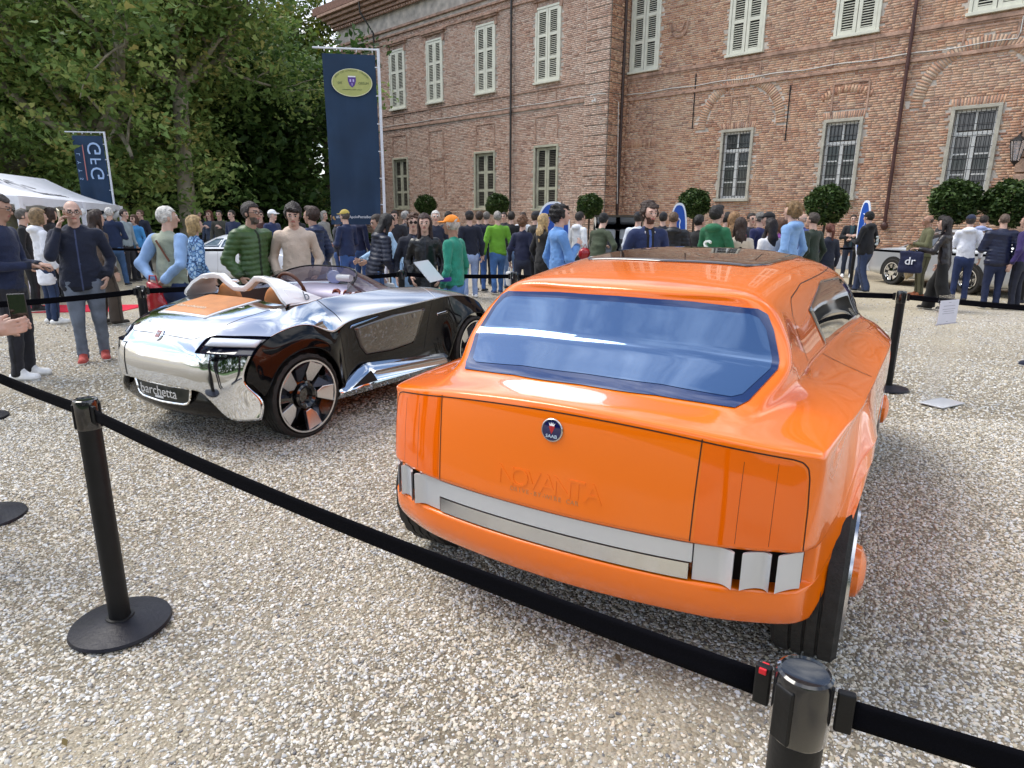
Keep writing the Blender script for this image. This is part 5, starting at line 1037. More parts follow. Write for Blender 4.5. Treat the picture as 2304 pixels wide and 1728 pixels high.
for sd in ('right','left'):
    panel('side_window', sb_, ([(-1.65,1.0),(-.5,.99)], [(-.5,.99),(-.5,1.36)], [(-1.3,1.30),(-.5,1.37)], [(-1.65,1.0),(-1.3,1.30)]), sd, .004, CGL, ss, 10, 6); panel('side_window', sb_, ([(-.44,.99),(.95,.97)], [(.95,.97),(.55,1.22)], [(-.44,1.37),(.1,1.38),(.55,1.22)], [(-.44,.99),(-.44,1.37)]), sd, .004, CGL, ss, 12, 6); seam('door_gap', sb_, [(-.47,.93),(-.45,.3)], sd, .008, GAPK, ss); seam('door_gap', sb_, [(.75,.92),(.72,.3)], sd, .008, GAPK, ss)
panel('glass_roof', sb_, ([(-.54,-1.7),(.54,-1.7)], [(.54,-1.7),(.52,.55)], [(-.52,.55),(.52,.55)], [(-.54,-1.7),(-.52,.55)]), 'top', .004, M('brown_glass', (.05,.028,.024), .04, coat=1., spec=1.), ss, 10, 16); panel('windscreen', sb_, ([(-.54,.6),(.54,.6)], [(.54,.6),(.66,1.05)], [(-.66,1.05),(.66,1.05)], [(-.54,.6),(-.66,1.05)]), 'top', .004, CGL, ss)
# black car with its tailgate open, far behind the smiling man
bc = empty('black_estate', tuple(at(1390,17.6)), 8, 'black car with its tailgate open and pale seats showing', 'car')
ST = [(-1.9,.72,.6,.66,.74,.30),(-1.85,.84,.66,.80,.80,.26),(-1.3,.92,.68,.86,.82,.24),(-.5,1.36,.56,.88,.83,.22),(.2,1.40,.56,.88,.83,.22),(.8,1.05,.62,.86,.82,.22),(1.6,.86,.64,.80,.80,.24),(2.1,.70,.5,.62,.68,.32)]
bo, bb_ = simple_car(bc, .83, ST, M('black_paint', (.006,.007,.010), .08, coat=1.), CGL, ((.845,-1.1),(.845,1.35)), .31, alloy_rim)
MB().prism([(-.62,-.55,1.40),(.62,-.55,1.40),(.58,-1.55,1.72),(-.58,-1.55,1.72)], (0,.02,-.05)).build('tailgate', M('black_paint'), bc, bevel=.01); MB().tube([(.5,-.9,.98),(.52,-1.2,1.55)], .012, 6).build('gas_strut', IRON, bc)
for sg in (1,-1): MB().box((sg*.28,-.85,1.12),(.46,.14,.52)).build('seat', M('seat_pale', 'c8ccd0', .6), bc, bevel=.05)
MB().box((0,-1.93,.62),(.42,.012,.11)).build('number_plate', M('plate_white', 'e2e4e8', .4), bc); MB().box((0,-1.90,.50),(1.5,.08,.10)).build('bumper', BLACKP, bc, bevel=.03)
for sg in (1,-1): MB().box((sg*.62,-1.90,.72),(.18,.03,.08)).build('tail_lamp', M('lamp_blue_grey', '6a82b0', .15, coat=.6), bc, bevel=.01)
# ---------------------------------------------------------------- barrier posts and belts
POSTK = M('post_black', (.006,.006,.007), .45, spec=.3, var=.3, vscale=14, bump=.06, bscale=90); BASEK = M('base_black', (.008,.008,.014), .45, spec=.35, var=.35, vscale=9, bump=.12, bscale=60); BELTM = M('belt_webbing', (.004,.004,.006), .95, spec=.06, bump=.2, bscale=300); CAPK = M('cap_gloss', (.01,.01,.012), .12, coat=.8); REDT = M('red_tab', 'd01828', .4)
def post(x, y, label, yaw=0, tab=None, h=1.0):
    e = empty('barrier_post', (x, y, 0), yaw, label, 'barrier post', 'belt barrier posts')
    MB().lathe([(.19,.0),(.195,.006),(.19,.018),(.10,.034),(.07,.042),(.05,.043)], 48).build('base', BASEK, e, True); MB().lathe([(.041,.03),(.041,h-.02)], 28, cap=False).lathe([(.055,.04),(.052,.048),(.042,.05)], 28, cap=False).build('tube', POSTK, e, True)
    MB().lathe([(.0425,h-.12),(.045,h-.115),(.045,h-.012),(.0425,h-.003),(.038,h),(.036,h-.004),(.02,h-.006),(.001,h-.006)], 32).build('cap', CAPK, e, True)
    for k in (1, 3):
        t = k*math.pi/2; c, s = math.cos(t), math.sin(t); MB().box((.044*c, .044*s, h-.066), (.008, .034, .098), 0, [[c,-s,0],[s,c,0],[0,0,1]]).build('belt_slot', POSTK, e, bevel=.003)
    MB().tube([(.0412*math.cos(-1.3),.0412*math.sin(-1.3),.62),(.0412*math.cos(-1.3),.0412*math.sin(-1.3),.18)], .0015, 4).build('scratch', M('scratch_grey', (.2,.2,.2), .6), e)
    return e
def belt(a, b, label, sag=.012, z=.945, w=.052, tw=0., clip=None):
    A, B = np.array([*a, z]), np.array([*b, z]); d = B-A; L = np.linalg.norm(d); d /= L; A = A+d*.05; B = B-d*.05; n = 30; side = np.cross(d, (0,0,1)); V = []; rr = np.random.default_rng(int(L*1000))
    e = empty('barrier_belt', tuple((A+B)/2*np.array([1,1,0])), 0, label, 'barrier belt', 'black belts between the posts'); O = (A+B)/2*np.array([1,1,0])
    for k in range(n):
        f = k/(n-1); c = A+(B-A)*f-np.array([0,0,sag*4*f*(1-f)]); r = tw*math.sin(math.pi*f)+.05*math.sin(f*7+L); up = np.array([0,0,1])*math.cos(r)+side*math.sin(r)
        for q in (-.5,-.3,-.1,.1,.3,.5): V.append(c+up*w*q+side*.0012*math.cos(q*20)-O)
    o = obj('webbing', V, grid_faces(n, 6), BELTM, e, True); s = o.modifiers.new('t', 'SOLIDIFY'); s.thickness = .0022; s.offset = 0
    for P, sg in ((A, 1), (B, -1)):
        ang = math.atan2(d[1], d[0]); c, s_ = math.cos(ang), math.sin(ang); MB().box(P-O+d*.012*sg, (.026,.014,.072), 0, [[c,-s_,0],[s_,c,0],[0,0,1]]).build('clip', POSTK, e, bevel=.003)
    if clip: MB().box(B-O-d*.012+np.array([0,0,.03])-side*.009*-1, (.012,.005,.010), 0, [[c,-s_,0],[s_,c,0],[0,0,1]]).build('release_tab', REDT, e, bevel=.001); MB().box(B-O-d*.012+np.array([0,0,.03])-side*.009, (.012,.005,.010), 0, [[c,-s_,0],[s_,c,0],[0,0,1]]).build('release_tab', REDT, e, bevel=.002)
    return e
PN, PLt = (.472,.898), (-1.655,2.44)
post(*PN, 'nearest barrier post with glossy round cap in the lower right corner', 62); post(*PLt, 'barrier post with dished round base in the left foreground', 62)
post(-3.68,6.5,'barrier post left of the roadster, behind its tail', 20); post(-1.45,8.6,'barrier post behind the roadster windscreen near the tall banner', 10); post(.02,8.42,'barrier post behind the left roof edge of the orange car', 0); post(3.85,6.5,'barrier post standing right of the orange car', 0); post(8.6,16.8,'barrier post in front of the man in the teal shirt', 0); post(10.7,13.8,'barrier post beside the silver saloon at the right edge', 0); post(-3.0,3.43,'barrier post off to the left, only its round base in view', 30); post(-4.5,5.3,'barrier post at the left edge behind the white sneakers', 30)
belt(PLt, PN, 'long black belt running diagonally in front of the orange car', .03, tw=.1, clip=True); belt(PN, (1.75,.30), 'black belt leaving the nearest post to the right edge'); belt((-3.0,3.43), PLt, 'black belt from the left edge to the foreground post'); belt((-4.5,5.3), (-3.68,6.5), 'black belt crossing in front of the man on the phone'); belt((-3.68,6.5), (-1.45,8.6), 'black belt behind the roadster tail', .02); belt((-1.45,8.6), (.02,8.42), 'black belt behind the roadster bonnet'); belt((.02,8.42), (3.85,6.5), 'black belt hidden behind the orange car', .02); belt((3.85,6.5), (5.9,4.7), 'black belt from the right post to the right edge', .02); belt((8.6,16.8), (10.7,13.8), 'black belt in front of the silver saloon', .03); belt((3.6,17.8), (8.6,16.8), 'black belt behind the crowd right of the orange car', .03); belt((-11.,15.),(-5.8,14.2),'black belt across the white coupe', .03); post(-5.8,14.2,'barrier post right of the white coupe', 0)
# ---------------------------------------------------------------- info stand, plates, carpet
ACR = M('clear_acrylic', (.95,.97,.98), .03, trans=.95, alpha=.22, ior=1.2); PAPER = M('printed_paper', 'd9d8e4', .6, var=.03); INK = M('ink_grey', '9a98a6', .8)
e = empty('info_stand', (4.06,5.95,0), -28, 'clear acrylic information stand with a white sheet right of the orange car', 'sign')
MB().box((0,0,.012), (.36,.22,.012)).build('foot', M('acrylic_foot', (.62,.64,.68), .12, coat=.5), e, bevel=.003); MB().box((0,.09,.52), (.34,.006,1.0)).build('pane', ACR, e); sh = MB().box((0,.083,.865), (.295,.004,.215)).build('sheet', PAPER, e)
MB().box((0,.083,.752), (.34,.012,.006)).build('ledge', INK, e)
for k, (w_, z_) in enumerate(((.04,.95),(.18,.92),(.2,.89),(.16,.87),(.19,.85),(.03,.775))): MB().box((0,.0805,z_), (w_,.0008,.004)).build('print_line', INK, e)
e = empty('info_board', (-.98,7.75,0), -75, 'tilted white information board on a stand behind the roadster bonnet', 'sign'); MB().box((0,0,.52),(.03,.03,1.0)).box((0,0,.01),(.3,.3,.02)).build('stand', POSTK, e); b = MB().box((0,0,0),(.42,.30,.012)).build('board', M('board_pale', 'c9d2da', .25, coat=.4), e, bevel=.003); b.location = (0,0,1.06); b.rotation_euler = (R_(48),0,0)
rc_ = obj('red_carpet', [(-9.2,11.3,.012),(-6.9,11.5,.012),(-6.9,12.4,.012),(-9.2,12.2,.012),(-9.2,11.3,-.01),(-6.9,11.5,-.01),(-6.9,12.4,-.01),(-9.2,12.2,-.01)], [(0,1,2,3),(0,4,5,1),(1,5,6,2)], M('carpet_red', 'cf1f3c', .95, var=.12, bump=.4, bscale=200)); tag(rc_, 'red carpet strip on the gravel behind the man on the phone', 'carpet')
rc2 = obj('red_carpet', [(-3.9,13.0,.012),(-2.4,13.1,.012),(-2.5,14.0,.012),(-4.0,13.9,.012),(-3.9,13.0,-.01),(-2.4,13.1,-.01)], [(0,1,2,3),(0,4,5,1)], M('carpet_red')); tag(rc2, 'red carpet strip behind the cream hoodie boy', 'carpet')
# ---------------------------------------------------------------- banners
NAVY = M('banner_navy', '1b3450', .8, var=.18, vscale=1.2, bump=.06, bscale=200); POLEW = M('white_pole', 'd5d9e2', .35, var=.05); BTX = M('banner_print_blue', '9db6da', .8); BRED = M('banner_print_red', 'b0706c', .8); BOVAL = M('banner_oval', 'a9ad6c', .8, var=.06); BPUR = M('banner_purple', '5a3d8c', .8); BINK = M('banner_ink', '5c6a4a', .8); BGHOST = M('banner_ghost', '2a5683', .8)
def cloth(parent, w, h, z1, mat, seed, x0=0.):
    nu, nv = 22, 50; V = []
    for i in range(nu):
        for j in range(nv):
            f, g = i/(nu-1), j/(nv-1); x = x0-w*f+.05*w*g*g*f*0; y = .06*math.sin(f*6+g*3+seed)*g*(1-abs(2*f-1))+.05*math.sin(f*9-g*9+seed)*g*g+.03*math.sin(f*17+g*4)*g; V.append((x+.03*g*math.sin(g*4), y, z1-h*g))
    return obj('cloth', V, grid_faces(nu, nv), mat, parent, True)
def banner(name, pos, yaw, H, w, h, label):
    e = empty(name, pos, yaw, label, 'banner'); MB().tube([(0,0,.1),(0,0,H)], .03, 10).build('pole', POLEW, e, True); MB().tube([(.02,0,H-.02),(-w-.25,0,H-.02)], .018, 8).build('arm', POLEW, e, True)
    for k in range(3): t = k*2.1+.4; MB().tube([(0,0,1.05),(.42*math.cos(t),.42*math.sin(t),.02)], .02, 6).build('leg', POLEW, e, True)
    c = cloth(e, w, h, H-.12, NAVY, 1.3, -.07)
    rg = MB()
    for k in range(4): rg.lathe([(.02,-.008),(.028,0),(.02,.008)], 8, axis='x', c=(-.12-k*(w-.1)/3,0,H-.06))
    rg.build('hanging_rings', POLEW, e, True)
    for k in range(6): MB().box((-.035,0,H-.35-k*h/6.2), (.09,.006,.02)).build('strap', POLEW, e)
    return e
bt = banner('tall_banner', tuple(at(866, 14.6)), -8, 4.96, 1.05, 3.36, 'tall navy banner with yellow oval emblem on a white pole')
ov = MB(); ov.prism([(-.53+.40*math.cos(t),-.03,4.42+.26*math.sin(t)) for t in np.linspace(0,2*math.pi,48,endpoint=False)], (0,-.004,0)); ovo = ov.build('emblem_oval', BOVAL, bt); ovo.location = (-.02,0,-.12)
MB().tube([(-.53+.40*math.cos(t),-.034,4.42+.26*math.sin(t)) for t in np.linspace(0,2*math.pi,48)], .007, 4, cap=False).build('emblem_rim', M('emblem_rim_pale', 'd8d9b8', .7), ovo)
MB().prism([(-.61,-.036,4.53),(-.45,-.036,4.53),(-.45,-.036,4.45),(-.48,-.036,4.37),(-.53,-.036,4.33),(-.58,-.036,4.37),(-.61,-.036,4.45)], (0,-.003,0)).build('emblem_shield', BPUR, ovo); MB().box((-.53,-.041,4.535),(.15,.003,.025)).build('emblem_flag', M('emblem_white', 'e4e4e8', .7), ovo)
MB().box((-.56,-.041,4.46),(.03,.003,.05)).box((-.50,-.041,4.46),(.03,.003,.05)).box((-.53,-.041,4.39),(.012,.003,.05)).build('emblem_marks', M('emblem_lilac', 'b9aee0', .7), ovo)
for tx, x, z, s_ in (('MUSEO',-.30,4.41,.065),('300',-.77,4.41,.065),('Tondi e Nomi contrammani',-.53,4.29,.035)): o = text('emblem_lettering', tx, s_, BINK, ovo, (x,-.037,z), (math.pi/2,0,0), .001); o.scale.x = -1
for k, ch in enumerate('CAVALLATI SCUDERIA DEL CUORE'): t = R_(25+130*k/27); o = text('emblem_lettering', ch, .04, BINK, ovo, (-.53+.36*math.cos(t),-.037,4.42+.225*math.sin(t)), (math.pi/2,0,0), .001) if ch != ' ' else None
o = text('banner_lettering', '#LavalgoApoloPatriaBottega', .075, M('banner_white', 'dfe3ea', .8), bt, (-.58,-.11,1.64), (math.pi/2,0,0), .001)
G_ = coons([(-1.0,2.0),(-.45,2.0)], [(-.45,2.0),(-.45,3.25)], [(-.98,3.25),(-.45,3.25)], [(-1.0,2.0),(-.98,3.25)], 4, 4)
bs = banner('small_banner', tuple(at(261, 20.5)), -6, 4.0, .84, 2.7, 'smaller navy banner with mirrored lettering beside the plane tree trunk')
for k, (ch, sz) in enumerate((('G',.54),('F',.44),('G',.54))):
    o = text('banner_lettering', ch, sz, BTX, bs, (-.30,-.06,3.52-k*.35), (math.pi/2,0,0), .001); o.rotation_euler = (math.pi/2, math.pi/2, 0); o.scale = (1,-1,1)
for k, ch in enumerate('ELYTS'): o = text('banner_lettering', ch, .14, BTX, bs, (-.78,-.06,3.58-k*.23), (math.pi/2,0,0), .001); o.rotation_euler = (math.pi/2, math.pi/2, 0); o.scale = (1,-1,1)
MB().box((-.63,-.06,3.12),(.026,.004,1.0)).build('banner_rule', BRED, bs)
# ---------------------------------------------------------------- marquee
TENT = M('marquee_white', 'e8eaf2', .7, var=.04, vscale=1.5, bump=.05); tn = empty('marquee', (-10.5,15.5,0), 0, 'white marquee with printed roof at the left edge', 'tent')
T0 = np.array([10.5,-15.5,0]); C1 = np.array([-8.75,12.,1.98])+T0; C2 = np.array([-11.95,20.6,1.90])+T0; off = np.array([-5.2,-1.9,0]); C0 = C1+off; C3 = C2+off; P1 = np.array([-10.9,13.0,2.62])+T0; P2 = np.array([-12.95,19.4,2.60])+T0; P1 = P1+off*.12; P2 = P2+off*.05
def roof_face(pts, n=10):
    G = coons(*pts, n, n); 
    for i in range(n):
        for j in range(n): f, g = i/(n-1), j/(n-1); G[i,j,2] -= .16*math.sin(math.pi*g)*.6+.03*math.sin(math.pi*f)*(1-g)
    return G.reshape(-1,3)
V = np.vstack([roof_face(([C1,C2],[C2,P2],[P1,P2],[C1,P1])), roof_face(([C0,C1],[C1,P1],[P1,P1],[C0,P1])), roof_face(([C2,C3],[C3,P2],[P2,P2],[C2,P2])), roof_face(([C3,C0],[C0,P1],[P2,P1],[C3,P2]))]); F = np.vstack([grid_faces(10,10)+100*k for k in range(4)]); obj('roof', V, F, TENT, tn, True)
for a, b in ((C0,C1),(C1,C2),(C2,C3)):
    n = 30; V = []
    for k in range(n): p = a+(b-a)*k/(n-1); V += [p, p-np.array([0,0,.16+.02*math.sin(k*1.3)])]
    obj('valance', V, grid_faces(n,2), TENT, tn, True)
for p in (C0, C1, C1+(C2-C1)*.5, C2, C3): MB().box(p-np.array([0,0,p[2]/2]), (.09,.09,p[2]-.02)).build('leg', TENT, tn)
for p, q in ((C1,-1),(C2,1),(C1+(C2-C1)*.5,1)): 
    d = (C2-C1)/np.linalg.norm(C2-C1); V = [p-np.array([0,0,.14]), p+d*.35*-q*(1 if q > 0 else 1)-np.array([0,0,.14]), p+d*.1*-q-np.array([0,0,1.9]), p-np.array([0,0,1.9])]; obj('curtain', V, [(0,1,2,3)], TENT, tn)
tx = text('roof_lettering', 'TG', .9, M('print_grey', '55565c', .8), tn, (0,0,0), (0,0,0), .002); tx2 = text('roof_lettering', 'TORINO GARAGE', .26, M('print_grey'), tn, (0,0,0), (0,0,0), .002)
ex = (C2-C1)/np.linalg.norm(C2-C1); up_ = (P1+P2)/2-(C1+C2)/2; ey = up_-ex*(up_@ex); ey /= np.linalg.norm(ey); ez = np.cross(ex, ey)
for t_, a, b in ((tx,.45,.62),(tx2,.42,.22)):
    c = C1+(C2-C1)*a+((P1+P2)/2-(C1+C2)/2)*b-np.array([0,0,.085*math.sin(math.pi*b)*1.2]); t_.matrix_local = Matrix(((ex[0],ey[0],ez[0],c[0]+ez[0]*.05),(ex[1],ey[1],ez[1],c[1]+ez[1]*.05),(ex[2],ey[2],ez[2],c[2]+ez[2]*.05),(0,0,0,1)))
SPOT = M('spot_housing', 'dfe2e4', .3)
for k, f in enumerate((.45,.78,.92)):
    p = C1+(C2-C1)*f-np.array([0,0,.28])-T0*0; e = empty('spot_lamp', tuple(p-T0), 30+k*20, ('left spot lamp under the marquee edge','middle spot lamp under the marquee edge','right spot lamp under the marquee edge')[k], 'lamp', 'spot lamps under the marquee'); o = MB().lathe([(.05,-.14),(.07,-.12),(.075,.12),(.06,.13)], 14, axis='y').build('housing', SPOT, e, True); o.rotation_euler = (.6,0,0); MB().tube([(0,0,0),(0,0,.16)], .012, 6).build('bracket', IRON, e)
MB().box((-11.9+10.5,14.6-15.5,.45),(1.6,.7,.9)).box((-13.6+10.5,16.6-15.5,1.0),(.06,2.4,1.9)).build('counter', M('counter_dark', (.03,.03,.035), .5), tn)
# ---------------------------------------------------------------- blue oval boards
BLU = M('board_blue', '1f4fa8', .4, var=.1, vscale=2); WRM = M('board_white', 'e8edf6', .4)
def oval_board(u, Y, z0, z1, wd, yaw, label):
    p = at(u, Y); e = empty('oval_board', tuple(p), yaw, label, 'sign board', 'blue oval sign boards'); h = (z1-z0)/2; c = (z0+z1)/2
    sup = lambda a, b, y: [(a*math.copysign(abs(math.cos(t))**.75, math.cos(t)), y, c+b*math.sin(t)) for t in np.linspace(0,2*math.pi,40,endpoint=False)]
    b = MB().prism(sup(wd,h,0), (0,-.03,0)).build('board', WRM, e); MB().prism(sup(wd-.035,h-.05,-.03), (0,-.004,0)).build('field', BLU, b)
    MB().tube([(.05*math.sin(t*5)+.02*math.sin(t*11), -.036, c-h*.55+t*h*1.1/2) for t in np.linspace(0,2,60)], .010, 4).build('script', WRM, b); MB().box((0,.03,z0/2),(.05,.04,z0)).box((0,.03,.015),(.4,.3,.03)).build('foot', POSTK, e)
oval_board(1246,14,.75,1.98,.36,20,'blue oval board behind the curly-haired man in the blue jumper'); oval_board(1527,15.5,.6,2.0,.2,15,'blue oval board beside the ball tree, left of the green hoodie man'); oval_board(1947,16.2,.75,2.10,.18,75,'slim blue oval board beside the man in the black beanie')
# ---------------------------------------------------------------- people
SKINS = {'l': M('skin_light', (.55,.35,.275), .5, var=.08, vscale=14), 'm': M('skin_medium', (.44,.26,.19), .5, var=.08, vscale=14), 'd': M('skin_tan', (.33,.18,.12), .5, var=.08, vscale=14)}
LIP = M('lips', (.40,.15,.13), .45); EYE = M('eye_dark', (.03,.02,.018), .2); EYEW = M('eye_white', (.65,.62,.60), .3)
def fab(hexc, kind='cloth'):
    n = 'fabric_%s_%s' % (kind, hexc)
    if kind != 'hair': c_ = [int(hexc[i:i+2], 16) for i in (0,2,4)]; g_ = sum(c_)/3; hexc = '%02x%02x%02x' % tuple(int(v+(g_-v)*.08) for v in c_)
    if kind == 'leather': return M(n, hexc, .32, var=.25, vscale=7, bump=.5, bscale=22)
    if kind == 'denim': return M(n, hexc, .85, var=.30, vscale=6, bump=.25, bscale=160)
    if kind == 'puffer': return M(n, hexc, .45, var=.15, vscale=9, bump=.15, bscale=40)
    if kind == 'hair': return M(n, hexc, .55, var=.40, vscale=30, bump=.8, bscale=70)
    return M(n, hexc, .88, var=.14, vscale=7, bump=.3, bscale=70, sheen=.1)
def rotz(p, a): c, s = math.cos(a), math.sin(a); return np.array([p[0]*c-p[1]*s, p[0]*s+p[1]*c, p[2]])
ARMS = { # elbow and wrist relative to the shoulder, for the right side (+x), front is +y, for a 1.75 m figure
 'down': ((.07,-.03,-.29),(.09,.05,-.55)), 'relax': ((.09,-.05,-.28),(.10,.08,-.52)), 'pocket': ((.085,-.08,-.27),(.03,.06,-.47)), 'behind': ((.08,-.14,-.27),(-.10,-.20,-.44)), 'ear': ((.045,.17,-.22),(-.055,.125,.085)), 'front': ((.06,.06,-.29),(-.06,.30,-.25)), 'read': ((.07,.02,-.30),(-.10,.27,-.30)),
 'fold': ((.08,.06,-.28),(-.18,.20,-.22)), 'chest': ((.06,.08,-.29),(-.10,.24,-.12)), 'bag': ((.10,-.04,-.28),(.13,.06,-.54)), 'out': ((.12,.10,-.26),(.16,.34,-.22)), 'hip': ((.18,-.10,-.22),(.06,.05,-.42)), 'fwdlow': ((.06,.10,-.28),(.02,.34,-.40)), 'reach': ((.04,.16,-.24),(-.07,.44,-.20)), 'raise': ((.10,.18,-.20),(.06,.38,-.02))}
def folds(P, d, sd, amp, k, legs=False):
    """cloth folds: slanting creases, stronger near hems, elbows and ankles"""
    m = np.abs(d) < .035; Q = P[m]; z = Q[:,2]/k
    w = (1.2-np.clip(abs(z-.15)*1.6, 0, .8)) if legs else (.75+.6*np.exp(-((z-.95)/.12)**2)+.4*np.exp(-((z-1.12)/.1)**2))
    f = wob(Q*np.array([1,1,1.6]), sd, 15, .005)+wob(Q*np.array([1,1,1.5]), sd+1, 46, .002); r = wob(Q*np.array([.8,.8,2.2]), sd+2, 26, 1.); r2 = wob(Q*np.array([1.3,1.3,1.6]), sd+3, 34, 1.)
    d = d.copy(); d[m] += amp*w*(f-.0055*np.exp(-(r*5)**2)+.0055*np.exp(-(r2*6)**2)); return d
def person(label, u, Y, htop=None, H=1.75, face=0., top='333333', tkind='cloth', bot='2a3a55', bkind='denim', shoe='222222', skin='l', hair='short', hcol='2b1d14', arms=('down','down'), stride=0., lean=0., hood=False, build=1., coat=0., group=None, detail=None, head_turn=0., head_tilt=0., flare=0., glasses=None, beard=None, inner=None, vest=False, name='person', x=None, female=False):
    """face: heading in degrees clockwise from +Y (0 = back to the camera, 180 = facing it)"""
    p = at(u, Y) if x is None else Vector((x, Y, 0)); e = empty(name, tuple(p), face, label, 'person', group); k = H/1.75
    near = detail if detail is not None else (Y < 10.5); h = .0155 if near else (.021 if Y < 15 else .027); rs = np.random.default_rng(abs(hash(label)) % 9999 if False else sum(map(ord, label))); sd = int(rs.integers(1, 9999)); b = build
    L_ = lean; sl, cl = math.sin(L_), math.cos(L_)
    def T(x, y, z): # torso point, leaning forward about the hips
        z0 = .93*k; dz = z*k-z0; return np.array([x*k, y*k+dz*sl, z0+dz*cl])
    pel = T(0,0,.95); chest = T(0,.01,1.28); shz = 1.435 if not female else 1.415; sw = (.182 if not female else .160)*min(b, 1.10)
    neck0, neck1 = T(0,-.005,1.45), T(0,.015,1.56)
    ht = R_(head_turn); hc = T(0,.035,1.648); 
    def Hd(x, y, z): # head-local offset (metres, +y forward) turned and tilted
        q = rotz(np.array([x, y*math.cos(head_tilt)-z*math.sin(head_tilt), y*math.sin(head_tilt)+z*math.cos(head_tilt)]), -ht); return hc+q*k*np.array([1,1,1])
    S = {1: T(sw, -.005, shz-.02), -1: T(-sw, -.005, shz-.02)}; J = {}
    for sg, nm in ((1, arms[1]), (-1, arms[0])):
        el, wr = ARMS[nm]; J[sg] = (S[sg], S[sg]+np.array([sg*el[0]*(1+.4*(b-1)), el[1]+sl*.1, el[2]])*k, S[sg]+np.array([sg*wr[0]*(1+.5*(b-1)), wr[1]+sl*.15, wr[2]])*k)
    st = stride; Lg = {}
    for sg in (1, -1):
        o = st*sg; hip = np.array([sg*.092*k, 0, .90*k]); ank = np.array([sg*.105*k, o*.42*k, .085*k+(.06*k*abs(o) if o < 0 else 0)]); kn = np.array([sg*.10*k, o*.20*k+.03*k+.05*abs(o), .49*k]); Lg[sg] = (hip, kn, ank, o)
    # ---- body (skin): head in a fine grid, the rest in a coarser one, one mesh
    hh = .0075 if near else .013
    def head_f(P):
        Q = (P-hc)/k; c, s = math.cos(ht), math.sin(ht); Q = np.stack([Q[...,0]*c-Q[...,1]*s, Q[...,0]*s+Q[...,1]*c, Q[...,2]], -1)
        if head_tilt: ct, s2 = math.cos(head_tilt), math.sin(head_tilt); Q = np.stack([Q[...,0], Q[...,1]*ct+Q[...,2]*s2, -Q[...,1]*s2+Q[...,2]*ct], -1)
        d = sd_el(Q, (0,-.012,.028), (.076,.096,.092)); d = smin(d, sd_rc(Q, (0,.035,-.01), (0,.058,-.078), .062, .034, 1., .92), .035)
        d = smin(d, sd_rc(Q, (0,.088,.012), (0,.108,-.022), .010, .0155), .014)                                   # nose
        d = smin(d, sd_rc(Q, (-.03,.078,.026), (.03,.078,.026), .016, .016), .02)                                 # brow
        d = smin(d, sd_rc(Q, (-.018,.088,-.052), (.018,.088,-.052), .0075, .0075), .010)                          # mouth
        for sg in (1, -1):
            d = np.maximum(d, -sd_el(Q, (sg*.031,.100,.010), (.017,.018,.011))); d = smin(d, sd_el(Q, (sg*.079,-.004,-.002), (.010,.020,.031)), .008); d = smin(d, sd_el(Q, (sg*.031,.078,.009), (.0125,.0125,.0105)), .002)
        return smin(d*k, sd_rc(P, neck0, hc-np.array([0,.01,.04])*k, .062*k, .055*k), .02)
    V1, F1 = implicit(head_f, hc-np.array([.12,.15,.24])*k, hc+np.array([.12,.15,.15])*k, hh)
    prims = [(pel, chest, .088*k*b, .088*k*b), (S[1], S[-1], .055*k, .055*k), (chest, neck0, .085*k, .055*k)]
    for sg in (1, -1): a, el, wr = J[sg]; prims += [(a, el, .043*k, .037*k), (el, wr, .036*k, .026*k), (Lg[sg][0], Lg[sg][1], .075*k, .05*k), (Lg[sg][1], Lg[sg][2], .048*k, .034*k), (Lg[sg][2], Lg[sg][2]+np.array([0,.12,-.05])*k, .03*k, .026*k)]
    def body_f(P):
        d = None
        for a, c, r0, r1 in prims: q = sd_rc(P, a, c, r0, r1, .72 if r0 > .1 else 1.); d = q if d is None else smin(d, q, .03)
        return d
    lo, hi = bounds(prims); V2, F2 = implicit(body_f, lo, hi, h*1.9); Vs, Fs, n0 = [V1, V2], [F1, F2+len(V1)], len(V1)+len(V2)
    # hands: palm, four unequal bent fingers and a thumb from the side of the palm
    for sg in (1, -1):
        a, el, wr = J[sg]; nm = arms[1] if sg > 0 else arms[0]; d = wr-el; d /= np.linalg.norm(d); grip = nm in ('ear','front','read','bag','chest','out','fwdlow','raise')
        inw = np.array([-sg,0,0.]); inw = inw-(inw@d)*d; inw /= np.linalg.norm(inw)+1e-6; lat = np.cross(d, inw); 
        if nm in ('front','read','out','raise'): inw, lat = -np.cross(d, inw)*sg, inw
        lat = lat if lat[1] > 0 or abs(lat[1]) < .3 else -lat; fp = []; cu = .75 if grip else .32
        for q, (off, ln) in enumerate(((.030,.070),(.010,.078),(-.010,.073),(-.028,.058))):
            r0 = wr+(lat*off*.6+d*.02)*k; kn_ = wr+(lat*off+d*.085)*k; fp.append((r0, kn_, .0145*k, .0115*k)); pt = kn_; dr = d.copy()
            for s_, f in enumerate((.45,.30,.25)):
                ang = cu*(.7+.4*s_); dr = dr*math.cos(ang)+inw*math.sin(ang); dr /= np.linalg.norm(dr); nx = pt+dr*ln*f*k; fp.append((pt, nx, .0098*k, .0085*k)); pt = nx
        t0 = wr+(lat*.022+d*.02)*k; t1 = t0+(lat*.034+d*.028+inw*.012)*k; fp += [(t0, t1, .014*k, .011*k), (t1, t1+(lat*.004+d*.03+inw*.022)*k, .0105*k, .0085*k)]; fp.append((wr-d*.02, wr+d*.03, .024*k, .022*k))
        lo, hi = bounds(fp)
        def hf(P):
            dd = None
            for A_, B_, r0, r1 in fp: q = sd_rc(P, A_, B_, r0, r1); dd = q if dd is None else smin(dd, q, .004)
            return dd
        V3, F3 = implicit(hf, lo, hi, .0065 if near else .011); Vs.append(V3); Fs.append(F3+n0); n0 += len(V3)
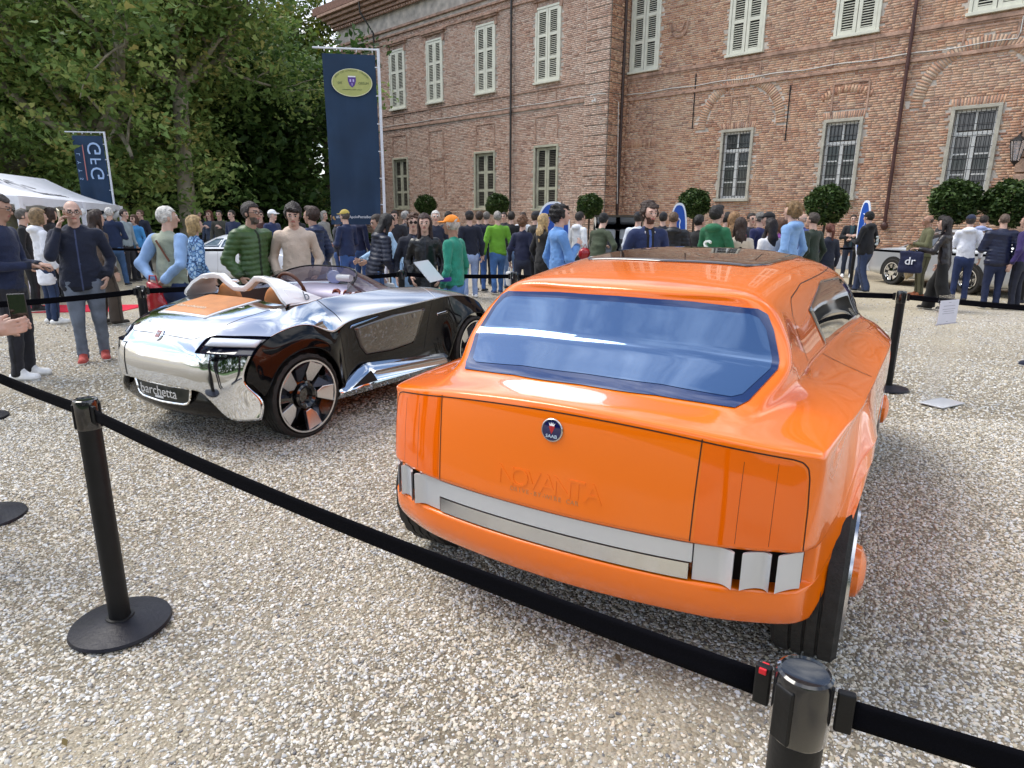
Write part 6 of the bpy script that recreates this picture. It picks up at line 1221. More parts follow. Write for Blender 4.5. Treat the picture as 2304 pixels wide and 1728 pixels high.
    V = np.vstack(Vs); F = np.vstack(Fs); cen = V[F].mean(1); q = (cen-hc)/k; c, s = math.cos(ht), math.sin(ht); q = np.stack([q[:,0]*c-q[:,1]*s, q[:,0]*s+q[:,1]*c, q[:,2]], 1)
    if head_tilt: ct, s2 = math.cos(head_tilt), math.sin(head_tilt); q = np.stack([q[:,0], q[:,1]*ct+q[:,2]*s2, -q[:,1]*s2+q[:,2]*ct], 1)
    mi = np.zeros(len(F), int); fr = q[:,1] > .05; ax = np.abs(q[:,0]); g = .004 if not near else 0
    mi[fr & (ax < .024+g) & (np.abs(q[:,2]+.052) < .0085+g)] = 1; mi[fr & (np.abs(ax-.031) < .015) & (np.abs(q[:,2]-.009) < .0075+g)] = 3; mi[fr & (np.abs(ax-.031) < .0075+g) & (np.abs(q[:,2]-.009) < .008+g)] = 2; mi[fr & (np.abs(ax-.032) < .019) & (np.abs(q[:,2]-.031-.1*(.03-np.abs(ax-.03))) < .0058+g)] = 4
    if beard: mi[(q[:,1] > .015) & (q[:,2] < -.038) & (q[:,2] > -.118) & ~((ax < .022) & (np.abs(q[:,2]+.052) < .009)) & ((q[:,2] < -.048) | (ax > .03))] = 4
    hairm = fab(hcol, 'hair'); obj('body', V, F, [SKINS[skin], LIP, EYE, EYEW, hairm if beard is None else fab(beard, 'hair')], e, True, mi)
    # ---- upper garment
    puff = tkind == 'puffer'; th = (.013 if not puff else .028)*(1.15 if tkind == 'leather' else 1); hem = (.86-coat)*k if not puff else (.83-coat)*k; A = b
    tp = [(T(0,.0,1.02), T(0,.012,1.30), (.140+th*.6)*k*A, (.152+th*.5)*k*min(A, 1.10), .64), (T(0,0,.90-coat), T(0,0,1.05), (.166+th*.5+.25*coat*.3)*k*A, (.146+th*.5)*k*A, .62), (S[1]+np.array([-.03,0,-.01])*k, S[-1]+np.array([.03,0,-.01])*k, (.060+th*.8)*k, (.060+th*.8)*k, 1.), (T(0,-.005,1.40), T(0,.0,1.475), (.10+th)*k, (.062+th*.4)*k, .9)]
    sl_ = []
    for sg in (1, -1): a, el, wr = J[sg]; sl_ += [(a, el, (.049+th)*k, (.041+th)*k), (el, wr-(wr-el)*.06, (.040+th)*k, (.032+th*.75)*k)]
    def top_f(P):
        d = None
        for a, c_, r0, r1, sy in tp: q_ = sd_rc(P, a, c_, r0, r1, sy); d = q_ if d is None else smin(d, q_, .04)
        d = np.maximum(d, hem-P[...,2]-.02*np.sin(P[...,0]*9+sd))
        for i, (a, c_, r0, r1) in enumerate(sl_ if not vest else []):
            q_ = sd_rc(P, a, c_, r0, r1); 
            if i % 2: w = (c_-a); w = w/np.linalg.norm(w); q_ = np.maximum(q_, (P-c_)@w-.012)
            d = smin(d, q_, .022)
        if hood: d = smin(d, np.linalg.norm(np.stack([(P[...,0]-neck0[0])/1.25, (P[...,1]-neck0[1]+.05*k), (P[...,2]-neck0[2]-.015*k)*1.5], -1), axis=-1)-.105*k, .02)
        neckcut = np.linalg.norm((P-(neck1+np.array([0,.02,.015])*k))*np.array([1,1,.8]), axis=-1)-.068*k; d = np.maximum(d, -neckcut)
        if puff: d = d-.013*np.abs(np.sin((P[...,2]+.02*np.sin(P[...,0]*7))*math.pi/.062))**.6*(P[...,2] < 1.46*k)+.006
        return folds(P, d, sd, 1. if not puff else .5, k)
    ap = [(a, c_, r0, r1) for a, c_, r0, r1, _ in tp]+sl_; lo, hi = bounds(ap); V, F = implicit(top_f, lo, hi, h)
    mats = [fab(top, tkind)]; cen = V[F].mean(1); mi = np.zeros(len(F), int)
    if inner: # open jacket: a strip of the shirt shows down the front
        mats.append(fab(inner)); mi[(cen[:,1] > .02*k) & (np.abs(cen[:,0]-T(0,0,1.2)[0]) < .035*k+.05*np.clip((cen[:,2]-1.1*k), 0, .4)) & (cen[:,2] < 1.5*k)] = 1
    # ribbed hem and cuffs, front zip or button line, collar edge
    dk = lambda hx, f: '%02x%02x%02x' % tuple(max(0, min(255, int(int(hx[i:i+2], 16)*f+(26 if f > 1 else 0)))) for i in (0,2,4))
    mats.append(fab(dk(top, .72), tkind)); rib = len(mats)-1; mats.append(fab(dk(top, .45) if sum(int(top[i:i+2], 16) for i in (0,2,4)) > 180 else dk(top, 1.6), 'cloth')); zp = len(mats)-1
    bd = cen[:,2] < hem+.035*k
    if not vest:
        for sg in (1, -1): a_, el_, wr_ = J[sg]; w_ = (wr_-el_)/np.linalg.norm(wr_-el_); q_ = (cen-wr_)@w_; bd |= (q_ > -.055) & (q_ < .05) & (np.linalg.norm(cen-wr_, axis=1) < .10)
    if coat < .15: mi[bd & (mi == 0)] = rib
    if (puff or tkind == 'leather' or coat > 0 or vest or inner) : mi[(cen[:,1] > .03*k) & (np.abs(cen[:,0]-T(0,0,1.2)[0]) < h*.6) & (cen[:,2] < 1.47*k)] = zp
    gname = 'coat' if coat > .15 else {'puffer': 'jacket', 'leather': 'jacket'}.get(tkind, 'hoodie' if hood else 'top'); tobj = obj(gname, V, F, mats, e, True, mi)
    # ---- trousers
    bp = [(np.array([0,0,.97])*k, np.array([0,-.01,.86])*k, .120*k*min(A,1.08), .138*k*min(A,1.08), .72)]; lg = []; fl = flare
    for sg in (1, -1): hip, kn, ank, o = Lg[sg]; lg += [(hip+np.array([0,0,-.02]), kn, .093*k*min(A,1.2), .068*k*(1+fl*.4)), (kn, ank+np.array([0,-.01,-.02])*k, .066*k*(1+fl*.4), (.055+.04*fl)*k)]
    def bot_f(P):
        d = sd_rc(P, *bp[0][:4], bp[0][4])
        for a, c_, r0, r1 in lg: d = smin(d, sd_rc(P, a, c_, r0, r1), .018)
        return folds(P, np.maximum(np.maximum(d, .045*k-P[...,2]), P[...,2]-1.0*k), sd+5, .9, k, True)
    lo, hi = bounds([q_[:4] for q_ in bp]+lg); V, F = implicit(bot_f, lo, hi, h); cen = V[F].mean(1); mi = np.zeros(len(F), int)
    for sg in (1, -1): hip, kn, ank, o = Lg[sg]; f_ = np.clip((hip[2]-cen[:,2])/(hip[2]-ank[2]), 0, 1); ax_ = hip[0]+(ank[0]-hip[0])*f_; ay_ = np.where(cen[:,2] > kn[2], kn[1]*np.clip((hip[2]-cen[:,2])/(hip[2]-kn[2]), 0, 1), kn[1]+(ank[1]-kn[1])*np.clip((kn[2]-cen[:,2])/(kn[2]-ank[2]), 0, 1)); mi[(sg*(cen[:,0]-ax_) > .045*k) & (np.abs(cen[:,1]-ay_) < h*.55)] = 1
    mi[cen[:,2] > .965*k] = 2; mi[cen[:,2] < .075*k] = 1
    obj('trousers', V, F, [fab(bot, bkind), fab(dk(bot, .70), bkind), fab('1c1512', 'leather')], e, True, mi)
    # ---- shoes
    for sg in (1, -1):
        ank, o = Lg[sg][2], Lg[sg][3]; f0 = ank+np.array([0,-.05,-.045])*k; f1 = ank+np.array([sg*.012,.145,-.055])*k; base = max(0., ank[2]-.085*k)
        def sf(P): return np.maximum(smin(smin(sd_rc(P, f0, f1, .043*k, .036*k, 1., .95), sd_rc(P, ank+np.array([0,0,.02])*k, ank+np.array([0,.06,-.04])*k, .045*k, .04*k), .02), sd_rc(P, f0+np.array([0,.08,-.01])*k, f1, .046*k, .042*k), .02), base+.002-P[...,2])
        V, F = implicit(sf, f0-np.array([.08,.09,.07]), f1+np.array([.08,.07,.15]), .010 if near else .016); so = V[F].mean(1)[:,2] < base+.026*k; obj('shoe', V, F, [fab(shoe), fab('e8e6e0' if shoe != 'f2f2f2' else 'd9d9d4')], e, True, so.astype(int))
    # ---- hair and headwear
    hs = hair
    def hl(P):
        Q = (P-hc)/k; c, s = math.cos(ht), math.sin(ht); Q = np.stack([Q[...,0]*c-Q[...,1]*s, Q[...,0]*s+Q[...,1]*c, Q[...,2]], -1)
        if head_tilt: ct, s2 = math.cos(head_tilt), math.sin(head_tilt); Q = np.stack([Q[...,0], Q[...,1]*ct+Q[...,2]*s2, -Q[...,1]*s2+Q[...,2]*ct], -1)
        return Q
    def hair_f(P):
        Q = hl(P); thick = {'short': .012, 'buzz': .004, 'bald': .004, 'curly': .030, 'mop': .028, 'long': .018, 'bob': .022, 'pony': .012, 'quiff': .018}.get(hs, .012)
        yo = -.034 if hs in ('curly','mop','quiff') else -.016; d = sd_el(Q, (0,yo,.034), (.078+thick*.8,.098+thick,.094+thick)); fx = np.abs(Q[...,0]); hairline = .062 if hs not in ('mop','curly','quiff') else .052
        cut = np.maximum(Q[...,1]-.02-.55*np.clip(Q[...,2]-.0, 0, .2), hairline-Q[...,2]) # face opening
        face = np.minimum(Q[...,1]-.030, .060+(.012 if hs != 'mop' else -.008)-Q[...,2]); d = np.maximum(d, face)   # keep where behind the ears or above the brow
        if hs in ('short','buzz','quiff','curly','mop','bald'): d = np.maximum(d, -(Q[...,2]+.055-.5*np.clip(Q[...,1]+.02, -.06, .08)))
        if hs == 'bald': d = np.maximum(d, Q[...,2]-.042)
        if hs == 'quiff': d = smin(d, sd_el(Q, (0,.035,.115), (.06,.05,.035)), .02)
        if hs in ('curly','quiff'): d = np.maximum(d, Q[...,1]-.088)
        if hs in ('mop',): d = smin(d, sd_rc(Q, (-.05,.075,.075), (.05,.075,.075), .026, .026), .02)
        if hs in ('long',):
            d = smin(d, sd_rc(Q, (0,-.07,.0), (0,-.105,-.20), .085, .075, .55), .04); d = smin(d, sd_rc(Q, (0,-.105,-.20), (0,-.115,-.36), .075, .035, .5), .04)
            for sg in (1, -1): d = smin(d, sd_rc(Q, (sg*.075,-.02,.0), (sg*.085,.0,-.19), .030, .022), .02)
        if hs == 'bob':
            d = smin(d, sd_rc(Q, (0,-.05,.0), (0,-.06,-.09), .095, .085, .75), .03)
            for sg in (1, -1): d = smin(d, sd_rc(Q, (sg*.078,0,.0), (sg*.080,.015,-.085), .030, .026), .02)
        if hs == 'pony': d = smin(smin(d, sd_rc(Q, (0,-.11,.03), (0,-.14,-.02), .03, .035), .02), sd_rc(Q, (0,-.14,-.02), (0,-.13,-.22), .034, .015), .02)
        d = d*k; a = {'curly': .011, 'mop': .008, 'long': .004, 'bob': .004}.get(hs, .003); Q2 = Q*np.array([1,1,.35 if hs in ('long','bob','pony') else 1])
        m = np.abs(d) < .03; d = d.copy(); d[m] += wob(Q2[m], sd+9, 95 if hs != 'curly' else 80, a)+wob(Q2[m], sd+10, 190, a*.4); return d
    cap = hs[4:] if hs.startswith('cap:') else hs[7:] if hs.startswith('beanie:') else None; isbean = hs.startswith('beanie:')
    if cap: hs = 'short'
    V, F = implicit(hair_f, hc-np.array([.16,.20,.50 if hs == 'long' else .36 if hs == 'pony' else .24])*k, hc+np.array([.16,.16,.22])*k, .009 if near else .014)
    if len(V): obj('hair', V, F, hairm, e, True)
    if cap:
        def cf(P):
            Q = hl(P); d = np.maximum(sd_el(Q, (0,-.012,.045), (.092,.112,.102)), (.045 if not isbean else .02)-Q[...,2]+.0*Q[...,1])
            if not isbean: d = smin(d, np.maximum(sd_el(Q, (0,.115,.052), (.075,.085,.012)), .02-Q[...,1]), .01)
            return d*k
        V, F = implicit(cf, hc-np.array([.13,.15,.06])*k, hc+np.array([.13,.24,.18])*k, .009 if near else .013); obj('cap' if not isbean else 'beanie', V, F, fab(cap), e, True)
    if glasses:
        gl = MB(); 
        for sg in (1, -1):
            gl.tube([Hd(sg*.032+.024*math.cos(t), .108, .010+.019*math.sin(t)) for t in np.linspace(0, 2*math.pi, 14)], .0025*k, 5, cap=False); gl.tube([Hd(sg*.056,.104,.014), Hd(sg*.083,.03,.012), Hd(sg*.084,-.01,.004)], .0022*k, 5)
            if glasses == 'sun': gl.add([Hd(sg*.032+.023*math.cos(t), .107, .010+.018*math.sin(t)) for t in np.linspace(0, 2*math.pi, 12, endpoint=False)], [list(range(12))])
        gl.tube([Hd(-.009,.112,.014), Hd(.009,.112,.014)], .0025*k, 5); gl.build('glasses', M('glasses_frame', (.02,.018,.02), .25), e)
    e['_j'] = 0; del e['_j']
    return e, J, k, T, Hd
def place(pr, loc):  # local point of a person -> world
    e = pr[0]; a = e.rotation_euler.z; q = rotz(np.array(loc, float), a); return Vector(e.location)+Vector(q)
def hand_of(pr, sg): return pr[1][sg][2]+(pr[1][sg][2]-pr[1][sg][1])/np.linalg.norm(pr[1][sg][2]-pr[1][sg][1])*.09
PHONE = M('phone_black', (.01,.01,.012), .15, coat=.5)
def phone(pr, sg, rot, label, off=(0,0,0), col=None):
    w = place(pr, hand_of(pr, sg)+np.array(off)); e = empty('phone', tuple(w), 0, label, 'phone'); e.rotation_euler = rot; MB().box((0,0,0),(.074,.009,.152)).build('case', col or PHONE, e, bevel=.004); MB().box((0,-.0052,0),(.066,.001,.142)).build('screen', GLOSSK, e); MB().box((.018,.0055,.05),(.028,.003,.034)).build('camera_bump', PHONE, e); return e
def bag(pr, sg, label, cat, colr, size, drop=.16, mat=None, straps=True, text_=None):
    w = place(pr, hand_of(pr, sg)); e = empty(cat.replace(' ', '_'), (w.x, w.y, w.z-drop-size[2]), -math.degrees(pr[0].rotation_euler.z)+90, label, 'bag')
    V, F = implicit(lambda P: np.linalg.norm(np.maximum(np.abs(P-np.array([0,0,size[2]*.5]))-np.array([size[0]*.5-.03,size[1]*.5*(.4)+.0*P[...,2].max(),size[2]*.5-.03]), 0), axis=-1)-.03+wob(P, 5, 34, .010), (-size[0]*.7,-size[1]*.7,0), (size[0]*.7,size[1]*.7,size[2]), .016); b = obj('pouch', V, F, mat or fab(colr), e, True)
    for q in (-1, 1): MB().tube([(-size[0]*.25,q*.02,size[2]*.95),(-.02,q*.01,size[2]+drop*.9),(.02,q*.01,size[2]+drop*.9),(size[0]*.25,q*.02,size[2]*.95)], .008, 5).build('strap', fab(colr), e)
    if text_: o = text('bag_lettering', text_, size[0]*.5, M('bag_print_white', 'e6e8f0', .7), b, (0,-size[1]*.60,size[2]*.55), (math.pi/2,0,0), .012)
    return e
# ---------------------------------------------------------------- the crowd (u: photo column, Y: depth)
LEFTG, MIDG, RIGHTG = 'visitors at the left', 'visitors behind the cars', 'visitors along the palace wall'
P = {}
P['edge'] = person('man in navy jacket at the left edge looking down at a phone', -8, 6.7, H=1.84, face=78, top='1c2748', bot='23232c', bkind='cloth', shoe='f2f2f2', skin='m', hair='short', hcol='3a3330', arms=('read','read'), build=1.15, glasses='clear', group=LEFTG, head_tilt=-.25)
phone(P['edge'], 1, (1.1,0,-.9), 'phone held flat by the man at the left edge')
P['hands'] = person('visitor cut by the left edge, only hands raising a phone in view', 0, 2.95, x=-2.86, H=1.66, face=62, top='2c2c30', bot='22222a', bkind='cloth', shoe='222222', hair='short', arms=('reach','reach'), group=LEFTG)
phone(P['hands'], -1, (0,0,.5), 'black phone held upright by hands at the left edge', (.03,.0,.07))
P['phone'] = person('bald man in navy anorak and grey jeans talking on a phone', 165, 7.55, H=1.80, face=150, top='181f36', bot='6d7687', bkind='denim', shoe='b5473f', skin='l', hair='bald', hcol='2a2522', arms=('pocket','ear'), build=1.22, coat=.04, hood=True, glasses='clear', group=LEFTG, head_turn=-8, head_tilt=-.08, stride=.12)
phone(P['phone'], 1, (.15,.35,-.7), 'pale gold phone held to the ear of the bald man', (.01,-.02,.03), M('phone_gold', 'd9cfae', .3, metal=.3))
P['white'] = person('woman with blonde bob in a long white coat behind the bald man', 82, 10.2, H=1.72, face=35, top='e4e6ef', bot='24365a', bkind='denim', shoe='ececec', hair='bob', hcol='7d6648', arms=('front','relax'), coat=.22, hood=True, group=LEFTG, female=True)
P['brown'] = person('woman with long dark hair in brown jumper and wide brown trousers', 212, 10.1, H=1.70, face=25, top='5b4a3f', bot='463b33', bkind='cloth', shoe='2a2420', hair='long', hcol='2c1a14', arms=('relax','down'), coat=.05, flare=1., group=LEFTG, female=True, stride=.15)
P['navy'] = person('white-haired man in navy jumper seen from behind near the marquee', 246, 15.5, H=1.78, face=-10, top='16294e', bot='3a5d8c', shoe='222222', hair='short', hcol='c9c7c4', arms=('front','front'), build=1.2, group=LEFTG, stride=.5)
P['vest'] = person('white-haired man in khaki vest over a pale blue shirt, hands behind back', 372, 7.6, H=1.74, face=20, top='9aa391', bot='23355e', shoe='3a2a20', skin='l', hair='short', hcol='cfccc6', arms=('behind','behind'), build=1.15, group=LEFTG, head_turn=35, vest=True)
def patterned():
    m = M('patterned_blouse', '5f8fc4', .85, var=.1); t = m.node_tree; b = t.nodes['Principled BSDF']; tc = t.nodes.new('ShaderNodeTexCoord'); vo = t.nodes.new('ShaderNodeTexVoronoi'); vo.feature = 'DISTANCE_TO_EDGE'; vo.inputs['Scale'].default_value = 17; t.links.new(tc.outputs['Object'], vo.inputs['Vector'])
    r = t.nodes.new('ShaderNodeValToRGB'); r.color_ramp.elements[0].color = (.02,.05,.16,1); r.color_ramp.elements[1].color = (.16,.34,.62,1); r.color_ramp.elements[0].position = .04; r.color_ramp.elements[1].position = .10; e_ = r.color_ramp.elements.new(.42); e_.color = (.42,.55,.66,1); t.links.new(vo.outputs['Distance'], r.inputs[0]); t.links.new(r.outputs[0], b.inputs['Base Color']); return m
P['pattern'] = person('woman with straight blonde hair in a blue patterned blouse', 432, 9.3, H=1.63, face=40, top='5f8fc4', bot='1b2440', hair='bob', hcol='a58a60', arms=('relax','relax'), group=LEFTG, female=True)
for ch in P['pattern'][0].children:
    if ch.name.startswith('top'): ch.data.materials[0] = patterned(); ch.data.materials[1] = ch.data.materials[0]
for lb, u, Y, kw in (
 ('man in dark suit standing inside the marquee', 222, 17.5, dict(top='1c2130', bot='20222a', face=150, glasses='clear', hcol='4a4440')), ('woman in bright blue jacket beside the marquee leg', 302, 17.2, dict(top='3f8fd0', bot='2a2d3a', face=190, hcol='4a3020', hair='bob', female=True, H=1.62)), ('woman in dark sunglasses in the marquee entrance', 205, 18.5, dict(top='2a2a30', bot='222226', face=160, hair='long', hcol='1f1510', female=True, glasses='sun')), ('man in grey and yellow jacket near the marquee leg', 278, 16.6, dict(top='8c9aa0', bot='2c2c34', face=100, hcol='241a14')), ('man in dark jacket at the back of the marquee', 318, 19.5, dict(top='23283c', bot='22242c', face=200, hcol='5a4636')), ('man in dark coat under the marquee behind the white coat woman', 48, 11.5, dict(top='15161c', bot='1c1d24', face=60, hcol='55504c', H=1.72)), ('woman in dark jacket seen between the white coat and the bald man', 112, 13.5, dict(top='2a2c36', bot='22242c', face=30, hcol='2f2019', hair='bob', female=True)),
 ('woman in denim jacket covering her mouth far behind the white coupe', 472, 20.5, dict(top='39465e', bot='23262e', face=185, hair='long', hcol='5a3524', female=True, arms=('chest','relax'))), ('young man in olive jumper with a shoulder strap far behind the white coupe', 494, 19.5, dict(top='45453c', bot='25262c', face=175, hcol='1e1712', arms=('chest','relax'))), ('man in black far behind the patterned blouse woman', 448, 24, dict(top='15151a', bot='1a1a20', face=150, hcol='2a201a')), ('man in navy jacket behind the green puffer man', 523, 18, dict(top='1f2b4c', bot='22242c', face=200, hcol='1e1712')), ('man in dark red jacket behind the green puffer man', 585, 16.5, dict(top='4a2b26', bot='22242c', face=160, hcol='2a201a')), ('man in white cap and navy gilet behind the cream hoodie boy', 611, 15.8, dict(top='20305a', bot='5576a8', face=110, hair='cap:e6e8ec', hcol='8a8580', build=1.15)),
 ('person with dark bun hair behind the navy puffer man', 668, 17.2, dict(top='23242c', bot='22242c', face=140, hcol='1e1712', hair='pony', female=True)), ('curly blonde woman facing the man in the navy anorak', 757, 14.6, dict(top='1c2030', bot='2f4f86', face=80, hair='curly', hcol='9c7a4c', female=True, H=1.68)), ('man in navy anorak and yellow cap reading beside the tall banner', 778, 13.6, dict(top='18284f', bot='2f5592', face=-60, hair='cap:b9a24a', hcol='4a4440', arms=('read','read'), build=1.1)), ('man in dark blue coat left of the tall banner pole', 806, 15.2, dict(top='18244a', bot='2d4a7c', face=30, hcol='2a201a')), ('dark figure in the wood left of the green puffer man', 460, 27, dict(top='17181d', bot='17181d', face=0, hcol='1e1712')), ('fair woman in grey scarf at the edge of the wood', 728, 20, dict(top='8b8a86', bot='33343c', face=120, hair='bob', hcol='8f8a84', female=True))):
    P[lb] = person(lb, u, Y, group=LEFTG if u < 420 else MIDG, **kw)
P['green'] = person('man with glasses in a dark green puffer jacket', 562, 7.9, H=1.80, face=120, top='3b5a2c', tkind='puffer', bot='22242c', shoe='222222', skin='m', hair='short', hcol='241b18', arms=('pocket','pocket'), hood=True, glasses='clear', beard='5a5048', group=MIDG, head_turn=-10, build=1.08)
P['cream'] = person('boy with dark fringe in a cream hoodie looking down', 660, 8.1, H=1.78, face=165, top='cdb9a8', bot='2a2c34', shoe='ececec', skin='l', hair='mop', hcol='1e1412', arms=('pocket','pocket'), hood=True, group=MIDG, head_tilt=-.18)
P['npuff'] = person('man in navy puffer and jeans turned to the left', 704, 9.9, H=1.77, face=-75, top='1b2c52', tkind='puffer', bot='4570a8', shoe='3a2a20', skin='m', hair='quiff', hcol='35221a', arms=('front','relax'), hood=True, group=MIDG, build=1.1)
P['npuff2'] = person('woman in dark navy puffer leaning over with a silver tote bag', 838, 9.6, H=1.70, face=55, top='141c34', tkind='puffer', bot='4a72b0', shoe='222222', hair='long', hcol='0f0d10', arms=('bag','relax'), lean=.28, hood=True, group=MIDG, female=True, head_tilt=-.35)
bag(P['npuff2'], -1, 'crumpled silver and white tote bag held by the leaning woman', 'tote bag', 'c9ccd2', (.34,.14,.36), .05)
P['lblue'] = person('man in pale blue shirt and light jeans bending beside the banner pole', 893, 11.2, H=1.74, face=-120, top='9fc2e2', bot='8fb4dc', shoe='ececec', skin='m', hair='short', hcol='2a1d16', arms=('fwdlow','fwdlow'), lean=.45, group=MIDG, head_tilt=-.3)
P['sung'] = person('woman in sunglasses and dark coat with light jeans', 929, 9.5, H=1.68, face=170, top='171c2e', bot='8fb2d8', shoe='dcdcdc', hair='curly', hcol='4a3022', arms=('relax','relax'), coat=.1, glasses='sun', group=MIDG, female=True)
P['leather'] = person('dark-haired woman in a belted black leather coat and scarf', 955, 8.9, H=1.68, face=175, top='0e1016', tkind='leather', bot='14151a', bkind='cloth', shoe='1a1a1a', skin='l', hair='long', hcol='2b1512', arms=('pocket','pocket'), coat=.30, group=MIDG, female=True)
P['teal'] = person('man in orange cap and teal jacket with purple bands', 1020, 8.4, H=1.66, face=-70, top='1d8a72', bot='4a78b8', shoe='ececec', skin='d', hair='cap:f08a1e', hcol='b9b4ac', arms=('down','down'), build=1.18, group=MIDG)
MB().lathe([(.088,-.025),(.092,0),(.088,.025)], 18, cap=False, c=tuple(P['teal'][1][-1][1]*.45+P['teal'][1][-1][2]*.55)).build('sleeve_band', fab('3a2a88'), P['teal'][0], True)
for lb, u, Y, kw in (
 ('smiling white-haired man in a dark jacket behind the leather coat woman', 980, 13.5, dict(top='1c2238', bot='2a2d3a', face=170, hcol='d6d3ce')), ('dark-haired man behind the woman in sunglasses', 889, 14.5, dict(top='23242c', bot='22242c', face=190, hcol='2a1d16')), ('grey-haired visitor behind the banner pole', 911, 15.5, dict(top='2a2d3a', bot='22242c', face=60, hcol='9c9a98')), ('man in black cap with a navy backpack and pale jeans', 1057, 13.9, dict(top='151b30', bot='8fa4cc', face=-20, hair='cap:14161e', hcol='2a201a', shoe='ececec')), ('man in navy jacket with clasped hands behind the backpack man', 1078, 15.0, dict(top='18203a', bot='3f66a8', face=20, hcol='3a2a20')), ('man in dark coat left of the bright green jacket', 1094, 16.4, dict(top='17181f', bot='1a1b22', face=10, hcol='6a6560', arms=('behind','behind'))), ('grey-haired man in a bright green jacket and jeans seen from behind', 1120, 14.6, dict(top='6fae2c', bot='3f6aa6', face=-15, hcol='8f8b86', shoe='2a3a66', stride=.35, build=1.12)), ('man in black jacket right of the bright green jacket', 1150, 15.6, dict(top='15161c', bot='6a86b4', face=15, hcol='1e1712', build=1.05)),
 ('curly-haired woman in navy jacket with a pink hood and white bag', 1176, 12.9, dict(top='1a2140', bot='22283c', face=20, hair='curly', hcol='6a4a34', female=True, H=1.66, stride=.3, arms=('bag','relax'))), ('man in dark cap behind the blonde woman', 1204, 14.4, dict(top='16171d', bot='1a1b22', face=60, hair='cap:2a2a30', hcol='3a2a20')), ('woman with long blonde hair dressed in black', 1222, 12.2, dict(top='121216', bot='121216', face=55, hair='long', hcol='b09468', female=True, H=1.70, arms=('relax','fwdlow'), stride=.4, bkind='cloth')), ('man in white shirt behind the curly-haired woman', 1176, 17.5, dict(top='d9dce2', bot='2a2d3a', face=30, hcol='3a2f2a')), ('visitor in grey coat left of the man in white hoodie', 1268, 17.0, dict(top='55585f', bot='2a2d3a', face=90, hcol='2a201a')), ('dark-jacketed man between the cap man and the green jacket', 1008, 16.0, dict(top='1a1f33', bot='2a2d3a', face=40, hcol='1e1712')), ('man with camera bag far behind the green jacket man', 1135, 19, dict(top='2f3138', bot='26272e', face=200, hcol='2a201a'))):
    P[lb] = person(lb, u, Y, group=MIDG, **kw)
bag(P['curly-haired woman in navy jacket with a pink hood and white bag'], -1, 'small white drawstring bag carried by the curly-haired woman', 'drawstring bag', 'dcdad6', (.22,.14,.28), .10)
P['blue'] = person('man with curly black hair in a sky blue jumper', 1257, 8.7, H=1.80, face=75, top='5f92d2', bot='d9d9de', bkind='cloth', shoe='ececec', skin='l', hair='curly', hcol='100d0d', arms=('relax','chest'), group=MIDG, head_turn=8)
P['smile'] = person('smiling bearded man in a navy tracksuit jacket holding a phone', 1460, 8.4, H=1.83, face=172, top='182a55', bot='22242c', shoe='ececec', skin='l', hair='curly', hcol='33221a', arms=('read','relax'), inner='101116', beard='4a2c1e', group=MIDG, head_turn=-6)
phone(P['smile'], -1, (1.0,0,.3), 'olive cased phone in the hand of the smiling man', (0,.03,.02), M('phone_olive', '6f7440', .4))
MB().box((0,0,0),(.008,.02,.07)).build('collar_stripe', fab('e6e8ee'), P['smile'][0]).location = (.062,.070,1.485)
MB().box((0,0,0),(.008,.02,.07)).build('collar_stripe', fab('e6e8ee'), P['smile'][0]).location = (-.062,.070,1.485)
text('shirt_lettering', 'il Spaghetti', .045, M('print_red', 'b02030', .7), P['smile'][0], (0,.148,1.27), (math.pi/2,0,math.pi), .002)
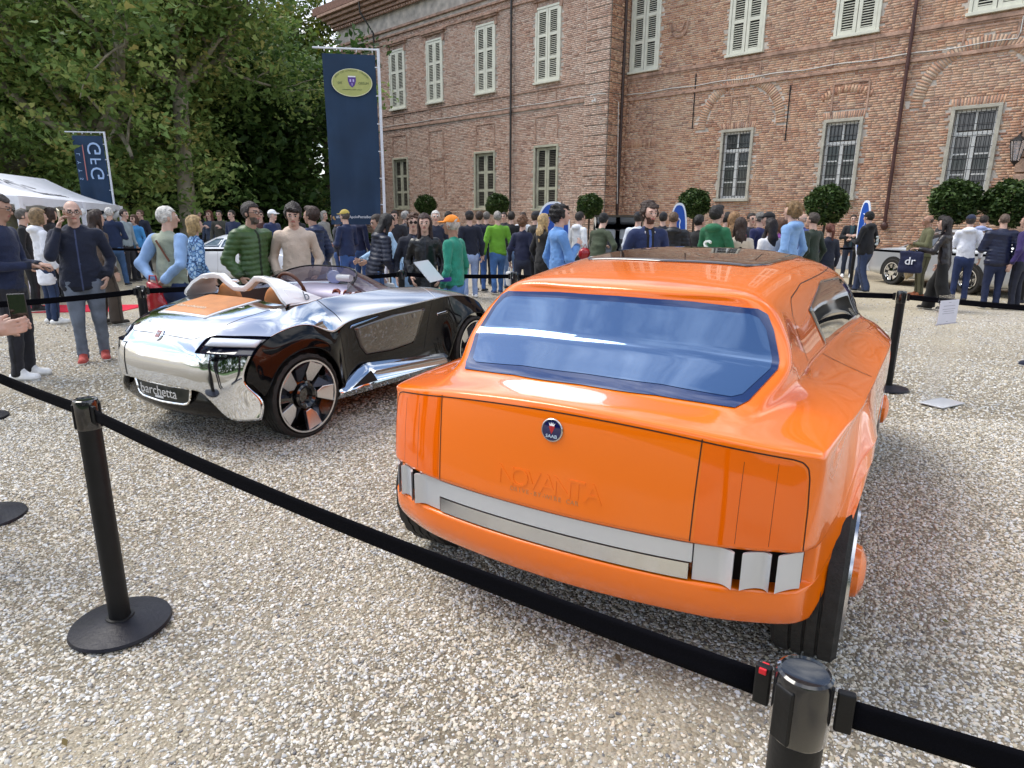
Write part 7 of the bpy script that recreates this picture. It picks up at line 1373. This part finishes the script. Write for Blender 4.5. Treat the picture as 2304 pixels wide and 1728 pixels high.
for lb, u, Y, kw in (
 ('man with glasses in a white hoodie and black trousers', 1303, 13.9, dict(top='dcdfe4', bot='15161b', bkind='cloth', face=60, hood=True, hcol='1e1712', glasses='clear', build=1.08)), ('woman in olive jacket and black beanie bending with a red bag', 1345, 12.6, dict(top='3f4a36', bot='16171c', face=35, hair='beanie:121216', hcol='121212', lean=.3, female=True, arms=('front','hip'), bkind='cloth')), ('man in white top behind the smiling man', 1436, 13.2, dict(top='d5dbe6', bot='2a2d3a', face=30, hair='cap:1a1c26', hcol='1e1712')), ('shaven-headed man in a black puffer jacket seen from behind', 1516, 11.5, dict(top='15181f', tkind='puffer', bot='1d2028', face=5, hair='buzz', hcol='5a4636', hood=True, build=1.15, skin='m')), ('man in black cap between the smiling man and the shaven head', 1492, 14.4, dict(top='1a1d2a', bot='22242c', face=20, hair='cap:14161e', hcol='1e1712')), ('balding man in a black jacket beside the green hoodie', 1572, 11.8, dict(top='111217', bot='1a1b22', face=60, hcol='14110f', build=1.2, H=1.70)),
 ('bearded man in navy behind the green hoodie man', 1634, 12.6, dict(top='161c30', bot='22242c', face=100, hcol='14110f', beard='14110f')), ('fair-haired woman in a red jacket', 1652, 11.4, dict(top='c8323a', bot='22242c', face=10, hair='long', hcol='8a6844', female=True)), ('woman with long wavy brown hair in a cream jacket', 1668, 10.4, dict(top='d4c6b2', bot='22242c', face=5, hair='long', hcol='2f1c14', female=True, H=1.66)), ('grey-haired man in a royal navy jacket', 1712, 12.8, dict(top='1d2458', bot='22242c', face=-30, hcol='6a6763', H=1.76)), ('man in a black cap right of the grey-haired man', 1733, 12.1, dict(top='1a1c26', bot='22242c', face=-70, hair='cap:16161c', hcol='1e1712')), ('woman with long black hair in a white blouse', 1738, 10.6, dict(top='e2e2e6', bot='22242c', face=-15, hair='long', hcol='1a1012', female=True, H=1.65)), ('woman in a purple jacket behind the blue hoodie man', 1762, 11.9, dict(top='7a3a86', bot='22242c', face=-20, hair='bob', hcol='5a3a28', female=True, H=1.66)),
 ('man with glasses between the red jacket and the navy jacket', 1690, 14.0, dict(top='2a2d3a', bot='22242c', face=170, hcol='1e1712', glasses='clear')), ('bald man behind the dark green jacket', 1808, 13.4, dict(top='2b3a78', bot='22242c', face=-100, hair='bald', hcol='8a8580')), ('man in a dark green jacket with white piping', 1833, 11.6, dict(top='1f2e22', bot='1d2028', face=-35, hcol='3a302a', build=1.2, arms=('pocket','relax'))), ('woman with a red ponytail in a navy jacket', 1872, 12.9, dict(top='161c30', bot='22242c', face=-10, hair='pony', hcol='5a2a1a', female=True, H=1.56)), ('young man in teal shirt and open dark jacket by the wall', 1921, 19.3, dict(top='15171f', bot='20283c', face=205, hcol='1e1712', inner='1d4a52', arms=('fold','fold'), shoe='f2f2f2'))):
    P[lb] = person(lb, u, Y, group=RIGHTG, **kw)
P['ghood'] = person('young man in a green hoodie with white print on the back', 1612, 10.3, H=1.83, face=50, top='1f6a44', bot='22242c', hair='quiff', hcol='14100f', arms=('fold','fold'), hood=True, group=RIGHTG, head_turn=12)
text('hoodie_print', 'S', .34, M('print_white', 'dfe6e2', .8), P['ghood'][0], (-.02,-.150,1.22), (math.pi/2,0,0), .02)
P['bhood'] = person('tall fair curly-haired man in a pale blue hoodie', 1785, 10.4, H=1.88, face=-40, top='7ba3d6', bot='2a2d3a', hair='curly', hcol='7a5f3c', arms=('relax','relax'), hood=True, group=RIGHTG)
P['beanie'] = person('person in a black hooded jacket and baggy jeans with a black beanie', 1958, 15.4, H=1.80, face=-30, top='0f1118', bot='2c3a5a', shoe='1a1a1a', hair='beanie:0f1014', hcol='0f0d0d', arms=('front','relax'), hood=True, build=1.3, stride=.45, flare=.7, group=RIGHTG)
text('jacket_print', '3', .30, M('print_white'), P['beanie'][0], (.12,-.165,1.18), (math.pi/2,0,.3), .02)
P['tweed'] = person('elderly man in a green tweed jacket with a checked coat over the arm', 2093, 14.7, H=1.74, face=-75, top='5c5c3e', bot='54523a', bkind='cloth', shoe='8a4a28', skin='d', hair='bald', hcol='4a3c34', arms=('front','front'), build=1.22, group=RIGHTG)
w_ = place(P['tweed'], np.array([0,.24,.95])); ec = empty('folded_coat', tuple(w_-Vector((0,0,.5))), -30, 'beige checked coat draped over the tweed man\'s arm', 'coat'); V, F = implicit(lambda Q: smin(sd_rc(Q,(0,0,.62),(.03,.02,.08),.10,.13,.45,1.2), sd_rc(Q,(-.08,.02,.60),(-.05,.02,.28),.10,.08,.5), .03)+wob(Q,3,34,.012), (-.3,-.2,-.1), (.3,.2,.8), .02)
def checked():
    m = M('checked_wool', 'c2b08c', .9, var=.1); t = m.node_tree; b = t.nodes['Principled BSDF']; tc = t.nodes.new('ShaderNodeTexCoord'); ck = t.nodes.new('ShaderNodeTexBrick'); ck.inputs['Color1'].default_value = (.55,.42,.24,1); ck.inputs['Color2'].default_value = (.50,.40,.25,1); ck.inputs['Mortar'].default_value = (.20,.14,.08,1); ck.inputs['Scale'].default_value = 9; ck.inputs['Mortar Size'].default_value = .03; ck.offset = 0; mp = t.nodes.new('ShaderNodeMapping'); mp.inputs['Rotation'].default_value = (math.pi/2,0,0); t.links.new(tc.outputs['Object'], mp.inputs[0]); t.links.new(mp.outputs[0], ck.inputs['Vector']); t.links.new(ck.outputs[0], b.inputs['Base Color']); return m
obj('wool', V, F, checked(), ec, True)
P['tote'] = person('dark-haired woman in a leather jacket and flared black trousers carrying a navy tote', 2142, 12.4, H=1.70, face=-45, top='1b1318', tkind='leather', bot='0d0d10', bkind='cloth', shoe='151515', hair='long', hcol='1a1012', arms=('out','relax'), flare=1.6, stride=.45, group=RIGHTG, female=True, lean=.1)
bag(P['tote'], -1, 'navy tote bag with white letters carried by the woman in black', 'tote bag', '141c40', (.40,.10,.40), .06, text_='dr')
P['wcap'] = person('man in a navy cap and white hoodie in front of the silver saloon', 2186, 13.9, H=1.74, face=25, top='dfe2ee', bot='20305a', shoe='2a2a30', hair='cap:1a2440', hcol='2a201a', arms=('front','relax'), hood=True, group=RIGHTG)
P['rpuff'] = person('man in a navy puffer with cropped hair at the right, seen from behind', 2262, 12.7, H=1.76, face=15, top='141d3c', tkind='puffer', bot='1d2848', shoe='1a1a1a', hair='buzz', hcol='5a4a40', arms=('front','pocket'), build=1.15, group=RIGHTG)
for lb, u, Y, kw in (('dark-haired man hidden between the tweed jacket and the saloon', 2120, 17.5, dict(top='22242c', bot='22242c', face=120, hcol='14110f')), ('man in a grey-blue hoodie leaning to the silver saloon', 2214, 16.2, dict(top='8f9cc4', bot='22242c', face=60, hcol='2a201a', hood=True)), ('visitor in a purple jacket cut by the right edge', 2318, 12.6, dict(top='3a2a66', bot='1d2030', face=-30, hcol='2a201a'))):
    P[lb] = person(lb, u, Y, group=RIGHTG, **kw)
P['shoe'] = person('visitor beyond the right edge, only a dark sneaker toe in view', 0, 7.4, x=6.28, H=1.75, face=-70, top='2a2d3a', bot='1d2030', shoe='20263c', group=RIGHTG, stride=.3)
# red helmet bag held behind the back of the vest man
w_ = place(P['vest'], np.array([0,-.27,.86])); eh = empty('helmet_bag', tuple(w_-Vector((0,0,.26))), 15, 'glossy red bag held behind the back of the khaki vest man', 'bag'); V, F = implicit(lambda Q: sd_rc(Q,(0,0,.12),(0,0,.26),.12,.10,.55,1.05)+wob(Q,8,38,.008), (-.2,-.15,-.05), (.2,.15,.42), .014); obj('pouch', V, F, M('glossy_red', '9c1420', .25, coat=.4), eh, True); MB().tube([(-.06,0,.33),(-.04,0,.42),(.04,0,.42),(.06,0,.33)], .010, 6).build('strap', M('glossy_red'), eh)
MB().tube([P['vest'][3](-.14,.06,1.42),P['vest'][3](-.06,-.11,1.40),P['vest'][3](.12,-.13,1.18)], .012, 6).build('shoulder_strap', fab('6a3a24'), P['vest'][0])
w_ = place(P['woman in olive jacket and black beanie bending with a red bag'], np.array([-.22,-.05,1.0])); er = empty('red_bag', tuple(w_-Vector((0,0,.12))), 0, 'small red bag at the elbow of the woman in olive', 'bag'); V, F = implicit(lambda Q: sd_el(Q,(0,0,.12),(.13,.08,.11))+wob(Q,4,40,.008), (-.2,-.15,-.05), (.2,.15,.3), .014); obj('pouch', V, F, M('glossy_red'), er, True); MB().tube([(-.05,0,.2),(0,0,.3),(.05,0,.2)], .008, 6).build('strap', M('glossy_red'), er)
# light blue shirt sleeves under the vest
for sg in (1, -1):
    a, el, wr = P['vest'][1][sg]; lo_, hi_ = bounds([(a,el,.08,.08),(el,wr,.08,.06)]); V, F = implicit(lambda Q: smin(sd_rc(Q,a,el,.072,.060), sd_rc(Q,el,wr-(wr-el)*.05,.060,.046), .02)+wob(Q,sg+4,34,.007), lo_, hi_, .013); obj('sleeve', V, F, fab('86a9d8'), P['vest'][0], True)
